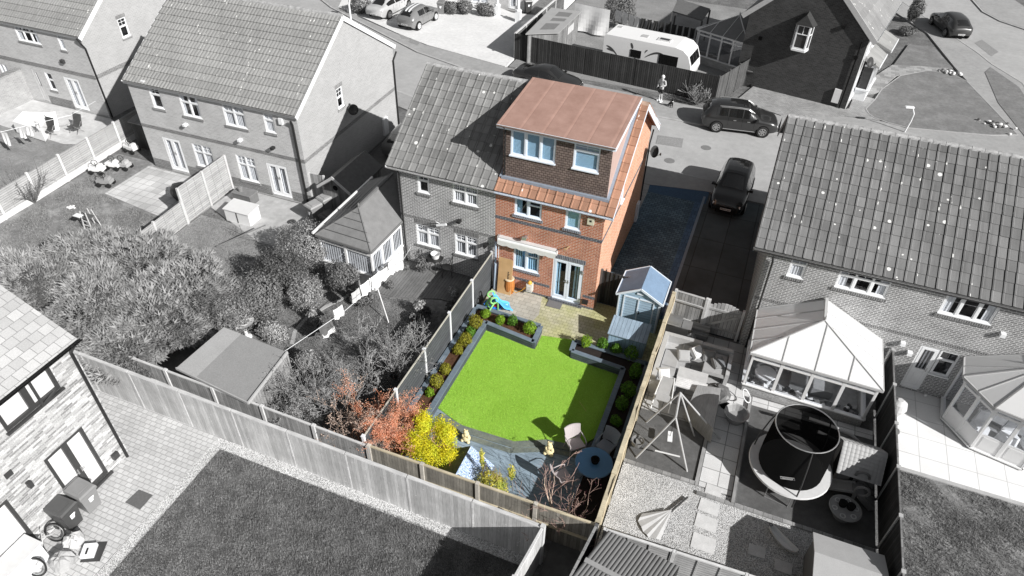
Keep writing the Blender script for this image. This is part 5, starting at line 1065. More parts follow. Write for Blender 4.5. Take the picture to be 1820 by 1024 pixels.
m=M(); m.lathe((p.x,p.y,.05),[(.3,0),(.36,.16),(.4,.17),(.4,.14),(.33,.1),(.15,.06),(.13,.13),(.01,.14)],22); part(T,'tray',m,DBL,smooth=False)
for c,col,n in(((-.12,.02),(.75,.5,.25),'tan'),((.12,-.03),(.75,.03,.04),'red')): m=M(); m.ball((p.x+c[0],p.y+c[1],.27),.085,12); part(T,'ball',m,pm(n+'_ball',col,.35,0),smooth=True)
m=M(); m.tube([(p.x+.3,p.y+.1,.2),(p.x+.55,p.y+.25,.22),(p.x+.6,p.y+.1,.1)],.035,6); part(T,'spout',m,pm('light_blue_plastic',(.45,.75,.85),.4,0))
# cardboard + wood barrel
T=thing('cardboard_packaging','tall flattened cardboard sheet leaning on the wall by the drainpipe','cardboard',(-8.5,21.5,0)); m=M(); A=Vector((-8.62,21.3,.0)); V=Vector((0,.22,1.62)).normalized(); m.fr(A,X,V,X.cross(V),0,.62,0,1.72,0,.05); m.fr(A+V*1.55,X,V,X.cross(V),-.02,.58,0,.24,.052,.06)
xx=N('printed_cardboard'); xx.col(xx.ramp(xx.noise(xx.ob(),2,4),[(.3,(.44,.27,.12)),(.7,(.56,.36,.18))])); xx.set(Roughness=.9); part(T,'sheet',m,xx.m)
m=M()
for i in range(8): m.fr(A+X*.42+V*(.75+i*.055),X,V,X.cross(V),0,.05+.02*(i%3),0,.035,.052,.054)
part(T,'print',m,BLACKP)
p=G(903,522,0); m=M(); ORW=wood('orange_stave',(.50,.19,.05),pl=.07,dirn='v',var=.15,gap=.08); m.lathe((p.x+.0,p.y+.12,.0),[(.2,0),(.23,.25),(.235,.45),(.2,.72),(.01,.73)],14); T=thing('wooden_barrel','orange stained slatted barrel with a pale lid below the cardboard','barrel',(p.x,p.y+.12,0)); part(T,'body',m,ORW)
m=M(); m.lathe((p.x,p.y+.12,.73),[(.21,0),(.22,.03),(.19,.06),(.01,.065)],14); part(T,'lid',m,pm('pale_lid',(.62,.5,.34),.7,.1))
m=M(); m.tube([(-8.84,21.62,0.1),(-8.84,21.62,2.4)],.045,10); m.tube([(-8.78,21.4,.05),(-8.8,21.55,1.35)],.07,10); solo('rolled_mat',m,pm('pale_blue_roll',(.42,.50,.60),.6,.08),'pale blue grey roll standing upright behind the cardboard','roll',loc=(-8.82,21.55,0))
# hose sprayer
p=G(947,516,0); T=thing('hose_reel','white and yellow garden hose reel on the wall left of the french doors','hose reel',(p.x,21.6,.3)); z=.6
m=M(); m.box(p.x-.13,p.x+.13,21.45,21.66,z-.28,z+.12); m.ob((p.x,21.55,z-.05),(.2,.28,.22),.0); part(T,'case',m,pm('white_case',(.62,.6,.55),.5,.05)); m=M(); m.lathe((p.x,21.54,z+.1),[(.07,0),(.1,.05),(.08,.12),(.03,.17)],10); m.tube([(p.x-.12,21.45,z),(p.x-.3,21.4,z-.25),(p.x-.55,21.35,z-.42),(p.x-.8,21.4,z-.35),(p.x-.95,21.5,z-.05),(p.x-.98,21.6,z+.4),(p.x-.96,21.66,z+.85)],.014,6); part(T,'hose',m,pm('yellow_hose',(.72,.38,.05),.45,.05))
m=M(); mA=G(977,533,.03); m.ob((-6.05,21.43,.04),(.62,.42,.025),.02); solo('doormat',m,pm('grey_doormat',(.16,.155,.155),.95,.2,30),'dark grey rectangular doormat on the patio outside the french doors','doormat')
# blue shed
T=thing('garden_shed','pale blue wooden apex shed with white trim standing by the driveway fence','shed',(-2.6,22,0))
BS=wood('blue_shiplap',(.36,.49,.60),pl=.13,dirn='h',var=.05,gap=.08,weather=.06); BW=pm('shed_white_trim',(.72,.78,.84),.5,.05)
sx0,sx1,sy0,sy1,eh,rh=-3.38,-1.72,21.35,22.75,1.62,2.1; mx=(sx0+sx1)/2; m=M()
m.q([(sx0,sy0,0),(sx1,sy0,0),(sx1,sy0,eh),(mx,sy0,rh),(sx0,sy0,eh)]); m.q([(sx0,sy1,0),(sx0,sy1,eh),(mx,sy1,rh),(sx1,sy1,eh),(sx1,sy1,0)]); m.q([(sx0,sy1,0),(sx0,sy0,0),(sx0,sy0,eh),(sx0,sy1,eh)]); m.q([(sx1,sy0,0),(sx1,sy1,0),(sx1,sy1,eh),(sx1,sy0,eh)]); part(T,'wall',m,BS)
m=M(); o=.07
for s in(-1,1):
    ex=mx+s*((sx1-sx0)/2+.1); ez=eh-.1*(rh-eh)/((sx1-sx0)/2)+.03; m.hexa([(ex,sy0-o,ez),(mx,sy0-o,rh+.03),(mx,sy1+o,rh+.03),(ex,sy1+o,ez),(ex,sy0-o,ez+.04),(mx,sy0-o,rh+.07),(mx,sy1+o,rh+.07),(ex,sy1+o,ez+.04)] if s<0 else [(mx,sy0-o,rh+.03),(ex,sy0-o,ez),(ex,sy1+o,ez),(mx,sy1+o,rh+.03),(mx,sy0-o,rh+.07),(ex,sy0-o,ez+.04),(ex,sy1+o,ez+.04),(mx,sy1+o,rh+.07)])
part(T,'roof',m,pm('blue_grey_felt',(.17,.25,.36),.8,.12,3,fine=.15))
m=M()
for s in(-1,1):
    ex=mx+s*((sx1-sx0)/2+.12); ez=eh-.02
    for y in(sy0-o-.02,sy1+o+.02): m.beam((ex,y,ez+.01),(mx,y,rh+.05),.03,.09)
    m.box(ex-.02,ex+.02,sy0-o,sy1+o,ez-.03,ez+.06)
part(T,'bargeboard',m,BW); m=M()
for x in(sx0+.02,sx0+.22,mx-.02,sx1-.24,sx1-.03): m.box(x-.025,x+.025,sy0-.03,sy0-.002,.05,eh+(.3 if abs(x-mx)<.1 else 0)-.05 if abs(x-mx)>.1 else eh)
m.box(sx0+.2,sx1-.2,sy0-.032,sy0-.003,eh-.06,eh); m.box(sx0-.03,sx0-.002,sy0,sy0+.05,.05,eh); m.box(sx1+.002,sx1+.03,sy0,sy0+.05,.05,eh); part(T,'trim',m,BW)
m=M(); m.box(mx+.03,mx+.08,sy0-.06,sy0-.03,.85,1.0); part(T,'latch',m,BLACKP)
m=M(); m.box(mx-.13,mx+.13,sy0-.04,sy0-.005,1.82,1.9); part(T,'vent',m,BW)
# storage box
T=thing('storage_box','blue wooden storage box with a boarded lid in front of the shed','storage box',(-2.6,20,0)); x0,x1,y0,y1=-3.28,-1.86,19.75,20.55
BV=wood('blue_board',(.33,.47,.60),pl=.14,dirn='v',var=.06,gap=.07,weather=.08); m=M(); m.box(x0,x1,y0,y1,.0,.82); part(T,'body',m,BV)
m=M(); m.hexa([(x0-.05,y0-.06,.86),(x1+.05,y0-.06,.86),(x1+.05,y1+.04,1.08),(x0-.05,y1+.04,1.08),(x0-.05,y0-.06,.9),(x1+.05,y0-.06,.9),(x1+.05,y1+.04,1.12),(x0-.05,y1+.04,1.12)]); m.box(x0+.0,x1,y1-.06,y1,.82,1.06); part(T,'lid',m,wood('lid_board',(.28,.36,.44),pl=.16,dirn='v',var=.08,gap=.07,weather=.12))
# little playhouse roof by bottom fence
T=thing('log_store','small store with a frosty blue white pitched roof by the bottom fence','garden store',(-6.1,12.2,0)); a=math.radians(8)
xx=N('speckled_roof'); xx.col(xx.mul(xx.ramp(xx.noise(xx.uv(),22,5,.8),[(.42,(.07,.16,.36)),(.55,(.55,.64,.78)),(.7,(.72,.76,.84))]),(1,1,1),1)); xx.set(Roughness=.8)
T.rotation_euler=(0,0,0); cx,cy=-5.95,12.0
m=M(); m.q([(cx-.62,cy-.45,0),(cx+.62,cy-.45,0),(cx+.62,cy-.45,.62),(cx,cy-.45,1.12),(cx-.62,cy-.45,.62)]); m.q([(cx-.62,cy+.5,0),(cx-.62,cy+.5,.62),(cx,cy+.5,1.12),(cx+.62,cy+.5,.62),(cx+.62,cy+.5,0)]); m.q([(cx-.62,cy+.5,0),(cx-.62,cy-.45,0),(cx-.62,cy-.45,.62),(cx-.62,cy+.5,.62)]); m.q([(cx+.62,cy-.45,0),(cx+.62,cy+.5,0),(cx+.62,cy+.5,.62),(cx+.62,cy-.45,.62)]); part(T,'wall',m,wood('grey_log',(.3,.28,.24),pl=.12,dirn='v'))
m=M(); m.hexa([(cx-.02,cy-.58,1.12),(cx+.8,cy-.58,.5),(cx+.8,cy+.6,.5),(cx-.02,cy+.6,1.12),(cx-.0,cy-.58,1.16),(cx+.82,cy-.58,.54),(cx+.82,cy+.6,.54),(cx,cy+.6,1.16)]); part(T,'roof',m,xx.m)
m=M(); m.hexa([(cx-.8,cy-.58,.5),(cx-.02,cy-.58,1.12),(cx-.02,cy+.6,1.12),(cx-.8,cy+.6,.5),(cx-.82,cy-.58,.54),(cx-.0,cy-.58,1.161),(cx,cy+.6,1.161),(cx-.82,cy+.6,.54)]); part(T,'roof',m,pm('dark_green_felt',(.12,.14,.09),.9,.3,6,fine=.2))  # left roof slope is coloured darker and greener than the right
# table and chairs
tc=G(1056,822,.72); T=thing('garden_table','round blue glass topped garden table in the bottom right corner','table',(tc.x,tc.y,0)); m=M(); m.lathe((tc.x,tc.y,.70),[(.01,0),(.6,0),(.62,.01),(.6,.022),(.01,.022)],40); xx=pm('blue_glass_top',(.10,.24,.42),.12,.05,2,spec=.6); part(T,'table_top',m,xx)
m=M(); m.torus((tc.x,tc.y,.705),.6,.018,32,6); 
for k in range(4): a=k*math.pi/2+.6; m.tube([(tc.x+math.cos(a)*.1,tc.y+math.sin(a)*.1,.3),(tc.x+math.cos(a)*.5,tc.y+math.sin(a)*.5,.69)],.018,6); m.tube([(tc.x+math.cos(a)*.1,tc.y+math.sin(a)*.1,.3),(tc.x+math.cos(a)*.42,tc.y+math.sin(a)*.42,.01)],.018,6)
part(T,'frame',m,pm('rattan_dark',(.12,.12,.13),.7,.15))
m=M(); m.lathe((tc.x+.02,tc.y+.02,.723),[(.11,0),(.14,.1),(.15,.16),(.12,.16),(.1,.05)],12); solo('plant_pot',m,BLK,'black pot standing on the blue glass table','plant pot')
def dchair(x,y,rz,lb,mat):
    T=thing('garden_chair',lb,'chair',(x,y,0),rz,'chairs around the blue glass table'); m=M(); nx=8
    for i in range(nx):   # curved back, local +y is back
        a0=-.28+.56*i/nx; a1=-.28+.56*(i+1)/nx; f=lambda a:.24-1.1*a*a*.9; 
        for z0,z1,o0,o1 in((.45,.7,0,.06),(.7,.96,.06,.15)): m.hexa([(a0,f(a0)+o0,z0),(a1,f(a1)+o0,z0),(a1,f(a1)+o0+.03,z0),(a0,f(a0)+o0+.03,z0),(a0*1.08,f(a0)+o1,z1),(a1*1.08,f(a1)+o1,z1),(a1*1.08,f(a1)+o1+.03,z1),(a0*1.08,f(a0)+o1+.03,z1)])
    part(T,'backrest',m,mat,local=True)
    m=M(); m.hexa([(-.27,-.25,.40),(.27,-.25,.40),(.25,.22,.38),(-.25,.22,.38),(-.27,-.25,.45),(.27,-.25,.45),(.25,.22,.43),(-.25,.22,.43)]); part(T,'seat',m,mat,local=True)
    for s in(-1,1):
        m=M(); m.tube([(s*.29,-.25,.01),(s*.29,-.22,.62),(s*.3,-.1,.67),(s*.3,.2,.66)],.018,6); part(T,'arm',m,mat,local=True)
        m=M(); m.tube([(s*.25,.2,.4),(s*.27,.3,.01)],.018,6); part(T,'leg',m,mat,local=True)
    return T
RT=pm('taupe_rattan',(.42,.38,.38),.8,.1,20); RTD=pm('shaded_rattan_blue',(.26,.28,.32),.8,.1,20)  # second rattan is the first with blue shade painted into its colour
dchair(-2.98,14.55,.75,'taupe woven chair with its back to the lawn, catching the sun',RT)
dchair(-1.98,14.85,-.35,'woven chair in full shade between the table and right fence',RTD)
dchair(-2.95,13.1,2.4,'woven chair half hidden under the bare purple tree',RT)
# ornaments
def stat(u,v,lb,s):
    p=G(u,v,0); T=thing('stone_ornament',lb,'ornament',(p.x,p.y,0)); m=M(); CR=pm('cream_stone',(.72,.62,.36),.8,.12,9)
    m.ball((p.x,p.y,.16*s),.15*s,12,sz=1.1,sx=1.1); m.ball((p.x,p.y,.36*s),.11*s,12,sz=1.2); part(T,'body',m,CR,smooth=True)
    m=M(); m.ball((p.x-.01,p.y-.02,.53*s),.085*s,12); m.ball((p.x+.05*s,p.y,.6*s),.03*s,8); m.ball((p.x-.06*s,p.y,.6*s),.03*s,8); part(T,'head',m,CR,smooth=True)
    for a in(-1,1): m=M(); m.ball((p.x+a*.12*s,p.y-.1*s,.08*s),.07*s,8); part(T,'foot',m,CR,smooth=True); m=M(); m.ball((p.x+a*.1*s,p.y-.06*s,.32*s),.05*s,8,sz=1.6); part(T,'arm',m,CR,smooth=True)
stat(976,806,'cream stone seated figure on the decking near the table',1.0); stat(829,783,'cream stone ornament tucked behind the golden shrub',.95)
m=M(); p=G(1036,723,.035); m.ob((p.x,p.y,.045),(.5,.02,.01),-.75); solo('garden_cane',m,pm('green_cane',(.55,.6,.15),.6),'thin pale cane lying on the shaded part of the bright lawn','cane')
# ================================================================ conservatories
CW=pm('conservatory_white',g(.80),.35,.03,3)
POLY=leafm('white_polycarbonate',g(.98),.01,.42); POLYG=leafm('grey_polycarbonate',g(.72),.08,.3); DKROOF=pm('tile_effect_panel',g(.20),.6,.15,3,fine=.1)
def panes(par,m_o,a,b,z0,z1,n,top=.3,frame=CW,dwarf=None,dw=0,blinds=False):
    a=Vector((*a,0));b=Vector((*b,0));U=b-a;L=U.length;U.normalize();Nn=U.cross(Z)
    if dwarf: m=M(); m.fr(a,U,Z,Nn,0,L,-.05,z0-.04,-.1,.02); part(par,'dwarf_wall',m,dwarf)
    m=M(); m.fr(a,U,Z,Nn,-.04,L+.04,z0-.05,z0,-.08,.08) ; m.fr(a,U,Z,Nn,0,L,z1-.08,z1,-.05,.03); w=L/n
    for i in range(n+1): x=i*w; m.fr(a,U,Z,Nn,x-.055 if i else -.02,x+.055 if i<n else L+.02,z0,z1-.08,-.05,.032)
    if top:
        zt=z1-top
        m.fr(a,U,Z,Nn,0,L,zt-.045,zt+.045,-.045,.028)
    f=part(par,'window_frame',m,frame); gm=M(); gm.q([a+Z*z0,b+Z*z0,b+Z*z1,a+Z*z1]); part(f,'pane',gm,GLASS)
    if blinds:
        bm=M(); s=.08
        while s<L-.12: p=a+U*s-Nn*.05; bm.q([p+Z*z0,p+U*.07-Nn*.01+Z*z0,p+U*.07-Nn*.01+Z*(z1-.35),p+Z*(z1-.35)]); s+=.12
        part(f,'blind',bm,BLIND)
    return f
def cons(name,label,poly,z0,z1,apex,backz,npan,roofm,dwarf,barm=None,blinds=False,backpt=None,inside=True,sills=.6,ov=.12,floor=True,rp=4):
    """poly: outer corners listed anticlockwise seen from above, starting and ending at the house wall; apex: ridge end; backpt: ridge at the wall"""
    T=thing(name,label,'conservatory',(poly[0][0],poly[0][1],0)); k=len(poly)
    for i in range(k-1): panes(T,None,poly[i],poly[i+1],z0,z1,npan[i],dwarf=dwarf,blinds=blinds and i<=blinds-1)
    m=M(); ap=Vector(apex); bp=Vector(backz); cx=sum(p[0] for p in poly)/k; cy=sum(p[1] for p in poly)/k
    out=[]
    for p in poly:
        d=Vector((p[0]-cx,p[1]-cy,0)).normalized()*ov*1.2; out.append(Vector((p[0]+d.x,p[1]+(d.y if p not in(poly[0],poly[-1]) else 0),z1)))
    bars=M(); bars.beam(ap,bp,.07,.1)
    R_=part(T,'roof',m,roofm) if False else None
    for i in range(k-1):
        a,b=out[i],out[i+1]
        if i==0: q=[a,b,ap,bp]
        elif i==k-2: q=[a,b,bp,ap]
        else: q=[a,b,ap]
        m.q(q); m.q([v-Z*.03 for v in q[::-1]])
        for j in range(0,rp+1):
            t=j/rp; s=a.lerp(b,t)
            if i in(0,k-2):
                tt=t if i==0 else 1-t; 
                # panels run parallel, square to the eave, up to the ridge or the hip
                du=(b-a).normalized(); base=(bp if i==0 else bp); w_=Vector((base.x,base.y,0)); L=(b-a).length
                r0=(bp-a).dot(du) if i==0 else (ap-a).dot(du); r1=(ap-a).dot(du) if i==0 else (bp-a).dot(du)
                sx=t*L; lo,hi=(0,r1) if i==0 else (r0,L)
                if i==0: e_= bp+(ap-bp)*min(1,max(0,sx/max(r1,.01))) if sx<=r1 else ap.lerp(b,(sx-r1)/max(L-r1,.01))
                else: e_= ap+(bp-ap)*min(1,max(0,(sx-r0)/max(L-r0,.01))) if sx>=r0 else a.lerp(ap,sx/max(r0,.01))
                bars.beam(s,e_,.03,.05)
            else:
                t0=max(.05,min(.95,(ap-a).dot(b-a)/(b-a).length_squared)); e_=ap if (t in(0,1) or k>4) else (a.lerp(ap,t/t0) if t<t0 else b.lerp(ap,(1-t)/(1-t0)))
                bars.beam(s,e_,.03 if 0<t<1 else .05,.06)
    for i in range(k-1): bars.beam(out[i]+Z*-.04,out[i+1]+Z*-.04,.06,.1)
    rf=part(T,'roof',m,roofm); part(rf,'glazing_bar',bars,barm or CW)
    m=M(); m.beam(ap+Z*.05,bp+Z*.05,.1,.08); m.lathe(ap+Z*.05,[(.04,0),(.04,.1),(.01,.18)],8); part(rf,'ridge_crest',m,barm or CW)
    if floor: m=M(); m.prism(poly,.02,.05); part(T,'floor',m,pm('conservatory_floor',g(.3),.7,.2))
    return T
DW=brick('dwarf_brick',g(.30),g(.42),g(.5),ms=.01)
c1=cons('conservatory','white roofed conservatory on the right house with toys and furniture seen through its glass',[(1.95,22.08),(1.98,19.62),(6.15,19.5),(6.15,22.08)],.42,2.02,(3.97,20.85,3.22),(3.97,22.05,3.22),[2,4,2],POLY,DW,rp=4,barm=pm('shaded_bar',g(.5),.5,.05))
c2=cons('conservatory','hexagonal white conservatory with a ribbed roof at the right edge',[(9.05,22.08),(8.95,21.0),(9.75,19.95),(11.3,19.6),(13.0,20.3),(13.3,22.08)],.12,2.2,(11.0,21.4,3.2),(11.0,22.05,3.2),[1,2,2,2,1],POLYG,None,rp=2,barm=pm('aluminium_bar',g(.45),.4,.1))
m=M(); U=(Vector((9.75,19.95,0))-Vector((8.95,21.0,0))).normalized(); m.fr(Vector((8.95,21,0)),U,Z,U.cross(Z),.06,1.26,.12,.8,-.03,.01); U=(Vector((11.3,19.6,0))-Vector((9.75,19.95,0))).normalized()
for k in range(2): m.fr(Vector((9.75,19.95,0)),U,Z,U.cross(Z),.06+k*.78,.74+k*.78,.12,.85,-.03,.01); m.fr(Vector((9.75,19.95,0)),U,Z,U.cross(Z),.16+k*.78,.64+k*.78,.22,.75,.01,.02)
part(c2,'base_panel',m,CW)
c3=cons('conservatory','conservatory with a dark tiled hip roof beside the grey house half',[(-16.25,24.0),(-16.05,19.45),(-13.45,19.3),(-13.4,21.72)],.85,2.2,(-14.7,20.65,3.15),(-14.7,23.6,3.15),[2,2,3],DKROOF,pm('white_base_panel',g(.75),.5,.04),barm=pm('dark_ridge_bar',g(.17),.6,.1),blinds=3,rp=1)
m=M()
for z in(2.42,2.62,2.82,3.0):
    t=(z-2.25)/.9; a=Vector((-16.15,24,2.25)).lerp(Vector((-14.7,23.6,3.15)),t); b=Vector((-16.2,19.35,2.25)).lerp(Vector((-14.7,20.65,3.15)),t); c=Vector((-13.3,19.2,2.25)).lerp(Vector((-14.7,20.65,3.15)),t)
    m.beam(a+Z*.012,b+Z*.012,.02,.012); m.beam(b+Z*.012,c+Z*.012,.02,.012)
part(c3,'tile_course',m,pm('tile_shadow_line',g(.09),.7,.1))
m=M(); m.beam((-16.28,24.3,2.22),(-16.28,19.35,2.22),.08,.09); m.box(-16.25,-16.2,20.5,24.2,0,2.2); part(c3,'box_gutter',m,CW)
c4=cons('conservatory','conservatory with lattice top lights against the dark gable at the top',[(-5.5,50.9),(-5.35,50.6),(-2.0,49.3),(-1.7,50.2)],.6,2.3,(-3.0,51.8,3.3),(-2.4,52.6,3.3),[1,4,1],pm('mid_polycarbonate',g(.2),.4,.1),DW,rp=4)
T=thing('covered_chairs','heap of white covered chairs inside the hexagonal conservatory','chairs',(10.6,20.9,.05)); WC=pm('white_cloth',g(.8),.9,.1,6)
for x,y in((10.0,20.7),(10.9,20.6),(11.7,20.8)): m=M(); m.ob((x,y,.3),(.5,.5,.5),R.uniform(0,1),taper=.85); m.ob((x,y+.2,.75),(.5,.1,.6),R.uniform(-.3,.3),taper=.8); part(T,'covered_chair',m,WC)
# furniture inside the right conservatory
T=thing('armchair','pale rattan armchair inside the white roofed conservatory','chair',(2.7,20.4,.05)); m=M(); m.lathe((2.7,20.4,.05),[(.28,0),(.3,.3),(.4,.38),(.38,.42),(.01,.43)],14); part(T,'seat',m,pm('pale_cushion',g(.75),.8,.1)); m=M(); m.torus((2.7,20.4,.65),.36,.05,12,6,a0=.2,a1=3.0); m.torus((2.7,20.4,.85),.34,.05,12,6,a0=.4,a1=2.8); part(T,'backrest',m,pm('pale_rattan',g(.5),.8,.1))
T=thing('sofa','grey sofa inside the white roofed conservatory','sofa',(4.4,20.6,.05)); m=M(); m.box(3.6,5.1,20.3,21.0,.1,.45); part(T,'seat',m,pm('grey_sofa',g(.3),.9,.1)); m=M(); m.box(3.6,5.1,21.0,21.25,.1,.9); part(T,'backrest',m,pm('grey_sofa',g(.3),.9,.1))
m=M(); 
for i in range(60): m.ob((R.uniform(2.1,6.0),R.uniform(19.65,20.2),.1+R.uniform(0,.12)),(R.uniform(.06,.2),R.uniform(.06,.2),R.uniform(.04,.16)),R.uniform(0,3),rx=R.uniform(-.5,.5),mi=i%3)
solo('toys',m,[pm('toy_white',g(.8),.5,0),pm('toy_grey',g(.35),.5,0),pm('toy_dark',g(.06),.5,0)],'scatter of small toys on the floor of the white roofed conservatory','toys',kind='stuff')
# ================================================================ sheds and boxes
FELT=pm('grey_felt',g(.27),.9,.06,2,fine=.12); FELT2=pm('pale_felt',g(.37),.9,.06,2,fine=.12)
T=thing('garden_shed','large low shed with a flat two tone felt roof between the hedge and bare trees','shed',(-14.6,12.2,0)); m=M()
m.hexa([(-16.0,11.35,0),(-13.3,11.1,0),(-13.2,13.2,0),(-16.0,13.35,0),(-16.0,11.35,1.75),(-13.3,11.1,1.7),(-13.2,13.2,1.95),(-16.0,13.35,1.95)]); part(T,'wall',m,wood('grey_shed_board',g(.28),pl=.12,dirn='v',var=.1))
rA=[G(313,655,1.75),G(441,717,1.75),G(511,626,2.05),G(398,582,2.05)]; m=M()
m.q([rA[0],rA[1],rA[2],rA[3]]); m.q([p-Z*.06 for p in rA[::-1]]); mid0,mid1=rA[0].lerp(rA[1],.28),rA[3].lerp(rA[2],.28); rr=part(T,'roof',m,FELT)
m=M(); o=Z*.012; m.q([rA[0]+o,mid0+o,mid1+o,rA[3]+o]); part(rr,'felt_strip',m,FELT2); m=M(); m.beam(rA[1],rA[2],.05,.12); m.beam(rA[0],rA[1],.04,.1); part(rr,'bargeboard',m,pm('shed_barge_grey',g(.4),.8,.1))
m=M(); m.box(-13.26,-13.2,11.75,12.5,.1,1.6); 
for z in(.4,1.3): m.box(-13.2,-13.17,11.8,12.45,z,z+.06)
part(T,'door',m,wood('shed_door',g(.24),pl=.12,dirn='v'))
T=thing('garden_shed','small dark roofed shed with a round hole in the shaded gap','shed',(-18.3,26,0)); x0,x1,y0,y1=-18.7,-17.15,23.6,26.4; mx=-17.92; m=M()
m.q([(x0,y0,0),(x1,y0,0),(x1,y0,1.55),(mx,y0,2.15),(x0,y0,1.55)]); m.q([(x1,y0,0),(x1,y1,0),(x1,y1,1.55),(x1,y0,1.55)]); m.q([(x0,y1,0),(x0,y0,0),(x0,y0,1.55),(x0,y1,1.55)]); part(T,'wall',m,wood('shed_board_mid',g(.2),pl=.12,dirn='v')); m=M()
for s,a in((-1,x0-.15),(1,x1+.15)): m.hexa([(min(a,mx),y0-.2,1.45 if a<mx else 2.15),(max(a,mx),y0-.2,2.15 if a<mx else 1.45),(max(a,mx),y1,2.15 if a<mx else 1.45),(min(a,mx),y1,1.45 if a<mx else 2.15),(min(a,mx),y0-.2,1.52 if a<mx else 2.22),(max(a,mx),y0-.2,2.22 if a<mx else 1.52),(max(a,mx),y1,2.22 if a<mx else 1.52),(min(a,mx),y1,1.52 if a<mx else 2.22)])
part(T,'roof',m,pm('dark_tin',g(.12),.5,.2)); m=M(); m.lathe((mx-.05,y0-.01,1.6),[(.14,0),(.01,.015)],14,A=Matrix.Rotation(math.pi/2,3,'X')); part(T,'porthole',m,BLK)
m=M(); m.hexa([(x0-.16,y0-.24,1.5),(mx,y0-.24,2.2),(mx,y0-.2,2.2),(x0-.16,y0-.2,1.5),(x0-.16,y0-.24,1.66),(mx,y0-.24,2.36),(mx,y0-.2,2.36),(x0-.16,y0-.2,1.66)]); m.hexa([(mx,y0-.24,2.2),(x1+.16,y0-.24,1.5),(x1+.16,y0-.2,1.5),(mx,y0-.2,2.2),(mx,y0-.24,2.36),(x1+.16,y0-.24,1.66),(x1+.16,y0-.2,1.66),(mx,y0-.2,2.36)]); part(T,'bargeboard',m,pm('pale_barge',g(.5),.7,.1))
T=thing('garden_shed','wooden shed with a patched felt roof behind the dark pavement fence','shed',(-15.5,48,0)); m=M(); q=[G(934,62,2.1),G(993,60,1.95),G(1033,22,2.05),G(980,15,2.25)]; ctr=sum(q,Vector())/4
b4=[ctr+(p-ctr)*.92 for p in q]; m.hexa([(p.x,p.y,0) for p in b4]+[(p.x,p.y,p.z-.03) for p in b4]); part(T,'wall',m,wood('shed_grey_v',g(.22),pl=.14,dirn='v')); m=M(); m.hexa([p for p in q]+[p+Z*.06 for p in q]); rf=part(T,'roof',m,pm('shed_felt_mid',g(.3),.9,.06,2,fine=.1)); m=M()
for t0,t1,s0,s1 in((.15,.4,.3,.75),(.5,.62,.35,.8),(.7,.88,.35,.8)):
    P_=lambda s,t:q[0].lerp(q[3],t).lerp(q[1].lerp(q[2],t),s)+Z*.066; m.q([P_(s0,t0),P_(s1,t0),P_(s1,t1),P_(s0,t1)])
part(rf,'felt_patch',m,pm('dark_patch',g(.16),.9,.1)); m=M(); u=(b4[2]-b4[1]).normalized()
for k in range(3): m.fr(b4[1].copy()*1,u,Z,u.cross(Z),2.0+k*.42,2.36+k*.42,-.85,-.35,0,.02)
part(T,'window',m,pm('pale_pane',g(.6),.3,.1))
# corrugated shed at the bottom
T=thing('garden_shed','shed at the bottom edge roofed in dark corrugated sheet','shed',(-.2,9.5,0)); xx=pm('corrugated_dark',g(.15),.5,.12,3)
A=Vector((-1.0,11.0,1.75)); m=M(); B_=G(1208,1008,1.75); L_=3.3; U=(B_-A); W_=U.length; U.normalize(); Dn=Vector((-U.y*-1,U.x*-1,0)).normalized(); Dn=Vector((-.32,-1,0)).normalized(); n=int(W_/.03)
for i in range(n*2):
    s0=W_*i/(n*2); s1=W_*(i+1)/(n*2); h=lambda s:.035*(abs(math.sin(math.pi*s/.11))**.6)
    p0=A+U*s0+Z*h(s0); p1=A+U*s1+Z*h(s1); m.q([p0+Dn*L_,p1+Dn*L_,p1,p0])
rf=part(T,'roof',m,xx); m=M(); c=A+Dn*.95; m.beam(A+Dn*1.15+Z*.03,A+Dn*1.15+U*W_*.98+Z*.03,.14,.05); part(rf,'fixing_batten',m,pm('batten_grey',g(.3),.8,.1))
m=M(); p0,p1=A+Z*-.08,A+U*W_-Z*.08; k0,k1=p0+Dn*L_,p1+Dn*L_; ins=.1; m.hexa([(p.x,p.y,0) for p in (k0,k1,p1,p0)]+[p for p in(k0,k1,p1,p0)]); part(T,'wall',m,F_BLK)
# pale box shed bottom right
T=thing('storage_shed','low plastic storage shed with a pale pitched roof at the bottom right','shed',(5.6,12.6,0)); a,b=G(1446,938,1.25),G(1600,985,1.25); a2=G(1448,972,1.5)
PF=pm('pale_plastic_roof',g(.42),.7,.05,3,fine=.08); y0_,y1_=10.3,13.6; x0,x1=4.55,6.5; m=M(); m.box(x0+.08,x1-.08,y0_+.05,y1_-.08,0,1.15); part(T,'body',m,pm('shed_plastic_body',g(.12),.6,.1)); m=M(); ym=12.75
m.hexa([(x0,ym,1.42),(x1,ym,1.42),(x1,y1_,1.12),(x0,y1_,1.12),(x0,ym,1.48),(x1,ym,1.48),(x1,y1_,1.18),(x0,y1_,1.18)]); m.hexa([(x0,y0_,1.36),(x1,y0_,1.36),(x1,ym,1.42),(x0,ym,1.42),(x0,y0_,1.42),(x1,y0_,1.42),(x1,ym,1.481),(x0,ym,1.481)]); part(T,'roof',m,PF)
# little sentry shed by far left house gap
T=thing('garden_shed','narrow dark shed in the gap left of the pale house pair','shed',(-31.3,26,0)); m=M(); p=G(232,235,0); m.box(-31.9,-30.6,25.0,26.6,0,1.6); part(T,'wall',m,wood('dark_shed',g(.08),pl=.12,dirn='v')); m=M(); m.hexa([(-32,24.9,1.55),(-30.5,24.9,1.55),(-30.5,26.7,1.8),(-32,26.7,1.8),(-32,24.9,1.6),(-30.5,24.9,1.6),(-30.5,26.7,1.85),(-32,26.7,1.85)]); part(T,'roof',m,wood('grey_roof_board',g(.3),pl=.2,dirn='v'))
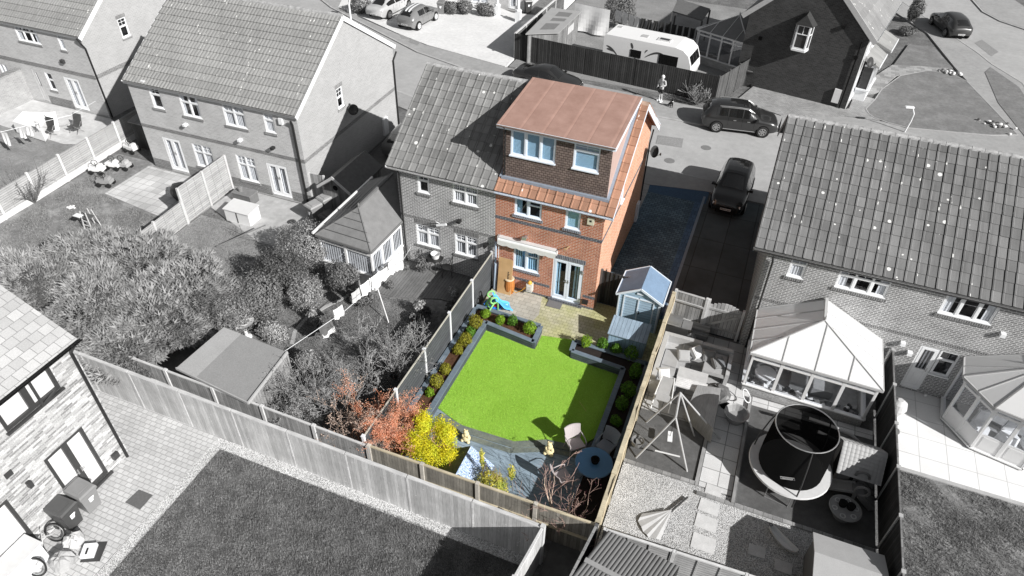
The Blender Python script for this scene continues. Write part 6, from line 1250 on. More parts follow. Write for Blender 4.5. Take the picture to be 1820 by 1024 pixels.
# ================================================================ wheelie bins
def bin_(x,y,rz,lb,body,lid,s=1,grp='wheelie bins',mark=True):
    T=thing('wheelie_bin',lb,'bin',(x,y,0),rz,grp); m=M()
    m.hexa([(-.22,-.24,.06),(.22,-.24,.06),(.22,.24,.12),(-.22,.24,.12),(-.28,-.33,.95),(.28,-.33,.95),(.28,.33,.95),(-.28,.33,.95)]); m.box(-.3,.3,-.36,-.3,.88,.93); part(T,'body',m,body,local=True)
    m=M(); m.hexa([(-.3,-.37,.955),(.3,-.37,.955),(.3,.3,.955),(-.3,.3,.955),(-.27,-.33,1.02),(.27,-.33,1.02),(.27,.3,1.05),(-.27,.3,1.05)]); m.box(-.19,.19,-.2,.2,1.03,1.05); part(T,'lid',m,lid,local=True)
    m=M(); m.tube([(-.24,.38,1.0),(.24,.38,1.0)],.02,6); m.beam((-.24,.38,1.0),(-.24,.28,.98),.03,.03); m.beam((.24,.38,1.0),(.24,.28,.98),.03,.03); part(T,'handle',m,body,local=True)
    for sx in(-1,1): m=M(); m.tube([(sx*.25,.28,.1),(sx*.3,.28,.1)],.1,12); part(T,'wheel',m,BLACKP,local=True)
    if mark: m=M(); m.box(-.07,.05,-.335,-.325,.55,.72); m.ob((.04,-.325,.62),(.05,.01,.2),0,ry=.6); part(T,'sticker',m,WHITE,local=True)
    return T
BD=pm('bin_dark',g(.055),.45,.1); BM=pm('bin_mid',g(.22),.45,.05); BL=pm('bin_light',g(.33),.45,.05)
bin_(-16.4,6.05,math.radians(92),'dark grey wheelie bin with a white sticker by the black french doors',BD,pm('bin_lid_dark',g(.085),.45,.05),grp='bins by the new house')
bin_(-16.35,6.72,math.radians(88),'mid grey wheelie bin nearest the black french doors',BM,BM,grp='bins by the new house')
bin_(-18.75,22.75,math.radians(-20),'pale lidded recycling bin nearest the patio corner, stickers on its lid',BM,BL,grp='bins at the corner of the pale house')
bin_(-18.6,23.55,math.radians(-20),'pale lidded recycling bin tucked behind the other, against the house corner',BM,BL,grp='bins at the corner of the pale house')
bin_(-17.65,22.3,math.radians(-20),'dark bin in the shade below the conservatory roof edge',BD,BD,grp='bins at the corner of the pale house')
p=G(1330,150,0); bin_(p.x,p.y,math.radians(170),'dark wheelie bin with a pale lid against the dark gable at the fence end',BD,BL,grp='bins by the street')
p=G(785,25,0); bin_(p.x,p.y,.2,'wheelie bin beside the striped hatchback in the top driveway',BM,BM,grp='bins by the street')
p=G(938,22,0); bin_(p.x,p.y,.6,'wheelie bin standing between the porch and the pale topped fence',BD,BL,grp='bins by the street')
# ================================================================ new house clutter
T=thing('bicycle','child sized bicycle dumped on its side by the bins','bicycle',(-16.2,5.1,0)); MB_=pm('bike_frame',g(.5),.4,.1); A_=Matrix.Rotation(math.radians(65),3,'X')@Matrix.Rotation(.3,3,'Y')
c1_,c2_=Vector((-16.35,5.55,.35)),Vector((-16.0,4.55,.3))
for c in(c1_,c2_): m=M(); m.torus(c,.3,.03,24,6,A=A_); part(T,'wheel',m,BLACKP); m=M(); m.torus(c,.25,.015,24,5,A=A_); part(T,'rim',m,METAL)
m=M(); m.tube([c1_,(-16.3,5.2,.62),(-16.1,4.85,.35),c2_],.018,6); m.tube([(-16.3,5.2,.62),(-16.15,4.75,.68),(-16.1,4.85,.35)],.018,6); m.tube([(-16.15,4.75,.68),c2_],.014,6); m.tube([(-16.5,5.35,.75),(-16.3,5.2,.68),(-16.05,5.35,.72)],.014,6); part(T,'frame',m,MB_); m=M(); m.ob((-16.15,4.72,.76),(.12,.22,.05),.3); part(T,'saddle',m,BLACKP)
for i,(x,y,r,l,c) in enumerate([(-15.75,5.6,.3,'crumpled pale sack with straps beside the bins',.5),(-15.5,5.0,.34,'crumpled grey cloth bundle at the bottom left edge of the setts',.38)]):
    m=M(); m.ball((x,y,.2),r,14,sz=.75,jit=.05); solo('sack',m,pm('sack%d'%i,g(c),.8,.2,5),l,'sack',smooth=False)
T=thing('litter_tray','white lidded box with a dark slot lying on a dark mat','box',(-15.25,5.6,0)); p=G(165,975,0); m=M(); m.ob((-15.15,5.55,.09),(.36,.42,.16),.5); part(T,'body',m,WHITE); m=M(); m.ob((-15.15,5.5,.175),(.05,.2,.012),.5); part(T,'slot',m,BLACKP)
m=M(); m.ob((-15.05,5.6,.03),(.55,.62,.02),.45); solo('rubber_mat',m,DGREY,'dark mat under the white lidded box','mat')
T=thing('garden_cabinet','long white topped cabinet against the new house wall at the bottom left corner','cabinet',(-16.4,4.6,0)); m=M(); m.box(-16.72,-16.1,3.5,5.0,0,.75); part(T,'body',m,WHITE); m=M(); m.box(-16.74,-16.05,3.45,5.05,.75,.8); part(T,'lid',m,pm('cab_lid',g(.6),.5,.05))
m=M(); q=[G(u,v,.026) for u,v in((222,893),(247,870),(272,880),(249,906))]; m.q(q[::-1]); solo('manhole_cover',m,pm('manhole',g(.12),.7,.2,12),'dark square drain cover let into the pale setts','manhole cover')
m=M(); m.lathe((-19.75,22.3,.02),[(.28,0),(.26,.015),(.01,.018)],20); p=G(518,395,0); solo('manhole_cover',(lambda mm:(mm.lathe((p.x,p.y,.02),[(.22,0),(.2,.015),(.01,.018)],20),mm)[1])(M()),DGREY,'small round drain cover on the concrete beside the bins','manhole cover')
# ================================================================ house 2 gardens
def chestbox(name,lb,x0,x1,y0,y1,h,mat,lidm,cat='storage box',tilt=.08):
    T=thing(name,lb,cat,((x0+x1)/2,y0,0)); m=M(); m.box(x0,x1,y0,y1,0,h); part(T,'body',m,mat); m=M(); m.hexa([(x0-.04,y0-.04,h+.005),(x1+.04,y0-.04,h+.005),(x1+.04,y1+.04,h+.005+tilt),(x0-.04,y1+.04,h+.005+tilt),(x0-.04,y0-.04,h+.05),(x1+.04,y0-.04,h+.05),(x1+.04,y1+.04,h+.05+tilt),(x0-.04,y1+.04,h+.05+tilt)]); part(T,'lid',m,lidm); return T
T=chestbox('storage_box','white plastic garden storage box on the concrete patio',-22.75,-21.35,21.1,21.9,.65,pm('box_white',g(.74),.5,.04),pm('box_white_lid',g(.66),.5,.04)); m=M(); m.box(-22.07,-22.03,21.08,21.1,.05,.62); part(T,'door_gap',m,DGREY)
T=chestbox('storage_box','dark grey long box with a chimney pot beside the tall panel',-23.45,-22.4,22.55,23.15,.55,pm('dark_chest',g(.16),.7,.2,5),pm('dark_chest_lid',g(.2),.7,.2,5),tilt=0); m=M(); m.lathe((-23.1,22.8,.6),[(.1,0),(.13,.22),(.1,.24),(.01,.24)],10); solo('flower_pot',m,BM,'small grey pot standing on the dark long box','pot')
T=thing('rotary_airer','folded rotary clothes airer lying across the grass by the white box','clothes airer',(-21.2,20.3,0)); m=M(); a=G(385,438,.15); b=G(472,400,.9); m.tube([a,b],[.02,.03],6); part(T,'pole',m,METAL); m=M()
for u,v,z in((396,402,.2),(425,400,.3),(485,422,.3),(470,432,.05),(440,412,.05)): m.tube([G(432,418,.55),G(u,v,z)],.01,4)
part(T,'arm',m,DGREY)
xx=pm('black_tarp',g(.04),.4,.3,5); T=None; m=M(); q=G(328,355,.0); m.ball((q.x,q.y+.1,.35),.62,16,sx=1.25,sy=.75,sz=.9,jit=.03); solo('covered_barbecue',m,xx,'black sheeted barbecue beside the low lap fence','covered barbecue',smooth=False)
# toys pile left
def toy(u,v,kind,lb,c=.6):
    p=G(u,v,0); T=thing(kind,lb,'toy vehicle',(p.x,p.y,0),0,'ride-on toys by the pale fence'); x,y=p.x,p.y; r=R.uniform(-.6,.6); mt=pm('toyg%d'%int(c*100),g(c),.5,.1); m=M(); m.ob((x,y,.3),(.75,.4,.18),r); m.ob((x+.2*math.cos(r),y+.2*math.sin(r),.45),(.22,.34,.2),r,taper=.8); part(T,'body',m,mt); 
    for sx in(-1,1):
        for sy in(-1,1): d=Matrix.Rotation(r,3,'Z')@Vector((sx*.27,sy*.22,0)); m=M(); n_=Matrix.Rotation(r,3,'Z')@Vector((0,.05,0)); w0=Vector((x,y,.14))+d; m.tube([w0-n_,w0+n_],.13,10); part(T,'wheel',m,BLACKP)
    m=M(); m.torus((x-.05,y,.62),.15,.02,12,5,A=Matrix.Rotation(.9,3,'Y')); m.tube([(x-.05,y,.62),(x,y,.35)],.02,5); part(T,'steering_wheel',m,DGREY)
for a in [(176,308,'toy_tractor','pale ride-on toy tractor, leftmost of the toy pile',.75),(205,300,'toy_cart','white framed toy cart at the back of the toy pile',.85),(190,330,'toy_tractor','small dark wheeled toy tractor at the front of the toy pile',.3),(222,300,'toy_cart','grey toy cart at the right of the toy pile',.42),(236,270,'toy_tractor','pale ride-on toy by the shaded corner of the pale house',.7)]: toy(*a)
T=thing('high_chair','wooden step frame high chair standing near the conifer hedge','chair',(-27.5,17.9,0)); m=M(); p=G(165,405,0)
for dx,dy in((-.2,-.2),(.2,-.2),(-.15,.25),(.15,.25)): m.beam((p.x+dx*1.2,p.y+dy*1.2,0),(p.x+dx*.8,p.y+dy*.8,1.0 if dy<0 else .95),.04,.04)
for z in(.25,.5): m.beam((p.x-.2,p.y-.2,z),(p.x+.2,p.y-.2,z),.04,.03)
part(T,'frame',m,pm('pale_wood_grey',g(.55),.8,.1)); m=M(); m.box(p.x-.2,p.x+.2,p.y-.2,p.y+.2,.6,.64); part(T,'seat',m,pm('dark_seat',g(.1),.7,.1)); m=M(); m.box(p.x-.35,p.x+.05,p.y-.45,p.y-.2,.85,.88); part(T,'tray',m,WHITE)
bare('bare_shrub','wide bare fan of stems beside the pale concrete posted fence','shrub',(*G(62,360,0)[:2],0),2.2,.75,BARK,pm('mid_twig',g(.22),.9,.2,8),n0=24,depth=1,r0=.03,seed=41,tw=3,minr=.009,kink=.12,leaf=leafm('tiny_bud',g(.3),.4,.1),lsz=.03,lpt=2)
m=M(); p=G(128,370,0); 
for i in range(8): m.ball((p.x+R.uniform(-.25,.25),p.y+R.uniform(-.15,.15),.06),R.uniform(.05,.1),8,sz=.6)
solo('stones',m,pm('white_stone',g(.7),.9,.1),'small heap of white stones on the patchy lawn','stones')
# far left patio: covered table, chairs, laundry
T=thing('covered_table','long garden table under a pale sheet on the far left patio','table',(-39.5,25.4,0)); q=[G(22,216,.75),G(72,232,.75),G(88,200,.75),G(40,198,.75)]; m=M(); ctr=sum(q,Vector())/4
m.hexa([Vector(((p.x-ctr.x)*1.03+ctr.x,(p.y-ctr.y)*1.03+ctr.y,.08)) for p in q]+[p for p in q]); part(T,'cover',m,pm('table_cover',g(.85),.8,.08))
T=thing('sun_panel','white board leaning beside the covered table','board',(-38,25.3,0)); m=M(); a=G(88,235,0); b=G(105,232,0); m.hexa([a,b,b+Vector((0,.05,0)),a+Vector((0,.05,0)),a+Vector((-.15,.3,1.0)),b+Vector((-.15,.3,1.0)),b+Vector((-.15,.35,1.0)),a+Vector((-.15,.35,1.0))]); part(T,'panel',m,WHITE)
def fold(u,v,lb,c):
    p=G(u,v,0); T=thing('folding_chair',lb,'chair',(p.x,p.y,0),0,'chairs on the far left patio'); m=M(); m.hexa([(p.x-.3,p.y-.1,.4),(p.x+.3,p.y-.1,.4),(p.x+.3,p.y+.4,.36),(p.x-.3,p.y+.4,.36),(p.x-.3,p.y-.1,.44),(p.x+.3,p.y-.1,.44),(p.x+.3,p.y+.4,.4),(p.x-.3,p.y+.4,.4)]); part(T,'seat',m,pm('chair_c%d'%int(c*100),g(c),.8,.1)); m=M(); m.hexa([(p.x-.3,p.y+.38,.4),(p.x+.3,p.y+.38,.4),(p.x+.3,p.y+.42,.4),(p.x-.3,p.y+.42,.4),(p.x-.3,p.y+.55,1.0),(p.x+.3,p.y+.55,1.0),(p.x+.3,p.y+.6,1.0),(p.x-.3,p.y+.6,1.0)]); part(T,'backrest',m,pm('chair_c%d'%int(c*100),g(c),.8,.1)); m=M()
    for s in(-1,1): m.beam((p.x+s*.28,p.y-.1,0),(p.x+s*.28,p.y+.45,.65),.03,.03); m.beam((p.x+s*.28,p.y+.45,0),(p.x+s*.28,p.y-.1,.55),.03,.03)
    part(T,'frame',m,METAL)
fold(133,238,'dark folding chair standing alone on the far left patio',.08); fold(85,245,'dark folding chair beside the covered table',.05)
def cloth(u0,v0,u1,v1,z,drop,name,lb,c,grp,cat='laundry',w=None,wave=.04):
    a=G(u0,v0,z);b=G(u1,v1,z); m=M(); nx,nz=14,6; n_=(b-a).cross(Z).normalized(); V=[[None]*(nz+1) for _ in range(nx+1)]
    for i in range(nx+1):
        for j in range(nz+1):
            t=i/nx; s=j/nz; V[i][j]=a.lerp(b,t)-Z*(drop*s+.03*math.sin(3.14*t))+n_*(wave*s*math.sin(t*11+u0+s*3)+.03*s)
    for i in range(nx):
        for j in range(nz): m.q([V[i][j+1],V[i+1][j+1],V[i+1][j],V[i][j]])
    return solo(name,m,pm('cloth%d'%int(c*100),g(c),.9,.05,3),lb,cat,group=grp,smooth=True)
LG='washing on the far left line'
for i,(u0,v0,u1,v1,d,c,l) in enumerate([(0,232,12,236,.8,.85,'white trousers at the left edge of the far left line'),(28,225,40,228,.6,.85,'white shirt in the middle of the far left line'),(42,222,54,225,.55,.82,'white top right of the shirt on the far left line'),(58,214,68,216,.4,.7,'small pale garment near the end of the far left line')]):
    cloth(u0,v0,u1,v1,1.5,d,'laundry',l,c,LG)
m=M(); m.tube([G(-20,240,1.55),G(125,205,1.5),G(170,180,2.2)],.012,5); solo('clothes_line',m,WHITE,'clothes line running out from the far left house','clothes line')
# ================================================================ neighbour's washing line
lz=1.95; a=(-13.5,21.0,2.1); pA=GX(585,560,-13.0); l0=Vector((-12.2,19.7,1.75)); l1=G(592,585,1.55); 
L0=G(715,465,1.6); L1=G(505,625,1.75)
m=M(); m.tube([GY(730,440,21.72),L0,G(610,555,1.45),L1],.01,5); solo('clothes_line',m,WHITE,'clothes line stretched from the grey house to the large shed','clothes line')
LG='washing on the line by the conservatory'
for (u0,v0,u1,v1,d,c,l) in [(700,467,716,462,.45,.7,'small patterned cloth nearest the grey house'),(690,472,700,468,.5,.85,'white towel beside the conservatory door'),(670,485,688,474,.55,.88,'broad white towel, third from the grey house'),(656,495,670,486,.6,.88,'white towel above the clothes prop'),(640,508,655,497,.6,.88,'white towel left of the clothes prop'),(624,522,638,511,.5,.5,'mid grey towel left of the white ones'),(592,552,608,541,.5,.8,'white lace cloth near the shrubs'),]:
    cloth(u0,v0,u1,v1,1.55,d,'laundry',l,c,LG)
q1=cloth(566,582,588,563,1.5,.55,'laundry','large dark towel with a pale hem nearest the bare trees',.12,LG); cloth(573,595,594,580,1.02,.22,'laundry','white fringed cloth hanging under the large dark towel',.75,LG)
m=M(); m.tube([(-11.96,17.74,0),G(664,490,1.75)],.022,6); solo('clothes_prop',m,pm('prop_white',g(.7),.6,.05),'pale pole propping up the middle of the washing line','clothes prop')
# patio set by grey house
def bistro(x,y,lb,rz):
    T=thing('garden_chair',lb,'chair',(x,y,.04),rz,'dark wire chairs on the grey decking'); m=M()
    for s in(-1,1): m.tube([(s*.2,-.2,0),(s*.19,-.18,.45)],.012,5); m.tube([(s*.2,.24,0),(s*.19,.2,.45),(s*.2,.28,.9)],.012,5)
    part(T,'frame',m,BLACKP,local=True); m=M(); m.lathe((0,0,.45),[(.01,0),(.22,0),(.23,.02),(.01,.02)],14); part(T,'seat',m,BLACKP,local=True); m=M(); m.torus((0,.24,.75),.17,.012,14,5,A=Matrix.Rotation(1.4,3,'X')); m.torus((0,.24,.75),.09,.01,12,5,A=Matrix.Rotation(1.4,3,'X')); m.tube([(0,.2,.45),(0,.28,.92)],.01,4); part(T,'backrest',m,BLACKP,local=True)
p=G(775,482,0); bistro(p.x-.55,p.y-.15,'black wire chair left of the wire table on the grey deck',1.2); bistro(p.x+.6,p.y-.1,'black wire chair right of the wire table on the grey deck',-1.2)
T=thing('garden_table','small black wire table on the grey deck','table',(p.x,p.y,.04)); m=M(); m.lathe((p.x,p.y,.74),[(.01,0),(.36,0),(.37,.02),(.01,.02)],20); part(T,'table_top',m,BLACKP); m=M()
for k in range(4): a=k*1.57+.4; m.tube([(p.x+.1*math.cos(a),p.y+.1*math.sin(a),.74),(p.x+.3*math.cos(a),p.y+.3*math.sin(a),.04)],.014,5)
part(T,'legs',m,BLACKP)
m=M(); m.lathe((p.x+.02,p.y,.762),[(.15,0),(.2,.22),(.21,.24),(.18,.22),(.13,.03),(.01,.03)],16); solo('laundry_basket',m,pm('basket_white',g(.72),.5,.1),'round white basket on the black wire table','basket')
GL1=leafm('grey_leaf_mid',g(.2),.5,.2); GL2=leafm('grey_leaf_pale',g(.42),.5,.2,tip=g(.24)); GL3=leafm('grey_leaf_dark',g(.1),.5,.15); GLH=leafm('conifer_grey',g(.38),.35,.2,tip=g(.46))
for u,v,h,r,mt,l in [(748,470,.5,.3,GL1,'potted bushy plant on the deck between conservatory and table'),(722,473,.3,.2,GL1,'low plant by the conservatory corner'),(745,545,.5,.32,GL2,'pale leafed plant in the grass near the slatted fence'),(757,552,.35,.28,GL3,'dark leafed plant right of the pale one by the slatted fence'),(735,562,.3,.24,GL1,'small potted plant on the lawn edge'),(808,520,.35,.3,GL2,'pale flowering plant behind the slatted fence'),(805,545,.4,.4,GL3,'dark ivy clump against the back of the slatted fence'),(568,575,.5,.28,GL1,'potted plant behind the dark towel'),(556,560,.45,.25,GL2,'pale plant in a pot beside the curving path'),(694,507,.3,.16,GL1,'small potted plant under the white towels')]:
    p=G(u,v,h); plant('garden_plant',l,'plant',(p.x,p.y,h,0),(r,r,h*.8),420,.07,mt,lump=8,inner=.3)
# ================================================================ shrubs and hedge
def bush(u,v,z,r,n,sz,mat,lb,name='garden_shrub',cat='shrub',lump=26,inner=.5,long=1.6,**k):
    p=G(u,v,z); return plant(name,lb,cat,(p.x,p.y,z,0),r,n,sz,mat,lump=lump,inner=inner,long=long,**k)
bush(545,438,1.2,(1.6,1.1,1.1),12000,.05,GL2,'pale flowering shrub between the patio and the conservatory')
bush(498,482,1.25,(1.05,.95,1.15),8000,.055,leafm('grey_leaf_darkish',g(.13),.5,.15),'dark round shrub in front of the pale flowering one')
bush(455,530,1.15,(1.25,1.05,1.1),9000,.06,leafm('grey_leaf_mid2',g(.27),.4,.2,tip=g(.18)),'mid grey shrub left of the dark round one')
bush(410,560,1.0,(.9,.9,1.0),6000,.06,leafm('grey_leaf_mid3',g(.26),.5,.15),'shrub behind the white dish, next to the conifer hedge')
bush(540,520,.9,(.9,.8,.8),5000,.05,GL2,'pale low shrub below the dark round one')
bush(608,492,1.0,(.75,.6,.75),4200,.06,GL1,'bushy shrub in front of the conservatory windows')
bush(640,530,.3,(.6,.4,.3),1500,.06,GL1,'low planting under the white towels')
bush(485,590,.4,(.7,.4,.5),2600,.06,leafm('grey_leaf_light',g(.42),.5,.15),'light shrub right of the white dish behind the large shed')
bush(548,645,.5,(.6,.42,.5),3000,.07,GL2,'white variegated shrub at the corner of the large shed')
bush(565,650,.4,(.45,.3,.4),1500,.06,GL1,'darker shrub right of the variegated one')
bush(540,690,.25,(.32,.32,.3),1600,.03,leafm('clip_grey',g(.16),.3,.1),'small round clipped shrub by the large shed door',inner=.85)
p=G(432,575,.75); T=thing('bird_bath','wide white dish on a stem among the shrubs','bird bath',(p.x,p.y,0)); m=M(); m.lathe((p.x,p.y,.7),[(.05,0),(.3,.06),(.42,.14),(.44,.16),(.38,.13),(.2,.06),(.01,.05)],26); part(T,'bowl',m,pm('bath_white',g(.72),.6,.05),smooth=False); m=M(); m.lathe((p.x,p.y,0),[(.2,0),(.2,.05),(.07,.12),(.05,.7)],12); part(T,'pedestal',m,pm('bath_white',g(.72),.6,.05))
# conifer hedge : one long clipped mass built of a few trees with feathery sprays
def conifer(x,y,h,r,n,lb,seed,sz=.2):
    rg=random.Random(seed); T=thing('conifer_tree',lb,'tree',(x,y,0),0,'conifers of the tall hedge'); m=M(); lumps=[(Vector((rg.gauss(0,1),rg.gauss(0,1),rg.uniform(-.2,1))).normalized(),rg.uniform(.75,1.25)) for _ in range(34)]
    for _ in range(n):
        d=Vector((rg.gauss(0,1),rg.gauss(0,1),rg.uniform(-.35,1.1))).normalized(); s=max(l*(.5+.5*max(0,d.dot(q))**14) for q,l in lumps); rr=s*rg.uniform(.72,1.0)
        p=Vector((x+d.x*r[0]*rr,y+d.y*r[1]*rr,h*.45+d.z*h*.55*rr)); 
        if p.z<.15: continue
        o=(Vector((d.x,d.y,d.z*.5+.35))+Vector((rg.gauss(0,.35),rg.gauss(0,.35),rg.gauss(0,.25)))).normalized(); sd=o.cross(Vector((rg.gauss(0,1),rg.gauss(0,1),rg.gauss(0,1)))).normalized(); L=sz*rg.uniform(.8,1.9); w_=L*.11
        m.q([p,p+o*L*.4+sd*w_,p+o*L,p+o*L*.35-sd*w_]); o2=(o+sd*.55).normalized(); m.q([p+o*L*.2,p+o2*L*.6+sd*w_*.6,p+o2*L*.95,p+o2*L*.55-sd*w_*.5]); o3=(o-sd*.55).normalized(); m.q([p+o*L*.2,p+o3*L*.6+sd*w_*.5,p+o3*L*.9,p+o3*L*.55-sd*w_*.6])
    part(T,'foliage',m,GLH,uv=False); m=M(); m.tube([(x,y,0),(x,y,h*.8)],[.14,.04],8); part(T,'trunk',m,BARK,uv=False)
    c=M(); c.ball((x,y,h*.42),1,14,sx=r[0]*.72,sy=r[1]*.72,sz=h*.40); part(T,'inner_branches',c,pm('inner_conifer',g(.06),.95,.3,5),uv=False)
for i,(u,v,h,r,n,l) in enumerate([(60,500,2.6,(2.5,1.8),9000,'conifer at the left edge behind the new house roof'),(150,455,2.5,(2.1,1.7),8000,'conifer of the hedge nearest the bare fan shrub'),(240,470,2.6,(2.2,1.9),9000,'conifer of the hedge below the low lap fence'),(330,520,2.7,(2.1,1.9),9000,'conifer of the hedge nearest the dish and shrubs'),(170,540,2.7,(2.4,2.0),9500,'conifer in the middle front of the hedge'),(265,560,2.6,(2.3,1.9),9000,'conifer of the hedge beside the large shed'),(205,610,2.3,(1.9,1.3),6500,'conifer overhanging the new fence'),(375,545,2.0,(1.3,1.3),4500,'smaller conifer at the right end of the hedge')]):
    p=G(u,v,h*.6); conifer(p.x,p.y,h,r,n,l,60+i)
# top bushes
for i,(u,v,z,r,n,l) in enumerate([(640,8,.7,(1.1,.9,.9),2200,'dark bush beside the silver saloon'),(800,12,.6,(.8,.6,.6),1400,'bush below the terrace window, left'),(825,14,.6,(.8,.6,.65),1400,'bush below the terrace window, middle'),(862,18,.5,(.9,.6,.6),1600,'bush below the terrace window, nearest the porch column'),(1105,15,1.6,(1.6,1.2,1.4),4200,'large round bush behind the hanging sheets'),(1628,18,1.0,(.7,.8,1.1),2400,'clipped dark bush at the corner house front'),(1615,55,.25,(.8,.9,.3),1400,'low flower bed planting at the corner house front')]):
    bush(u,v,z,r,n,.09,GL1 if i!=4 else leafm('grey_leaf_mid2',g(.19),.5,.15),l,lump=12)
bush(1235,165,.6,(.8,.4,.6),500,.06,GL1,'bare scrubby bush against the dark fence near the parked suv',inner=.2)
bare('bare_shrub','bare twiggy shrub growing against the dark fence near the parked suv','shrub',(-3.9,43.6,0),1.5,.8,BARK,TWG,n0=14,depth=2,r0=.02,seed=71,tw=3,minr=.012,kink=.2)
for i,(u,v,l) in enumerate([(1688,130,'white stones and small plants at the far edge of the front lawn'),(1770,222,'rockery of pale stones in the near corner of the front lawn')]):
    p=G(u,v,.08); m=M()
    for k in range(34): m.ball((p.x+R.gauss(0,.38),p.y+R.gauss(0,.3 if i else .2),.1+R.uniform(0,.1)),R.uniform(.06,.16),7,mi=k%3,sz=.7)
    solo('rockery',m,[pm('rock_white',g(.75),.9,.1),pm('rock_mid',g(.3),.9,.1),GL1],l,'rockery')
# street lamp (one tall, seen over the right roof) 
T=thing('street_lamp','white curved lamp column standing on the front lawn edge','street lamp',(*G(1612,233,0)[:2],0)); a=G(1607,236,0); top=GX(1606,196,a.x-.05); 
pts=[a,a+Z*.8+Vector((.1,0,0)),a+Z*1.25+Vector((.1,0,0)),a+Z*1.6+Vector((-.08,.0,0))]; m=M(); m.tube(pts,[.05,.045,.04,.03],8); part(T,'column',m,WHITE); m=M(); m.ob(pts[-1]+Vector((-.18,0,.02)),(.5,.2,.08),.3); part(T,'lantern',m,WHITE)
T=thing('street_lamp','white curved lamp column beside the silver saloon on the pavement','street lamp',(-31.6,46.6,0)); a=G(624,38,0); pts=[a,a+Z*1.3,a+Z*1.9+Vector((.2,0,0)),a+Z*2.25+Vector((.7,0,0))]; m=M(); m.tube(pts,[.08,.07,.06,.05],8); part(T,'column',m,WHITE); m=M(); m.ob(pts[-1]+Vector((.25,0,.02)),(.55,.22,.1)); part(T,'lantern',m,WHITE)
# drying sheets behind the dark fence
cloth(1022,5,1085,18,2.2,2.0,'hanging_sheet','very large white sheet drying behind the wooden shed',.85,'white washing behind the caravan',wave=.12)
for u0,u1,l in((1095,1106,'white garment just right of the very large sheet'),(1107,1117,'white garment second right of the very large sheet'),(1119,1128,'white garment third right of the very large sheet'),(1129,1137,'pale garment at the right end above the caravan')): cloth(u0,16+(u0-1095)*.35,u1,17+(u1-1095)*.35,1.9,.8,'laundry',l,.8,'white washing behind the caravan')
for i,u0 in enumerate(range(1140,1240,11)): cloth(u0,32+(u0-1140)*.2,u0+8,33+(u0-1140)*.2,1.8,.7,'laundry',('black','dark','small black','long black','narrow dark','dark grey','torn dark','short dark','wide dark','last dark')[i]+' garment, number %d from the left on the shaded line behind the caravan'%(i+1),.03,'dark washing behind the caravan')
T=thing('pergola','dark open pergola with a slatted roof behind the caravan','pergola',(-6,55,0)); q=[G(1195,22,2.3),G(1248,38,2.3),G(1262,18,2.3),G(1205,0,2.3)]; m=M(); 
for p in q: m.beam((p.x,p.y,0),p,.12,.12)
part(T,'post',m,MC['dark_post']); m=M(); m.hexa([p for p in q]+[p+Z*.1 for p in q]); part(T,'roof',m,pm('pergola_roof',g(.13),.8,.2))
m=M(); q=[G(1283,120,1.0)]; p=G(1284,118,0); m.ob((p.x,p.y,.75),(.8,.8,1.5),.3,taper=.9); m.ob((p.x,p.y,1.6),(.6,.6,.2),.3,taper=.5); solo('covered_stack',m,pm('grey_cover',g(.22),.8,.15),'tall grey covered stack beside the shaded conservatory','covered stack')
for i,u in enumerate((1245,1262,1275)): p=G(u,98+i*5,0); m=M(); m.box(p.x-.35,p.x+.35,p.y-.2,p.y+.2,0,.3); m.box(p.x-.38,p.x+.38,p.y-.23,p.y+.23,.26,.32); solo('planter',m,DGREY,['dark planter below the shaded conservatory, nearest the caravan','dark planter below the shaded conservatory, middle one','dark planter below the shaded conservatory, nearest the covered stack'][i],'planter')
# ================================================================ right-hand garden
def barbecue():
    p=G(1198,600,0); T=thing('barbecue','silver hooded gas barbecue standing by the two rail fence','barbecue',(-.95,21.4,0)); x,y=-.95,21.45; m=M(); m.box(x-.55,x+.5,y-.28,y+.28,.1,.82); part(T,'cabinet',m,DGREY); m=M()
    A=Vector((x-.38,y,.86)); k=10
    for i in range(k):
        a0=math.pi*i/k; a1=math.pi*(i+1)/k; f=lambda a,xx:Vector((xx,y-math.cos(a)*.27,.84+math.sin(a)*.3)); m.q([f(a0,x-.42),f(a1,x-.42),f(a1,x+.2),f(a0,x+.2)][::-1])
    m.q([Vector((x-.42,y-math.cos(math.pi*i/k)*.27,.84+math.sin(math.pi*i/k)*.3)) for i in range(k+1)]); m.q([Vector((x+.2,y-math.cos(math.pi*i/k)*.27,.84+math.sin(math.pi*i/k)*.3)) for i in range(k+1)][::-1]); part(T,'hood',m,pm('bbq_hood',g(.3),.3,.1,metal=.6)); m=M(); m.tube([(x-.35,y-.34,.95),(x+.12,y-.34,.95)],.018,6); part(T,'handle',m,METAL); m=M(); m.box(x+.22,x+.6,y-.25,y+.25,.82,.86); part(T,'side_shelf',m,METAL)
barbecue()
m=M(); m.lathe((-.3,21.3,0),[(.2,0),(.24,.3),(.15,.5),(.06,.56),(.01,.56)],14); solo('gas_bottle',m,pm('pale_pot',g(.2),.4,.2),'round dark pot beside the barbecue catching the light','pot')
m=M(); m.box(-.35,.35,21.75,22.1,0,.5); m.box(-.32,.3,21.6,21.75,0,.35); solo('log_crate',m,wood('crate_wood',g(.25),pl=.1,dirn='h'),'slatted crate on the slabs under the two rail fence','crate')
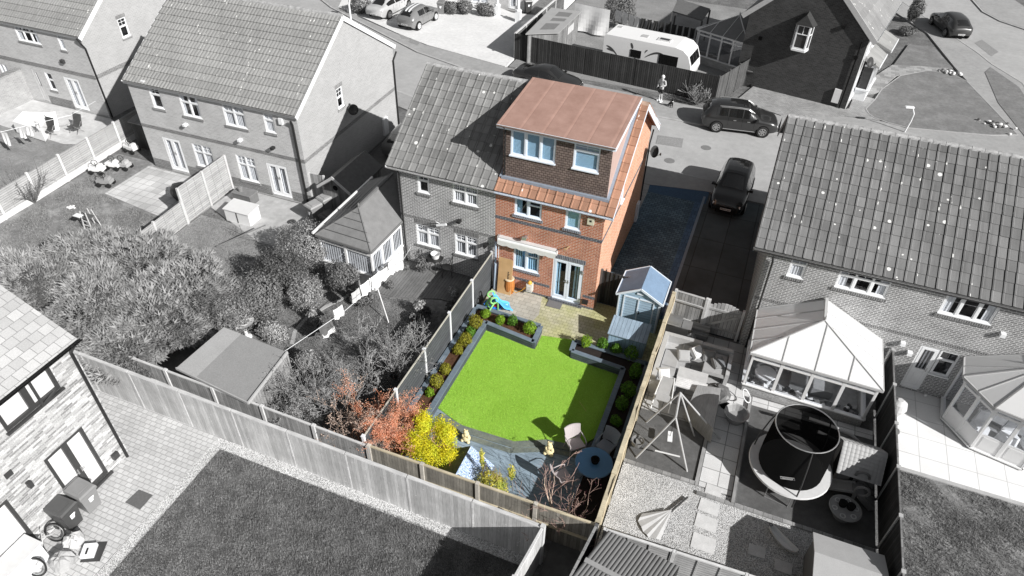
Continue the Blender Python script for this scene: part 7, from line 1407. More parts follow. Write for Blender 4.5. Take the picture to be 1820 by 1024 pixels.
# corner sofa
SOF=pm('rattan_pale_grey',g(.42),.85,.08,10,fine=.12); CUS=pm('cushion_grey',g(.36),.9,.08,4); CUSP=pm('cushion_pale',g(.6),.9,.08,4); CUSD=pm('cushion_dark',g(.2),.9,.08,4)
T=thing('corner_sofa','large pale grey rattan corner sofa heaped with cushions','sofa',(0,19.8,0)); m=M(); m.box(-1.28,-.55,18.35,20.95,0,.32); m.box(-.55,1.4,20.2,20.95,0,.32); part(T,'base',m,SOF)
m=M(); m.box(-1.28,-1.1,18.35,20.95,.32,.68); m.box(-1.1,.2,20.78,20.95,.32,.68); m.box(.22,1.4,20.78,20.95,.32,.66); part(T,'backrest',m,SOF); m=M(); m.box(-1.28,-.45,18.2,18.36,.0,.58); part(T,'arm',m,SOF); m=M(); m.box(1.28,1.42,19.6,20.78,.0,.56); part(T,'arm',m,SOF)
for x0,x1,y0,y1 in((-1.08,-.5,18.4,19.3),(-1.08,-.5,19.33,20.2),(-.47,.4,20.1,20.75),(.43,1.26,19.6,20.75)): m=M(); m.ob(((x0+x1)/2,(y0+y1)/2,.39),(x1-x0,y1-y0,.14),taper=.95); part(T,'seat_cushion',m,CUS)
for i,(x,y,z,rz,rx,mt,l) in enumerate([(-.85,18.75,.55,.5,.9,CUSP,'pale square cushion tipped at the near end of the corner sofa'),(-.35,20.0,.55,.3,.6,CUS,'large grey cushion at the inner corner of the sofa'),(.1,20.35,.6,.8,.5,CUSP,'pale cushion on top of the inner corner heap'),(.55,20.3,.58,.2,.9,CUSD,'dark cushion in the shaded end of the corner sofa'),(.95,20.1,.58,.6,.5,CUSD,'big dark cushion against the shaded arm')]):
    m=M(); m.ob((x,y,z),(.5,.5,.14),rz,rx=rx,taper=.8); m.ob((x,y,z),(.46,.46,.18),rz,rx=rx,taper=.7); solo('cushion',m,mt,l,'cushion',group='loose cushions on the corner sofa')
T=thing('coffee_table','white boarded low table in front of the corner sofa','table',(.1,18.9,0)); m=M(); m.box(-.38,.75,18.35,18.85,.52,.56); part(T,'table_top',m,wood('white_slat',g(.68),pl=.09,dirn='h',var=.05)); m=M()
for x,y in((-.34,18.38),(.71,18.38),(-.34,18.81),(.71,18.81)): m.box(x-.03,x+.03,y-.03,y+.03,0,.52)
part(T,'legs',m,SOF)
T=thing('coffee_table','pale grey stool table between sofa and white boarded table','table',(.1,19.4,0)); m=M(); m.box(-.4,.7,19.0,19.55,.36,.4); part(T,'table_top',m,pm('pale_top',g(.5),.6,.1)); m=M(); m.box(-.36,.66,19.04,19.5,0,.36); part(T,'base',m,SOF)
m=M(); m.ball((1.15,18.85,.25),.5,16,sx=1.0,sy=.9,sz=.55,jit=.045); solo('crumpled_cover',m,pm('grey_tarp',g(.13),.5,.3,7),'crumpled dark waterproof cover lying beside the low tables','cover')
# table covered / tarp
T=thing('covered_table','table under a long grey sheet beside the swing frame','table',(.9,17.8,0)); xx=wood('grey_sheet',g(.30),pl=.5,dirn='v',var=.08,gap=0,weather=.15)
q=[G(1225,718,.7),G(1268,762,.7),G(1281,690,.7),G(1240,684,.7)]; m=M(); lo=[Vector((p.x,p.y,.05)) for p in (q[0]+Vector((-.1,-.1,0)),q[1]+Vector((.05,-.12,0)),q[2]+Vector((.1,.1,0)),q[3]+Vector((-.05,.1,0)))]; m.hexa(lo+q); part(T,'sheet',m,xx)
m=M(); m.lathe((1.95,18.1,0),[(.3,0),(.42,.3),(.44,.36),(.4,.33),(.3,.1),(.01,.08)],18); solo('plastic_tub',m,pm('tub_grey',g(.3),.5,.1),'round grey tub beside the dwarf wall of the conservatory','tub')
T=thing('garden_chair','white framed reclining chair by the buff fence','chair',(-.65,17.6,0)); x,y=-.65,17.75; m=M(); m.tube([(x-.32,y-.35,.05),(x-.3,y+.1,.45),(x-.22,y+.5,1.0),(x+.22,y+.5,1.0),(x+.3,y+.1,.45),(x+.32,y-.35,.05)],.022,6); m.tube([(x-.3,y+.1,.45),(x-.32,y+.45,.03)],.02,6); m.tube([(x+.3,y+.1,.45),(x+.32,y+.45,.03)],.02,6); part(T,'frame',m,pm('chair_white',g(.72),.5,.05)); m=M(); m.hexa([(x-.25,y-.2,.4),(x+.25,y-.2,.4),(x+.25,y+.15,.4),(x-.25,y+.15,.4),(x-.25,y-.2,.43),(x+.25,y-.2,.43),(x+.25,y+.15,.43),(x-.25,y+.15,.43)]); part(T,'seat',m,CUS); m=M(); m.hexa([(x-.25,y+.15,.43),(x+.25,y+.15,.43),(x+.25,y+.18,.43),(x-.25,y+.18,.43),(x-.2,y+.46,.97),(x+.2,y+.46,.97),(x+.2,y+.49,.97),(x-.2,y+.49,.97)]); part(T,'backrest',m,CUS)
# swing frame
T=thing('garden_swing','grey tubular swing frame with one white seat on the turf','swing',(0,16,0)); SWM=pm('swing_tube',g(.42),.5,.1,10); t0=G(1209,698,1.85); t1=G(1201,742,1.85); m=M(); m.tube([t0,t1],.04,8); part(T,'top_beam',m,SWM)
for a,b in((t1,(-.95,15.08,0)),(t1,(.77,15.2,0)),(t0,(.73,16.78,0)),(t0,(-.97,16.72,0)),(t0,(1.6,17.0,0))): m=M(); m.tube([a,b],.032,8); part(T,'leg',m,SWM)
m=M(); m.tube([Vector((-.4,15.13,.6*1.05)),Vector((.42,15.2,.6*1.05))],.028,6); part(T,'brace',m,pm('brace_pale',g(.62),.5,.05)); m=M(); s=G(1191,776,.45); m.ob(s,(.16,.42,.05),.15); part(T,'seat',m,WHITE); m=M(); m.tube([t0.lerp(t1,.6),s],.008,4); m.tube([t0.lerp(t1,.8),s],.008,4); part(T,'rope',m,DGREY)
T=thing('toddler_swing','dark bucket swing hanging near the buff fence','swing',(-.95,15.6,.2)); p=G(1132,792,.2); m=M(); m.lathe(p,[(.12,0),(.2,.12),(.22,.3),(.18,.28),(.1,.05),(.01,.04)],14); part(T,'bucket',m,pm('bucket',g(.16),.5,.1)); m=M(); m.ob(p+Vector((.05,0,.2)),(.22,.2,.12),.3); part(T,'cushion',m,CUSD)
# trampoline
C0=Vector((3.85,16.3,0)); T=thing('trampoline','round trampoline with a tall black safety net and pale padded rim','trampoline',C0); rT=1.3; zt=.62
m=M(); m.lathe(C0+Z*zt,[(rT-.3,.03),(rT,.03),(rT+.02,-.03),(rT-.3,-.02)],40); part(T,'rim_pad',m,pm('rim_pad',g(.62),.6,.06)); m=M(); m.lathe(C0+Z*zt,[(.01,.0),(rT-.29,.0)],40); part(T,'mat',m,BLK); m=M(); m.torus(C0+Z*(zt-.05),rT-.05,.025,40,6); part(T,'frame',m,METAL)
for k in range(3):
    a=k*2.094+.35; m=M(); a0=C0+Vector((math.cos(a-.3)*(rT-.05),math.sin(a-.3)*(rT-.05),zt-.05)); a1=C0+Vector((math.cos(a+.3)*(rT-.05),math.sin(a+.3)*(rT-.05),zt-.05)); m.tube([a0,Vector((a0.x,a0.y,.03)),Vector((a1.x,a1.y,.03)),a1],.022,6); part(T,'leg',m,METAL)
xx=N('net_mesh'); tr=xx.n('BsdfTransparent'); df=xx.n('BsdfDiffuse'); df.inputs[0].default_value=(.006,.006,.006,1); mx=xx.n('MixShader'); mx.inputs[0].default_value=.94; xx.l(tr.outputs[0],mx.inputs[1]); xx.l(df.outputs[0],mx.inputs[2]); xx.l(mx.outputs[0],xx.t.nodes['Material Output'].inputs[0])
m=M(); n=32; rb=1.02; r1=.95; top=2.5; tc=Vector((0,.05,0)); prof=[(rb,zt+.02),(rb*1.0,1.2),(rb*.97,1.9),(r1,top)]
b=len(m.v)
for r,z in prof:
    for j in range(n): a=2*math.pi*j/n; m.v.append(C0+Vector((math.cos(a)*r,math.sin(a)*r,z)))
for i in range(3):
    for j in range(n): m.f.append([b+i*n+j,b+i*n+(j+1)%n,b+(i+1)*n+(j+1)%n,b+(i+1)*n+j]); m.m.append(0)
nt_=part(T,'safety_net',m,xx.m,smooth=True); m=M(); m.torus(C0+Z*top,r1,.02,40,6); part(T,'top_ring',m,METAL)
for k in range(3):
    a=k*2.094+.75; m=M(); m.tube([C0+Vector((math.cos(a)*rT*.98,math.sin(a)*rT*.98,.1)),C0+Vector((math.cos(a)*1.22,math.sin(a)*1.22,1.2)),C0+Vector((math.cos(a)*1.08,math.sin(a)*1.08,2.0)),C0+Vector((math.cos(a)*r1,math.sin(a)*r1,top))],.025,6); part(T,'net_pole',m,DGREY)
m=M(); a=math.radians(262); c=C0+Vector((math.cos(a)*1.03,math.sin(a)*1.03,1.15)); tdir=Vector((-math.sin(a),math.cos(a),0)); ud=(tdir*.9+Z*.42).normalized(); nd=Vector((math.cos(a),math.sin(a),.1)); vd=nd.cross(ud).normalized(); m.fr(c,ud,vd,nd,-.22,.22,-.05,.05,.02,.03)
part(nt_,'label_patch',m,pm('patch_white',g(.6),.6,.1)); m=M(); m.fr(c,ud,vd,nd,-.2,.2,-.03,.03,.031,.034); 
lp=part(nt_,'label_ground',m,DGREY)
m=M(); 
for k in range(9): m.fr(c,ud,vd,nd,-.17+k*.038,-.15+k*.038,-.018,.018,.036,.038)
part(nt_,'label_print',m,WHITE)
m=M(); p=G(1530,760,.35); pts=[(4.2,18.2,1.0),(4.9,18.35,.8),(5.7,18.4,.6),(6.15,18.2,.5),(5.6,17.95,.5),(4.6,18.0,.7)]; m.tube(pts,.06,8); solo('foam_tube',m,pm('foam_pale',g(.5),.7,.1),'pale bent foam pole loop lying behind the trampoline','foam pole')
# playhouse
T=thing('toy_playhouse','grey plastic playhouse with scalloped roof tiles between trampoline and dark fence','playhouse',(5.85,17.3,0)); x0,x1,y0,y1=5.35,6.45,16.55,17.85; ym=17.2; PG=pm('playhouse_grey',g(.2),.6,.1); m=M(); m.box(x0,x1,y0,y1,0,.85); m.q([(x0,y1,.85),(x0,y0,.85),(x0,ym,1.35)]); m.q([(x1,y0,.85),(x1,y1,.85),(x1,ym,1.35)]); part(T,'wall',m,PG)
m=M(); nx,ny=9,6
for s,ya in((1,y0-.12),(-1,y1+.12)):
    U_=X if s>0 else -X; o=Vector((x0-.12 if s>0 else x1+.12,ya,.75)); V=Vector((0,ym-ya,1.42-.75)); L=V.length; V.normalize(); pantiles(m,o,U_,V,x1-x0+.24,8,L/8,p=.13,amp=.012)
part(T,'roof',m,pm('playhouse_roof',g(.42),.6,.08)); m=M(); m.box(x0-.012,x0-.002,16.9,17.45,.02,.9); m.box(5.7,6.1,y0-.012,y0-.002,.35,.7); part(T,'opening',m,BLK)
# slide set
T=thing('toy_slide','grey plastic climbing frame with round handles and a short slide','toy slide',(6.1,16.0,0)); GP=pm('slide_grey',g(.3),.5,.05); GQ=pm('slide_dark',g(.17),.5,.05); p0=G(1500,868,.45); m=M(); a,b=Vector((5.85,16.2,.55)),Vector((4.95,16.35,.1)); s=Vector((.03,.2,0)); m.q([a-s,b-s,b+s,a+s][::-1])
for k in(-1,1): m.beam(a+s*k+Z*.04,b+s*k+Z*.04,.03,.1)
part(T,'chute',m,GP)
for k in(-1,1):
    m=M(); yy=16.2+k*.3; m.torus((6.0,yy,.85),.2,.045,20,6,A=Matrix.Rotation(math.pi/2,3,'X')); m.beam((5.85,yy,.05),(5.85,yy,.7),.05,.1); m.beam((6.0,yy,.62),(6.5,yy,.15),.05,.22); part(T,'side_panel',m,GQ)
m=M(); m.box(5.8,6.15,15.95,16.45,.5,.56); part(T,'platform',m,GQ); m=M()
for k in range(3): m.box(6.2+k*.12,6.32+k*.12,15.95,16.45,.38-k*.13,.42-k*.13)
part(T,'step',m,GQ)
p=G(1503,903,.42); T=thing('water_play_table','round grey play table with cup hollows and two dark tubs on it','play table',(p.x,p.y,0)); m=M(); m.lathe((p.x,p.y,.36),[(.1,0),(.46,.0),(.5,.05),(.47,.07),(.44,.045),(.01,.045)],28); part(T,'table_top',m,pm('play_table_grey',g(.27),.5,.1)); m=M()
for k in range(6): a=k*1.047+.3; m.torus((p.x+math.cos(a)*.33,p.y+math.sin(a)*.33,.41),.075,.018,12,5)
part(T,'cup_rim',m,pm('cup_rim',g(.5),.5,.05)); m=M()
for dx,dy in((-.1,.08),(.14,.05)): m.lathe((p.x+dx,p.y+dy,.41),[(.11,0),(.13,.16),(.1,.17),(.01,.12)],14)
part(T,'tub',m,BLK); m=M(); m.lathe((p.x,p.y,0),[(.3,0),(.15,.1),(.15,.36)],12); part(T,'stand',m,GQ)
# sled, parasol, slabs
p=G(1392,958,.1); T=thing('plastic_sledge','grey plastic bean shaped sledge on the gravel','sledge',(p.x,p.y,0)); m=M(); K=12; W_=[]; 
for i in range(K+1):
    t=i/K; cx=p.x-.42+.84*t; cy=p.y+.3-.62*t+.12*math.sin(math.pi*t)*-1; w=.16*math.sin(math.pi*(.08+.84*t))**.6; dn=Vector((.6,.8,0)); c=Vector((cx,cy,.06)); W_.append([c-dn*w+Z*.14,c-dn*w*.6,c+dn*w*.6,c+dn*w+Z*.14])
for i in range(K):
    for j in range(3): m.q([W_[i][j],W_[i][j+1],W_[i+1][j+1],W_[i+1][j]]); m.q([W_[i][j]-Z*.02,W_[i+1][j]-Z*.02,W_[i+1][j+1]-Z*.02,W_[i][j+1]-Z*.02])
m.q([W_[0][k] for k in range(4)]); m.q([W_[K][k] for k in range(4)][::-1]); part(T,'hull',m,pm('sledge_grey',g(.75),.45,.05)); m=M(); m.torus(W_[0][1]+Vector((.03,.05,.1)),.05,.01,10,4); part(T,'rope_loop',m,BLK)
T=thing('parasol','folded pale parasol lying on the gravel','parasol',(.3,12.8,0)); a,b=G(1222,884,.08),G(1152,944,.12); m=M(); m.tube([a,a.lerp(b,.5)],.035,6); part(T,'pole',m,DGREY); m=M(); d=(b-a).normalized(); s=Vector((-d.y,d.x,0)); c=a.lerp(b,.42)
fan=[b+s*.42-d*.1,b+s*.15+d*.12,b-s*.1+d*.1,b-s*.45-d*.05,b-s*.55-d*.35]
for i in range(len(fan)-1): f0,f1=fan[i],fan[i+1]; mid=(f0*.6+f1*.4); m.q([c+Z*.08,Vector((f0.x,f0.y,.05)),Vector((mid.x,mid.y,.09))]); m.q([c+Z*.08,Vector((mid.x,mid.y,.09)),Vector((f1.x,f1.y,.05))])
part(T,'canopy',m,pm('parasol_cloth',g(.5),.9,.1))
for i,(u,v,s) in enumerate([(1268,872,.5),(1260,902,.62),(1255,930,.66),(1250,966,.7),(1238,1004,.6),(1345,980,.5),(1392,1008,.5)]):
    p=G(u,v,0); m=M(); m.ob((p.x,p.y,.012),(s,s*.75,.02),R.uniform(-.1,.1)); solo('stepping_stone',m,pm('step_stone',g(.58),.9,.12,3,fine=.1),['pale stepping stone by the timber edging at the top of the row','pale stepping stone second in the row across the gravel','pale stepping stone third in the row across the gravel','pale stepping stone fourth, near the pale lap fence','pale stepping stone touching the pale lap fence','shaded stepping stone below the sledge','shaded stepping stone closest to the pale box shed'][i],'paving slab',group='stepping stones across the gravel')
# white pots and jars in the far right garden
for u,v,r,h,l,c in [(1585,670,.24,.5,'white round pot by the dark panel fence and the half glazed door',.75),(1575,730,.33,.7,'pale sheeted bundle against the fence on the white patio',.55),(1644,704,.07,.1,'small white ball on the white patio near the wall',.8),(1590,770,.14,.2,'dark pot under the pale bundle',.1)]:
    p=G(u,v,0); p.x=max(p.x,7.0+r); m=M(); m.lathe((p.x,p.y,0),[(r*.7,0),(r,h*.5),(r*.8,h*.85),(r*.3,h),(.01,h)],16); solo('garden_pot',m,pm('pot%d'%int(c*100),g(c),.6,.1),l,'pot',smooth=False)
m=M(); m.lathe((1.55,18.6,0.01),[(.2,0),(.19,.02),(.01,.02)],18); solo('manhole_cover',m,BLK,'round black drain cover in the slabs beside the sofa','manhole cover')
m=M(); m.torus((2.15,18.9,.5),.25,.02,20,5,A=Matrix.Rotation(.8,3,'Y')); solo('hoop',m,WHITE,'thin white hoop resting against the conservatory base','hoop')
# ================================================================ vehicles
GLS=pm('car_glass',g(.012),.04,0,spec=.8,coat=1); TYRE=pm('tyre',g(.02),.85,.1)
def car(label,loc,rz,L,W,H,st,wins,fw,rw,wr,paint,name='parked_car',grp=None,roofm=None,rimm=None,stripes=None,rails=None,plate='rear',plate_txt=None,wsc=None,rsc=None,tail=(.09,.05),lights=True):
    """st: stations x(0 rear..1 front), z sill, z belt, z top, half width belt, half width top ; local x forward"""
    T=thing(name,label,'car',loc,rz,grp); xs=[s[0] for s in st]
    def P(x):
        i=0
        while i<len(st)-2 and x>xs[i+1]: i+=1
        t=(x-xs[i])/(xs[i+1]-xs[i]); t=max(0,min(1,t))
        def cr(k):
            p1,p2=st[i][k],st[i+1][k]; p0=st[i-1][k] if i>0 else p1; p3=st[i+2][k] if i<len(st)-2 else p2
            v=p1+.5*t*(p2-p0+t*(2*p0-5*p1+4*p2-p3+t*(3*(p1-p2)+p3-p0))); lo,hi=min(p1,p2),max(p1,p2); return max(lo,min(hi,v))
        return [cr(k) for k in range(1,6)]
    X_=lambda x:(x-.5)*L
    def ring(x):
        zs,zb,zt,wb,wt=P(x); wb*=W/2; wt*=W/2; xx=X_(x)
        return [Vector((xx,wb*.9,zs)),Vector((xx,wb,zs+(zb-zs)*.35)),Vector((xx,wb*.995,zs+(zb-zs)*.75)),Vector((xx,wb*.95,zb)),Vector((xx,wb*.95+(wt-wb*.95)*.85,zb+(zt-zb)*.88)),Vector((xx,wt*.8,zt-.005)),Vector((xx,wt*.4,zt+.02)),Vector((xx,0,zt+.028))]
    n=44; m=M(); rings=[]
    for i in range(n+1):
        r=ring(i/n); rr=r+[Vector((p.x,-p.y,p.z)) for p in r[-2::-1]]; rings.append(rr)
    k=len(rings[0]); b=len(m.v)
    for r in rings: m.v+=r
    for i in range(n):
        for j in range(k-1): m.f.append([b+i*k+j,b+i*k+j+1,b+(i+1)*k+j+1,b+(i+1)*k+j]); m.m.append(0)
    m.f.append([b+j for j in range(k)][::-1]); m.m.append(0); m.f.append([b+n*k+j for j in range(k)]); m.m.append(0)
    part(T,'body',m,paint,local=True,smooth=True,uv=False)
    def lerpz(x,t,s,o=.006):   # point on the glasshouse side
        r=ring(x); a,b_=r[3],r[4]; p=a.lerp(b_,t); return Vector((p.x,s*(p.y+o),p.z+o*.3))
    for s in(-1,1):
        for (xa,xb,ta,tb) in wins:
            m=M(); q=8; top=[];bot=[]
            for i in range(q+1):
                x=xa+(xb-xa)*i/q; u=i/q; edge=min(1,min(u-0,1-u)*6+.0) if tb<0 else 1
                tt=abs(tb); tt2=tt if tb>0 else tt*(1-(max(0,(.35-u))/.35)*.75 if False else 1)
                bot.append(lerpz(x,ta,s)); top.append(lerpz(x,tt2,s))
            for i in range(q): f=[bot[i],bot[i+1],top[i+1],top[i]]; m.q(f if s<0 else f[::-1])
            part(T,'side_window',m,GLS,local=True,smooth=True,uv=False)
    def screen(xa,xb,nm,ins=.86):
        m=M(); q=5; R2=[]
        for i in range(q+1):
            x=xa+(xb-xa)*i/q; r=ring(x); a,b_,c,d=r[4],r[5],r[6],r[7]; up=Vector((0,0,.012)); fx=Vector((.004 if xb>.5 else -.004,0,0)); L_=[Vector((p.x,p.y*ins,p.z))+up+fx for p in(a.lerp(b_,.3),b_,c)]; R2.append(L_+[d+up+fx]+[Vector((p.x,-p.y,p.z)) for p in L_[::-1]])
        for i in range(q):
            for j in range(6): m.q([R2[i][j],R2[i+1][j],R2[i+1][j+1],R2[i][j+1]])
        part(T,nm,m,GLS,local=True,smooth=True,uv=False)
    if wsc: screen(*wsc,'windscreen')
    if rsc: screen(*rsc,'rear_window')
    if roofm: 
        m=M(); R2=[]; xa,xb=roofm[0],roofm[1]
        for i in range(9): x=xa+(xb-xa)*i/8; r=ring(x); L_=[Vector((p.x,p.y*.93,p.z+.008)) for p in(r[5],r[6])]; R2.append(L_+[r[7]+Z*.008]+[Vector((p.x,-p.y,p.z)) for p in L_[::-1]])
        for i in range(8):
            for j in range(4): m.q([R2[i][j],R2[i+1][j],R2[i+1][j+1],R2[i][j+1]])
        part(T,'roof_panel',m,roofm[2],local=True,smooth=True,uv=False)
    if stripes:
        for s in(-1,1):
            m=M(); q=40; pr=None
            for i in range(q+1):
                x=stripes[0]+(stripes[1]-stripes[0])*i/q; r=ring(x); z=r[7].z+.012; c=[Vector((r[7].x,s*.07,z)),Vector((r[7].x,s*.22,z-.004))]
                if pr: m.q([pr[0],pr[1],c[1],c[0]])
                pr=c
            part(T,'stripe',m,WHITE,local=True,uv=False)
    if rails:
        for s in(-1,1): m=M(); m.tube([Vector((X_(x),s*(ring(x)[4].y-.02),ring(x)[4].z+.05)) for x in(.2,.3,.45,.58,.66)],.022,6); part(T,'roof_rail',m,METAL,local=True); m=M(); pts=[Vector((X_(x),s*(ring(x)[4].y+.01),ring(x)[4].z)) for x in(.22,.3,.4,.5,.58,.62)]; m.tube(pts,.018,5); part(T,'chrome_strip',m,METAL,local=True)
    for xx in(fw,rw):
        for s in(-1,1):
            x=X_(xx); yb=ring(xx)[1].y; m=M(); A=Matrix.Rotation(math.pi/2,3,'X'); m.lathe((x,s*(yb-.035),wr),[(wr*1.16,-.04),(wr*1.16,.045),(.01,.045)] if s<0 else [(wr*1.16,.04),(wr*1.16,-.045),(.01,-.045)],24,A=A); part(T,'wheel_arch',m,BLK,local=True,uv=False)
            m=M(); ww=.1; m.lathe((x,s*(yb-.055),wr),[(wr*.6,-ww),(wr*.93,-ww),(wr,-ww*.6),(wr,ww*.6),(wr*.93,ww),(wr*.6,ww)],24,A=A); wl=part(T,'wheel',m,TYRE,local=True,uv=False)
            m=M(); yf=s*(yb+.048); m.torus((x,yf-s*.005,wr),wr*.62,.02,24,5,A=A); 
            for q in range(5 if rimm is None else 7):
                a=q*2*math.pi/(5 if rimm is None else 7); c=Vector((x+math.cos(a)*wr*.33,yf-s*.01,wr+math.sin(a)*wr*.33)); m.ob(c,(wr*.62,.02,wr*.16),0,ry=-a)
            m.lathe((x,yf-s*.02,wr),[(.05,-.02),(.05,.02)],8,A=A); part(wl,'rim',m,rimm or METAL,local=True,uv=False)
            m=M(); m.lathe((x,yf-s*.03,wr),[(wr*.6,-.002),(wr*.6,.002)],20,A=A); part(wl,'brake_disc',m,BLK,local=True,uv=False)
    zsf,zbf,_,wbf,_=P(.97); zsr,zbr,_,wbr,_=P(.03)
    for s in(-1,1):
        r=ring(.955); m=M(); m.ob((r[3].x-.02,s*(r[3].y-.14),r[3].z-.1),(.28,.3,.1),-s*.45,taper=.8); part(T,'headlight',m,pm('headlamp',g(.75),.1,0),local=True)
        r=ring(.035); m=M(); m.ob((r[3].x+.03,s*(r[3].y-.12),r[3].z-.14),(.2,.3,.13),s*.4,taper=.85); part(T,'tail_light',m,pm('tail_lamp',g(.10),.15,0),local=True)
        xm=wsc[1]-.04 if wsc else .68; r=ring(xm); m=M(); m.ob((r[3].x,s*(r[3].y+.1),r[3].z+.06),(.14,.22,.13),0,taper=.8); part(T,'mirror',m,paint,local=True)
        for xx in(.42,.6): r=ring(xx); m=M(); m.ob((r[2].x,s*(r[2].y+.012),r[3].z-.1),(.16,.03,.03)); part(T,'door_handle',m,METAL,local=True)
        for xx in(.335,.52,.68 if L>4.2 else .66): 
            m=M(); pts=[ring(xx)[q] for q in(0,1,2,3)]; m.tube([Vector((p.x,s*(p.y+.001),p.z+.03)) for p in pts],.005,4); part(T,'door_seam',m,BLK,local=True)
        m=M(); pts=[ring(xx)[0]+Vector((0,.03,.06)) for xx in(.26,.4,.6,.72)]; m.tube([Vector((p.x,s*(p.y),p.z)) for p in pts],.022,5); part(T,'sill_trim',m,METAL if rails else BLK,local=True)
    m=M(); x=X_(1.0 if plate=='front' else 0.0); sx=1 if plate=='front' else -1; m.box(min(x,x+sx*.015),max(x,x+sx*.015),-.26,.26,.42,.53); pl=part(T,'number_plate',m,pm('plate_white',g(.65),.5,0),local=True)
    m=M()
    for i,w_ in enumerate((.045,.045,.05,.045,.03,.05,.05)): y=-.21+i*.063; m.box(x+sx*.016-.002,x+sx*.016+.002,y,y+w_*.8,.445,.505)
    part(pl,'lettering',m,BLK,local=True)
    m=M(); x=X_(1.0); m.ob((x-.03,0,.35),(.08,W*.55,.16)); m.ob((x-.02,0,.62),(.06,W*.34,.07)); part(T,'grille',m,BLK,local=True)
    m=M(); m.beam((x-.005,-.3,.66),(x+.0,.3,.66),.02,.02); part(T,'badge_strip',m,METAL,local=True)
    return T
def paintm(n,v,met=.2): return pm(n,g(v),.28,.04,1,metal=met,coat=.8,spec=.5)
SUV=[(0,.42,.85,.95,.78,.6),(.03,.3,.98,1.12,.9,.66),(.09,.24,1.02,1.42,.97,.66),(.2,.2,1.0,1.58,1.0,.68),(.4,.2,.98,1.62,1.0,.70),(.58,.2,.97,1.58,1.0,.68),(.70,.2,.98,1.2,1.0,.68),(.765,.2,.99,1.03,.99,.72),(.9,.24,.9,.95,.95,.7),(.97,.3,.76,.84,.86,.62),(1,.38,.62,.68,.76,.5)]
sW=[(.17,.32,.12,.9),(.335,.51,.1,.92),(.525,.68,.1,.92)]
a=G(1268.4,233.6,0); b=G(1351,243.5,0); d=(b-a).normalized(); rzs=math.atan2(d.y,d.x); nrm=Vector((-d.y,d.x,0)); c=(a+b)/2+nrm*.86+d*.05
DPNT=paintm('dark_grey_paint',.03)
car('dark grey parked suv with silver roof rails, side-on at the kerb beyond the driveways',c,rzs,4.45,1.84,1.6,SUV,sW,.805,.2,.34,DPNT,grp=None,rails=True,roofm=(.16,.62,pm('glass_roof',g(.015),.08,0,coat=1)),wsc=(.60,.745),rsc=(.05,.16),rimm=pm('alloy_dark',g(.4),.3,0,metal=.5),plate='rear')
CIT=[(0,.42,.8,.9,.8,.6),(.03,.3,.95,1.08,.9,.64),(.08,.24,1.0,1.36,.96,.66),(.2,.22,.99,1.5,1.0,.68),(.4,.22,.97,1.55,1.0,.7),(.56,.22,.97,1.5,1.0,.68),(.69,.22,.99,1.16,1.0,.7),(.74,.22,.99,1.04,.99,.74),(.9,.26,.92,.98,.95,.72),(.97,.3,.76,.86,.86,.64),(1,.38,.6,.68,.76,.52)]
f0=G(1294,392,0); 
car('black compact suv parked nose towards the camera on the shaded concrete drive',Vector((-.3,33.05,.055)),math.radians(-92),4.15,1.74,1.55,CIT,sW,.80,.19,.33,paintm('black_paint',.012),roofm=(.12,.55,pm('black_roof',g(.01),.12,0,coat=1)),wsc=(.57,.725),rsc=(.05,.15),plate='front')
HAT=[(0,.4,.8,.88,.78,.55),(.03,.28,.92,1.0,.88,.6),(.09,.2,.95,1.22,.96,.6),(.22,.18,.93,1.42,1.0,.62),(.42,.18,.9,1.48,1.0,.66),(.56,.18,.88,1.42,1.0,.66),(.7,.18,.89,1.1,1.0,.68),(.76,.18,.88,.95,.99,.72),(.9,.22,.8,.86,.94,.7),(.97,.28,.66,.74,.86,.62),(1,.36,.55,.6,.76,.5)]
a=G(743.3,55.4,.0); b=G(774.8,37.3,.0); d=(b-a).normalized(); c=(a+b)/2+Vector((-d.y,d.x,0))*.8+d*.05+Z*.06
car('grey hatchback with two broad white stripes over its roof in the top driveway',c,math.atan2(d.y,d.x),4.0,1.72,1.48,HAT,[(.24,.44,.1,.85),(.46,.68,.1,.9)],.8,.18,.32,paintm('mid_grey_paint',.22),stripes=(.13,.55),wsc=(.58,.735),rsc=(.05,.17),rimm=WHITE,plate='rear')
COU=[(0,.42,.82,.88,.8,.55),(.04,.28,.94,1.0,.9,.62),(.14,.2,.96,1.05,.97,.62),(.26,.18,.93,1.28,1.0,.6),(.42,.18,.9,1.42,1.0,.62),(.55,.18,.88,1.4,1.0,.64),(.68,.18,.88,1.1,1.0,.66),(.74,.18,.87,.94,.99,.7),(.9,.22,.78,.84,.94,.7),(.97,.28,.64,.72,.86,.62),(1,.36,.52,.58,.76,.5)]
a=G(683,42,0); c2=c+Vector((-3.0,.9,0))
car('silver saloon with a low curved roof beside the striped hatchback',Vector((-30.1,50.4,.06)),math.atan2(d.y,d.x)+.02,4.65,1.8,1.42,COU,[(.2,.42,.12,.85),(.44,.68,.1,.9)],.81,.2,.33,paintm('silver_paint',.62,.3),wsc=(.56,.72),rsc=(.13,.27),plate='rear')
# moving dark car on the side road
mc=G(1690,48,0); car('dark hatchback driving on the side road at the top right',Vector((12.5,65.8,.0)),math.radians(108),4.4,1.8,1.5,HAT,sW,.8,.18,.33,paintm('dark_road_paint',.05),name='moving_car',wsc=(.58,.735),rsc=(.05,.17),plate='rear')
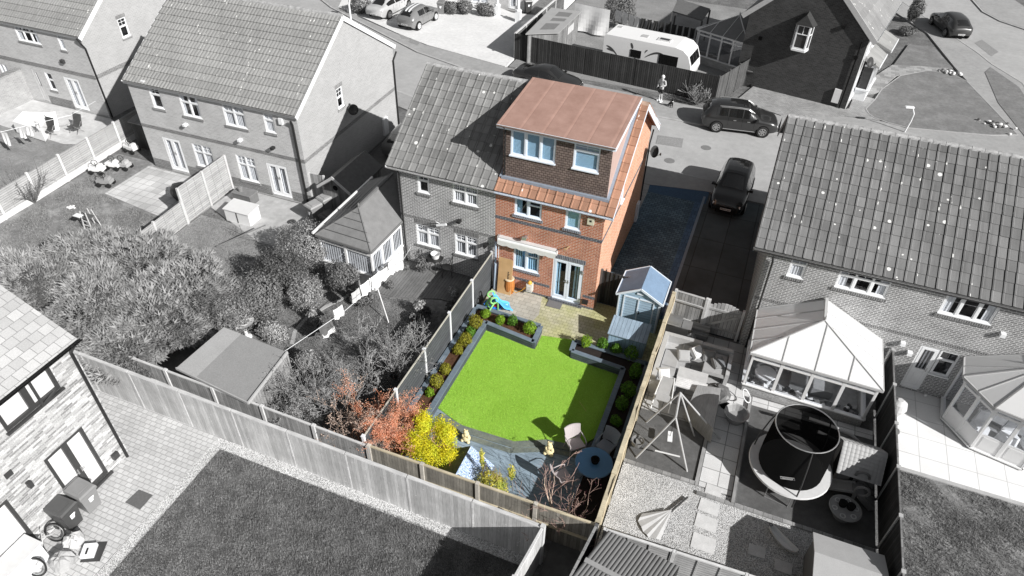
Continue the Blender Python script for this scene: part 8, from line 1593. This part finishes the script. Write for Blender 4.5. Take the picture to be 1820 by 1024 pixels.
# car hidden behind the ridge of the middle houses, dark
p=G(985,150,0); car('dark saloon parked on the road, half hidden by the red roof ridge',Vector((-13.6,42.1,.0)),math.radians(-8),4.6,1.8,1.42,COU,[(.2,.42,.12,.85),(.44,.68,.1,.9)],.81,.2,.33,paintm('dark_saloon_paint',.03),wsc=(.56,.72),rsc=(.13,.27))
car('dark car in the shaded passage beside the grey house half',Vector((-15.6,30.2,.03)),math.radians(83),4.2,1.75,1.5,HAT,sW,.8,.18,.32,paintm('passage_car_paint',.07),wsc=(.58,.735),rsc=(.05,.17))
car('grey car further along the shaded passage towards the road',Vector((-17.9,31.2,.03)),math.radians(86),4.2,1.75,1.5,HAT,sW,.8,.18,.32,paintm('passage_car_paint2',.13),wsc=(.58,.735),rsc=(.05,.17))
# ---------------------------------------------------------------- caravan
q0=G(1077,60,2.5); q1=G(1215,108,2.45); T=thing('caravan','white touring caravan with dark swirl graphics parked behind the brown fence','caravan',(-8.5,47,0)); T.location=(0,0,0); WM[T]=Matrix()
A0=Vector((-11.15,46.45,0)); B0=Vector((-4.9,45.75,0)); U=(B0-A0).normalized(); V=Z.cross(U); L=(B0-A0).length; Wd=2.25; T.location=tuple((A0+B0)/2); WM[T]=Matrix.Translation((A0+B0)/2)
prof=[(0,.45),(0,2.35),(.12,2.5),(L-1.3,2.52),(L-.75,2.42),(L-.35,2.1),(L-.1,1.5),(L,.95),(L-.1,.5)]
m=M(); f=lambda s,z,n:A0+U*s+V*n+Z*z; k=len(prof)
m.q([f(s,z,0) for s,z in prof][::-1]); m.q([f(s,z,Wd) for s,z in prof])
for i in range(k): a,b=prof[i],prof[(i+1)%k]; m.q([f(a[0],a[1],0),f(b[0],b[1],0),f(b[0],b[1],Wd),f(a[0],a[1],Wd)])
part(T,'body',m,pm('caravan_white',g(.80),.35,.02,1))
for s0,s1,z0,z1 in((2.0,2.75,1.35,1.85),(4.0,5.3,1.25,1.95)): m=M(); m.fr(A0,U,Z,-V,s0,s1,z0,z1,.005,.03); part(T,'side_window',m,GLS)
m=M()
n=(f(L-.35,2.1,0)-f(L-.1,1.5,0)); uu=n.normalized(); nn=V.cross(uu); nn=nn if nn.dot(U)>0 else -nn
for k_ in range(3): a=f(L-.1,1.5,.2+k_*.64); m.fr(a,V,uu,nn,0,.56,-.02,.58,.01,.03)
part(T,'front_window',m,GLS); m=M()
def swirl(pts,w):
    pr=None; m=M()
    for i,(s,z) in enumerate(pts):
        ww=w*math.sin(math.pi*(i+.5)/len(pts))+.02; c=[A0+U*s+Z*(z-ww)-V*.012,A0+U*s+Z*(z+ww)-V*.012]
        if pr: m.q([pr[0],c[0],c[1],pr[1]])
        pr=c
    part(T,'graphic',m,pm('graphic_dark',g(.08),.5,0))
swirl([(.25+.1*i,1.75-.02*i-.005*i*i) for i in range(9)],.05); swirl([(.3+.09*i,1.55+.0*i-.004*i*i) for i in range(6)],.04); swirl([(3.1+.09*math.cos(2.2+i*.28)*9*.5+.3,1.55+.48*math.sin(2.0+i*.2)) for i in range(5)],.05)
swirl([(3.05+.1*i,1.35+.6*math.sin(.25+i*.14)) for i in range(14)],.05); swirl([(2.3+.12*i,1.3-.085*i) for i in range(9)],.08); swirl([(1.95+.05*i,2.2-.06*i) for i in range(5)],.13)
m=M(); m.fr(A0,U,V,Z,2.35,2.8,.75,1.15,2.5,2.56); part(T,'rooflight',m,pm('rooflight_grey',g(.45),.3,0)); m=M(); m.fr(A0,U,V,Z,3.5,4.4,.7,1.25,2.5,2.58); rl=part(T,'rooflight',m,pm('rooflight_frame',g(.6),.4,0)); m=M(); m.fr(A0,U,V,Z,3.62,4.28,.8,1.15,2.58,2.585); part(rl,'pane',m,GLS)
m=M(); m.fr(A0,U,V,Z,.3,.6,1.6,1.95,2.5,2.53); part(T,'roof_vent',m,pm('rooflight_grey',g(.45),.3,0)); 
for n_ in(.05,Wd-.25): m=M(); c=A0+U*2.9+V*n_+Z*.32; m.tube([c,c+V*.2],.32,16); part(T,'wheel',m,TYRE)
m=M(); m.tube([f(L-.1,.5,Wd/2),f(L+.9,.45,Wd/2)],.05,6); part(T,'tow_bar',m,METAL)
# ================================================================ person and dog
def skinned(T,name,verts,edges,radii,mat,root=0,sub=2,local=True):
    me=bpy.data.meshes.new(name); me.from_pydata([tuple(v) for v in verts],edges,[]); me.materials.append(mat); o=bpy.data.objects.new(name,me); C.objects.link(o); o.parent=T; WM[o]=WM[T]
    md=o.modifiers.new('skin','SKIN'); sv=me.skin_vertices[0].data if me.skin_vertices else None
    if sv is None: me.skin_vertices.new() if hasattr(me.skin_vertices,'new') else None; sv=me.skin_vertices[0].data
    for i,r in enumerate(radii): sv[i].radius=r if isinstance(r,(tuple,list)) else (r,r)
    sv[root].use_root=True; s=o.modifiers.new('sub','SUBSURF'); s.levels=sub; s.render_levels=sub; md.use_smooth_shade=True
    return o
class Rig:
    def __init__(s): s.v=[];s.e=[];s.r=[]
    def add(s,p,r,par=None): s.v.append(p); s.r.append(r); s.e+= [(par,len(s.v)-1)] if par is not None else []; return len(s.v)-1
SKIN=pm('skin_grey',g(.50),.6,.04)
pp=G(1172,180,.05); T=thing('person','person in a pale jacket and black shorts on the pavement, looking down at a held phone, dog lead in hand','person',(pp.x,pp.y,.05),math.radians(-118)); T['label']='person in pale jacket and black shorts on the pavement with a small black dog'
# local: +x faces forward, y left
r=Rig(); pel=r.add((0,0,.92),(.13,.15)); sp=r.add((.0,0,1.08),(.11,.14),pel); ch=r.add((.01,0,1.28),(.12,.16),sp); nk=r.add((.02,0,1.47),.055,ch); hd=r.add((.05,0,1.53),.06,nk); h1_=r.add((.06,0,1.60),.088,hd); h2_=r.add((.055,0,1.68),.082,h1_)
for s in(-1,1):
    hp_=r.add((0,s*.09,.88),.085,pel); kn=r.add((.04 if s>0 else -.02,s*.11,.48),.055,hp_); cf=r.add((.0 if s>0 else -.05,s*.115,.34),.055,kn); an=r.add((-.01 if s>0 else -.06,s*.12,.09),.036,cf); ft=r.add((.12 if s>0 else .07,s*.14,.035),.035,an)
    sh=r.add((.0,s*.19,1.41),.055,ch); el=r.add((-.03,s*.27,1.15),.042,sh); wr_=r.add((.2,s*.16,1.12 if s>0 else 1.0),.028,el); hn=r.add((.27,s*.13,1.14 if s>0 else 1.0),.03,wr_)
    for k in range(4):
        o=(k-1.5)*.02; f1=r.add((.315,s*.13+o,1.145 if s>0 else .995),.009,hn); r.add((.345-.004*abs(k-1.5),s*.125+o,1.155 if s>0 else .97),.008,f1)
    t1_=r.add((.285,s*.09,1.16 if s>0 else 1.01),.01,hn); r.add((.315,s*.085,1.175 if s>0 else 1.0),.008,t1_)
skinned(T,'body',r.v,r.e,r.r,SKIN)
r=Rig(); a=r.add((0,0,.98),(.15,.18)); b=r.add((.0,0,1.15),(.14,.175),a); c_=r.add((.0,0,1.36),(.13,.18),b); r.add((.0,0,1.46),(.07,.08),c_)
for s in(-1,1): e1_=r.add((0,s*.2,1.4),.075,c_); e2=r.add((-.03,s*.28,1.16),.06,e1_); r.add((.16,s*.19,1.12 if s>0 else 1.02),.045,e2)
skinned(T,'jacket',r.v,r.e,r.r,pm('jacket_pale',g(.5),.9,.2,14))
r=Rig(); a=r.add((0,0,.93),(.15,.17))
for s in(-1,1): b=r.add((0,s*.1,.82),.11,a); r.add((.02,s*.115,.55),.105,b)
skinned(T,'shorts',r.v,r.e,r.r,pm('shorts_black',g(.025),.9,.2))
m=M(); m.ball((.04,0,1.68),.105,14,sz=1.0); m.ball((-.03,0,1.62),.085,12,sz=1.3); part(T,'hair',m,pm('hair_pale',g(.72),.7,.1,20),local=True,smooth=True)
m=M()
for s in(-1,1): m.ball((.142,s*.033,1.615),.011,6)
part(T,'eyes',m,BLK,local=True); m=M(); m.ob((.155,0,1.59),(.03,.022,.04),taper=.5); part(T,'nose',m,SKIN,local=True); m=M(); m.ob((.145,0,1.56),(.01,.045,.008)); part(T,'mouth',m,DGREY,local=True)
for s in(-1,1): m=M(); m.ob((.05 if s>0 else .0,s*.13,.05),(.27,.1,.1),0,taper=.8); part(T,'shoe',m,WHITE,local=True); m=M(); m.tube([(-.01 if s>0 else -.06,s*.12,.1),(.0 if s>0 else -.05,s*.118,.22)],.045,8); part(T,'sock',m,WHITE,local=True)
pos=WM[T]@Vector((.33,.13,1.19)); m=M(); m.ob(pos,(.14,.07,.012),math.radians(-118),ry=-.4); solo('phone',m,BLK,'dark phone held by the person on the pavement','phone')
dg=G(1192,190,.05); T=thing('dog','small black dog sitting on a lead beside the person on the pavement','dog',(dg.x,dg.y,.05),math.radians(-60)); r=Rig()
hips=r.add((-.16,0,.17),(.085,.1)); bl=r.add((-.03,0,.27),(.08,.09),hips); chs=r.add((.08,0,.36),(.085,.09),bl); nk=r.add((.13,0,.47),.05,chs); hdg=r.add((.16,0,.55),.062,nk); mz=r.add((.24,0,.54),.036,hdg); r.add((.3,0,.525),.024,mz)
for s in(-1,1):
    sh=r.add((.1,s*.06,.3),.04,chs); kn=r.add((.11,s*.065,.15),.024,sh); pw=r.add((.12,s*.065,.03),.02,kn); r.add((.16,s*.065,.02),.018,pw)
    th=r.add((-.1,s*.1,.16),.06,hips); k2=r.add((-.0,s*.12,.12),.035,th); hk=r.add((-.14,s*.12,.04),.022,k2); r.add((-.04,s*.12,.02),.02,hk)
    ea=r.add((.14,s*.045,.61),.018,hdg); r.add((.13,s*.06,.67),.008,ea)
tl=r.add((-.25,0,.1),.022,hips); r.add((-.36,.05,.05),.012,tl); skinned(T,'body',r.v,r.e,r.r,pm('dog_black',g(.02),.7,.2,20))
m=M(); m.torus((.135,0,.46),.058,.012,12,5,A=Matrix.Rotation(.5,3,'Y')); part(T,'collar',m,METAL,local=True)
a=WM[T]@Vector((.13,0,.48)); b=pp+Vector((0,0,1.0))+Vector((.05,-.25,0)); m=M(); m.tube([a,a.lerp(b,.5)-Z*.15,b],.008,4); solo('dog_lead',m,BLK,'thin lead running from the person to the black dog','lead')
# ================================================================ grass blades (stuff)
import numpy as np
def grass(name,label,poly,n,h,w,mat,z,seed=0,patch=0,lean=.6):
    rs=np.random.RandomState(seed); P=np.array(poly,float); lo,hi=P.min(0),P.max(0); pts=[]; tot=0
    while tot<n:
        q=lo+rs.rand(n,2)*(hi-lo); ins=np.zeros(n,bool); j=len(P)-1
        for i in range(len(P)):
            a,b=P[i],P[j]; c=((a[1]>q[:,1])!=(b[1]>q[:,1]))&(q[:,0]<(b[0]-a[0])*(q[:,1]-a[1])/(b[1]-a[1]+1e-12)+a[0]); ins^=c; j=i
        q=q[ins]
        if patch:
            f=np.sin(q[:,0]*2.1+np.sin(q[:,1]*1.7)*2)+np.sin(q[:,1]*2.7+np.cos(q[:,0]*1.3)*2)+.8*np.sin(q[:,0]*5+q[:,1]*6.3); q=q[rs.rand(len(q))<np.clip(.5+patch*f*.4,.05,1)]
        pts.append(q); tot+=len(q)
    q=np.concatenate(pts)[:n]; a=rs.rand(n)*6.283; d=np.stack([np.cos(a),np.sin(a)],1); hh=h*(.5+rs.rand(n)); ln=rs.rand(n)*lean*hh; b=a+1.57+rs.randn(n)*.5; e=np.stack([np.cos(b),np.sin(b)],1)
    v=np.zeros((n,3,3)); v[:,0,:2]=q-d*w/2; v[:,1,:2]=q+d*w/2; v[:,2,:2]=q+e*ln[:,None]; v[:,:2,2]=z; v[:,2,2]=z+hh
    me=bpy.data.meshes.new(name); me.vertices.add(n*3); me.vertices.foreach_set('co',v.reshape(-1)); me.loops.add(n*3); me.loops.foreach_set('vertex_index',np.arange(n*3)); me.polygons.add(n); me.polygons.foreach_set('loop_start',np.arange(0,n*3,3)); me.update(calc_edges=True); me.validate(); me.materials.append(mat)
    o=bpy.data.objects.new(name,me); C.objects.link(o); o['kind']='stuff'; o['label']=label; o['category']='grass'
grass('grass','dark newly laid grass at the bottom of the picture',[(-14.08,10.02),(-11,10.0),(-8,10.05),(-2.9,9.96),(-3.2,2),(-14.08,2)],170000,.06,.022,leafm('blade_grey_dark',g(.25),.35,.25,tip=g(.37)),.01,1,patch=.25)
grass('grass','rough patchy grass of the far right garden',[(6.95,18.0),(14,18.0),(14,9),(6.95,9)],60000,.06,.025,leafm('blade_grey_rough',g(.3),.55,.25),-.004,2,patch=.5)
grass('grass','short bright artificial grass of the coloured garden',lawn,60000,.022,.014,leafm('blade_bright_green',(.46,.73,.12),.22,.3),.03,3,lean=1)
grass('grass','worn grass of the garden with the washing line',[(-16.5,19),(-9.2,19.2),(-9.2,13.5),(-13.2,13.5),(-16.5,15)],36000,.05,.024,leafm('blade_grey_mid',g(.27),.5,.25),.0,4,patch=.5)
grass('grass','patchy grass of the garden with ride-on toys',[(-32,24),(-30,20.5),(-25.3,19.8),(-24.4,20),(-24.4,14),(-32,14)],36000,.06,.026,leafm('blade_grey_light',g(.33),.5,.25),.0,5,patch=.7)
grass('grass','grass around the white garden box',[(-24.1,21.5),(-20.2,20.1),(-17.3,20.2),(-17.3,14),(-24.1,14)],26000,.04,.024,MC['blade_grey_light'],.0,6)
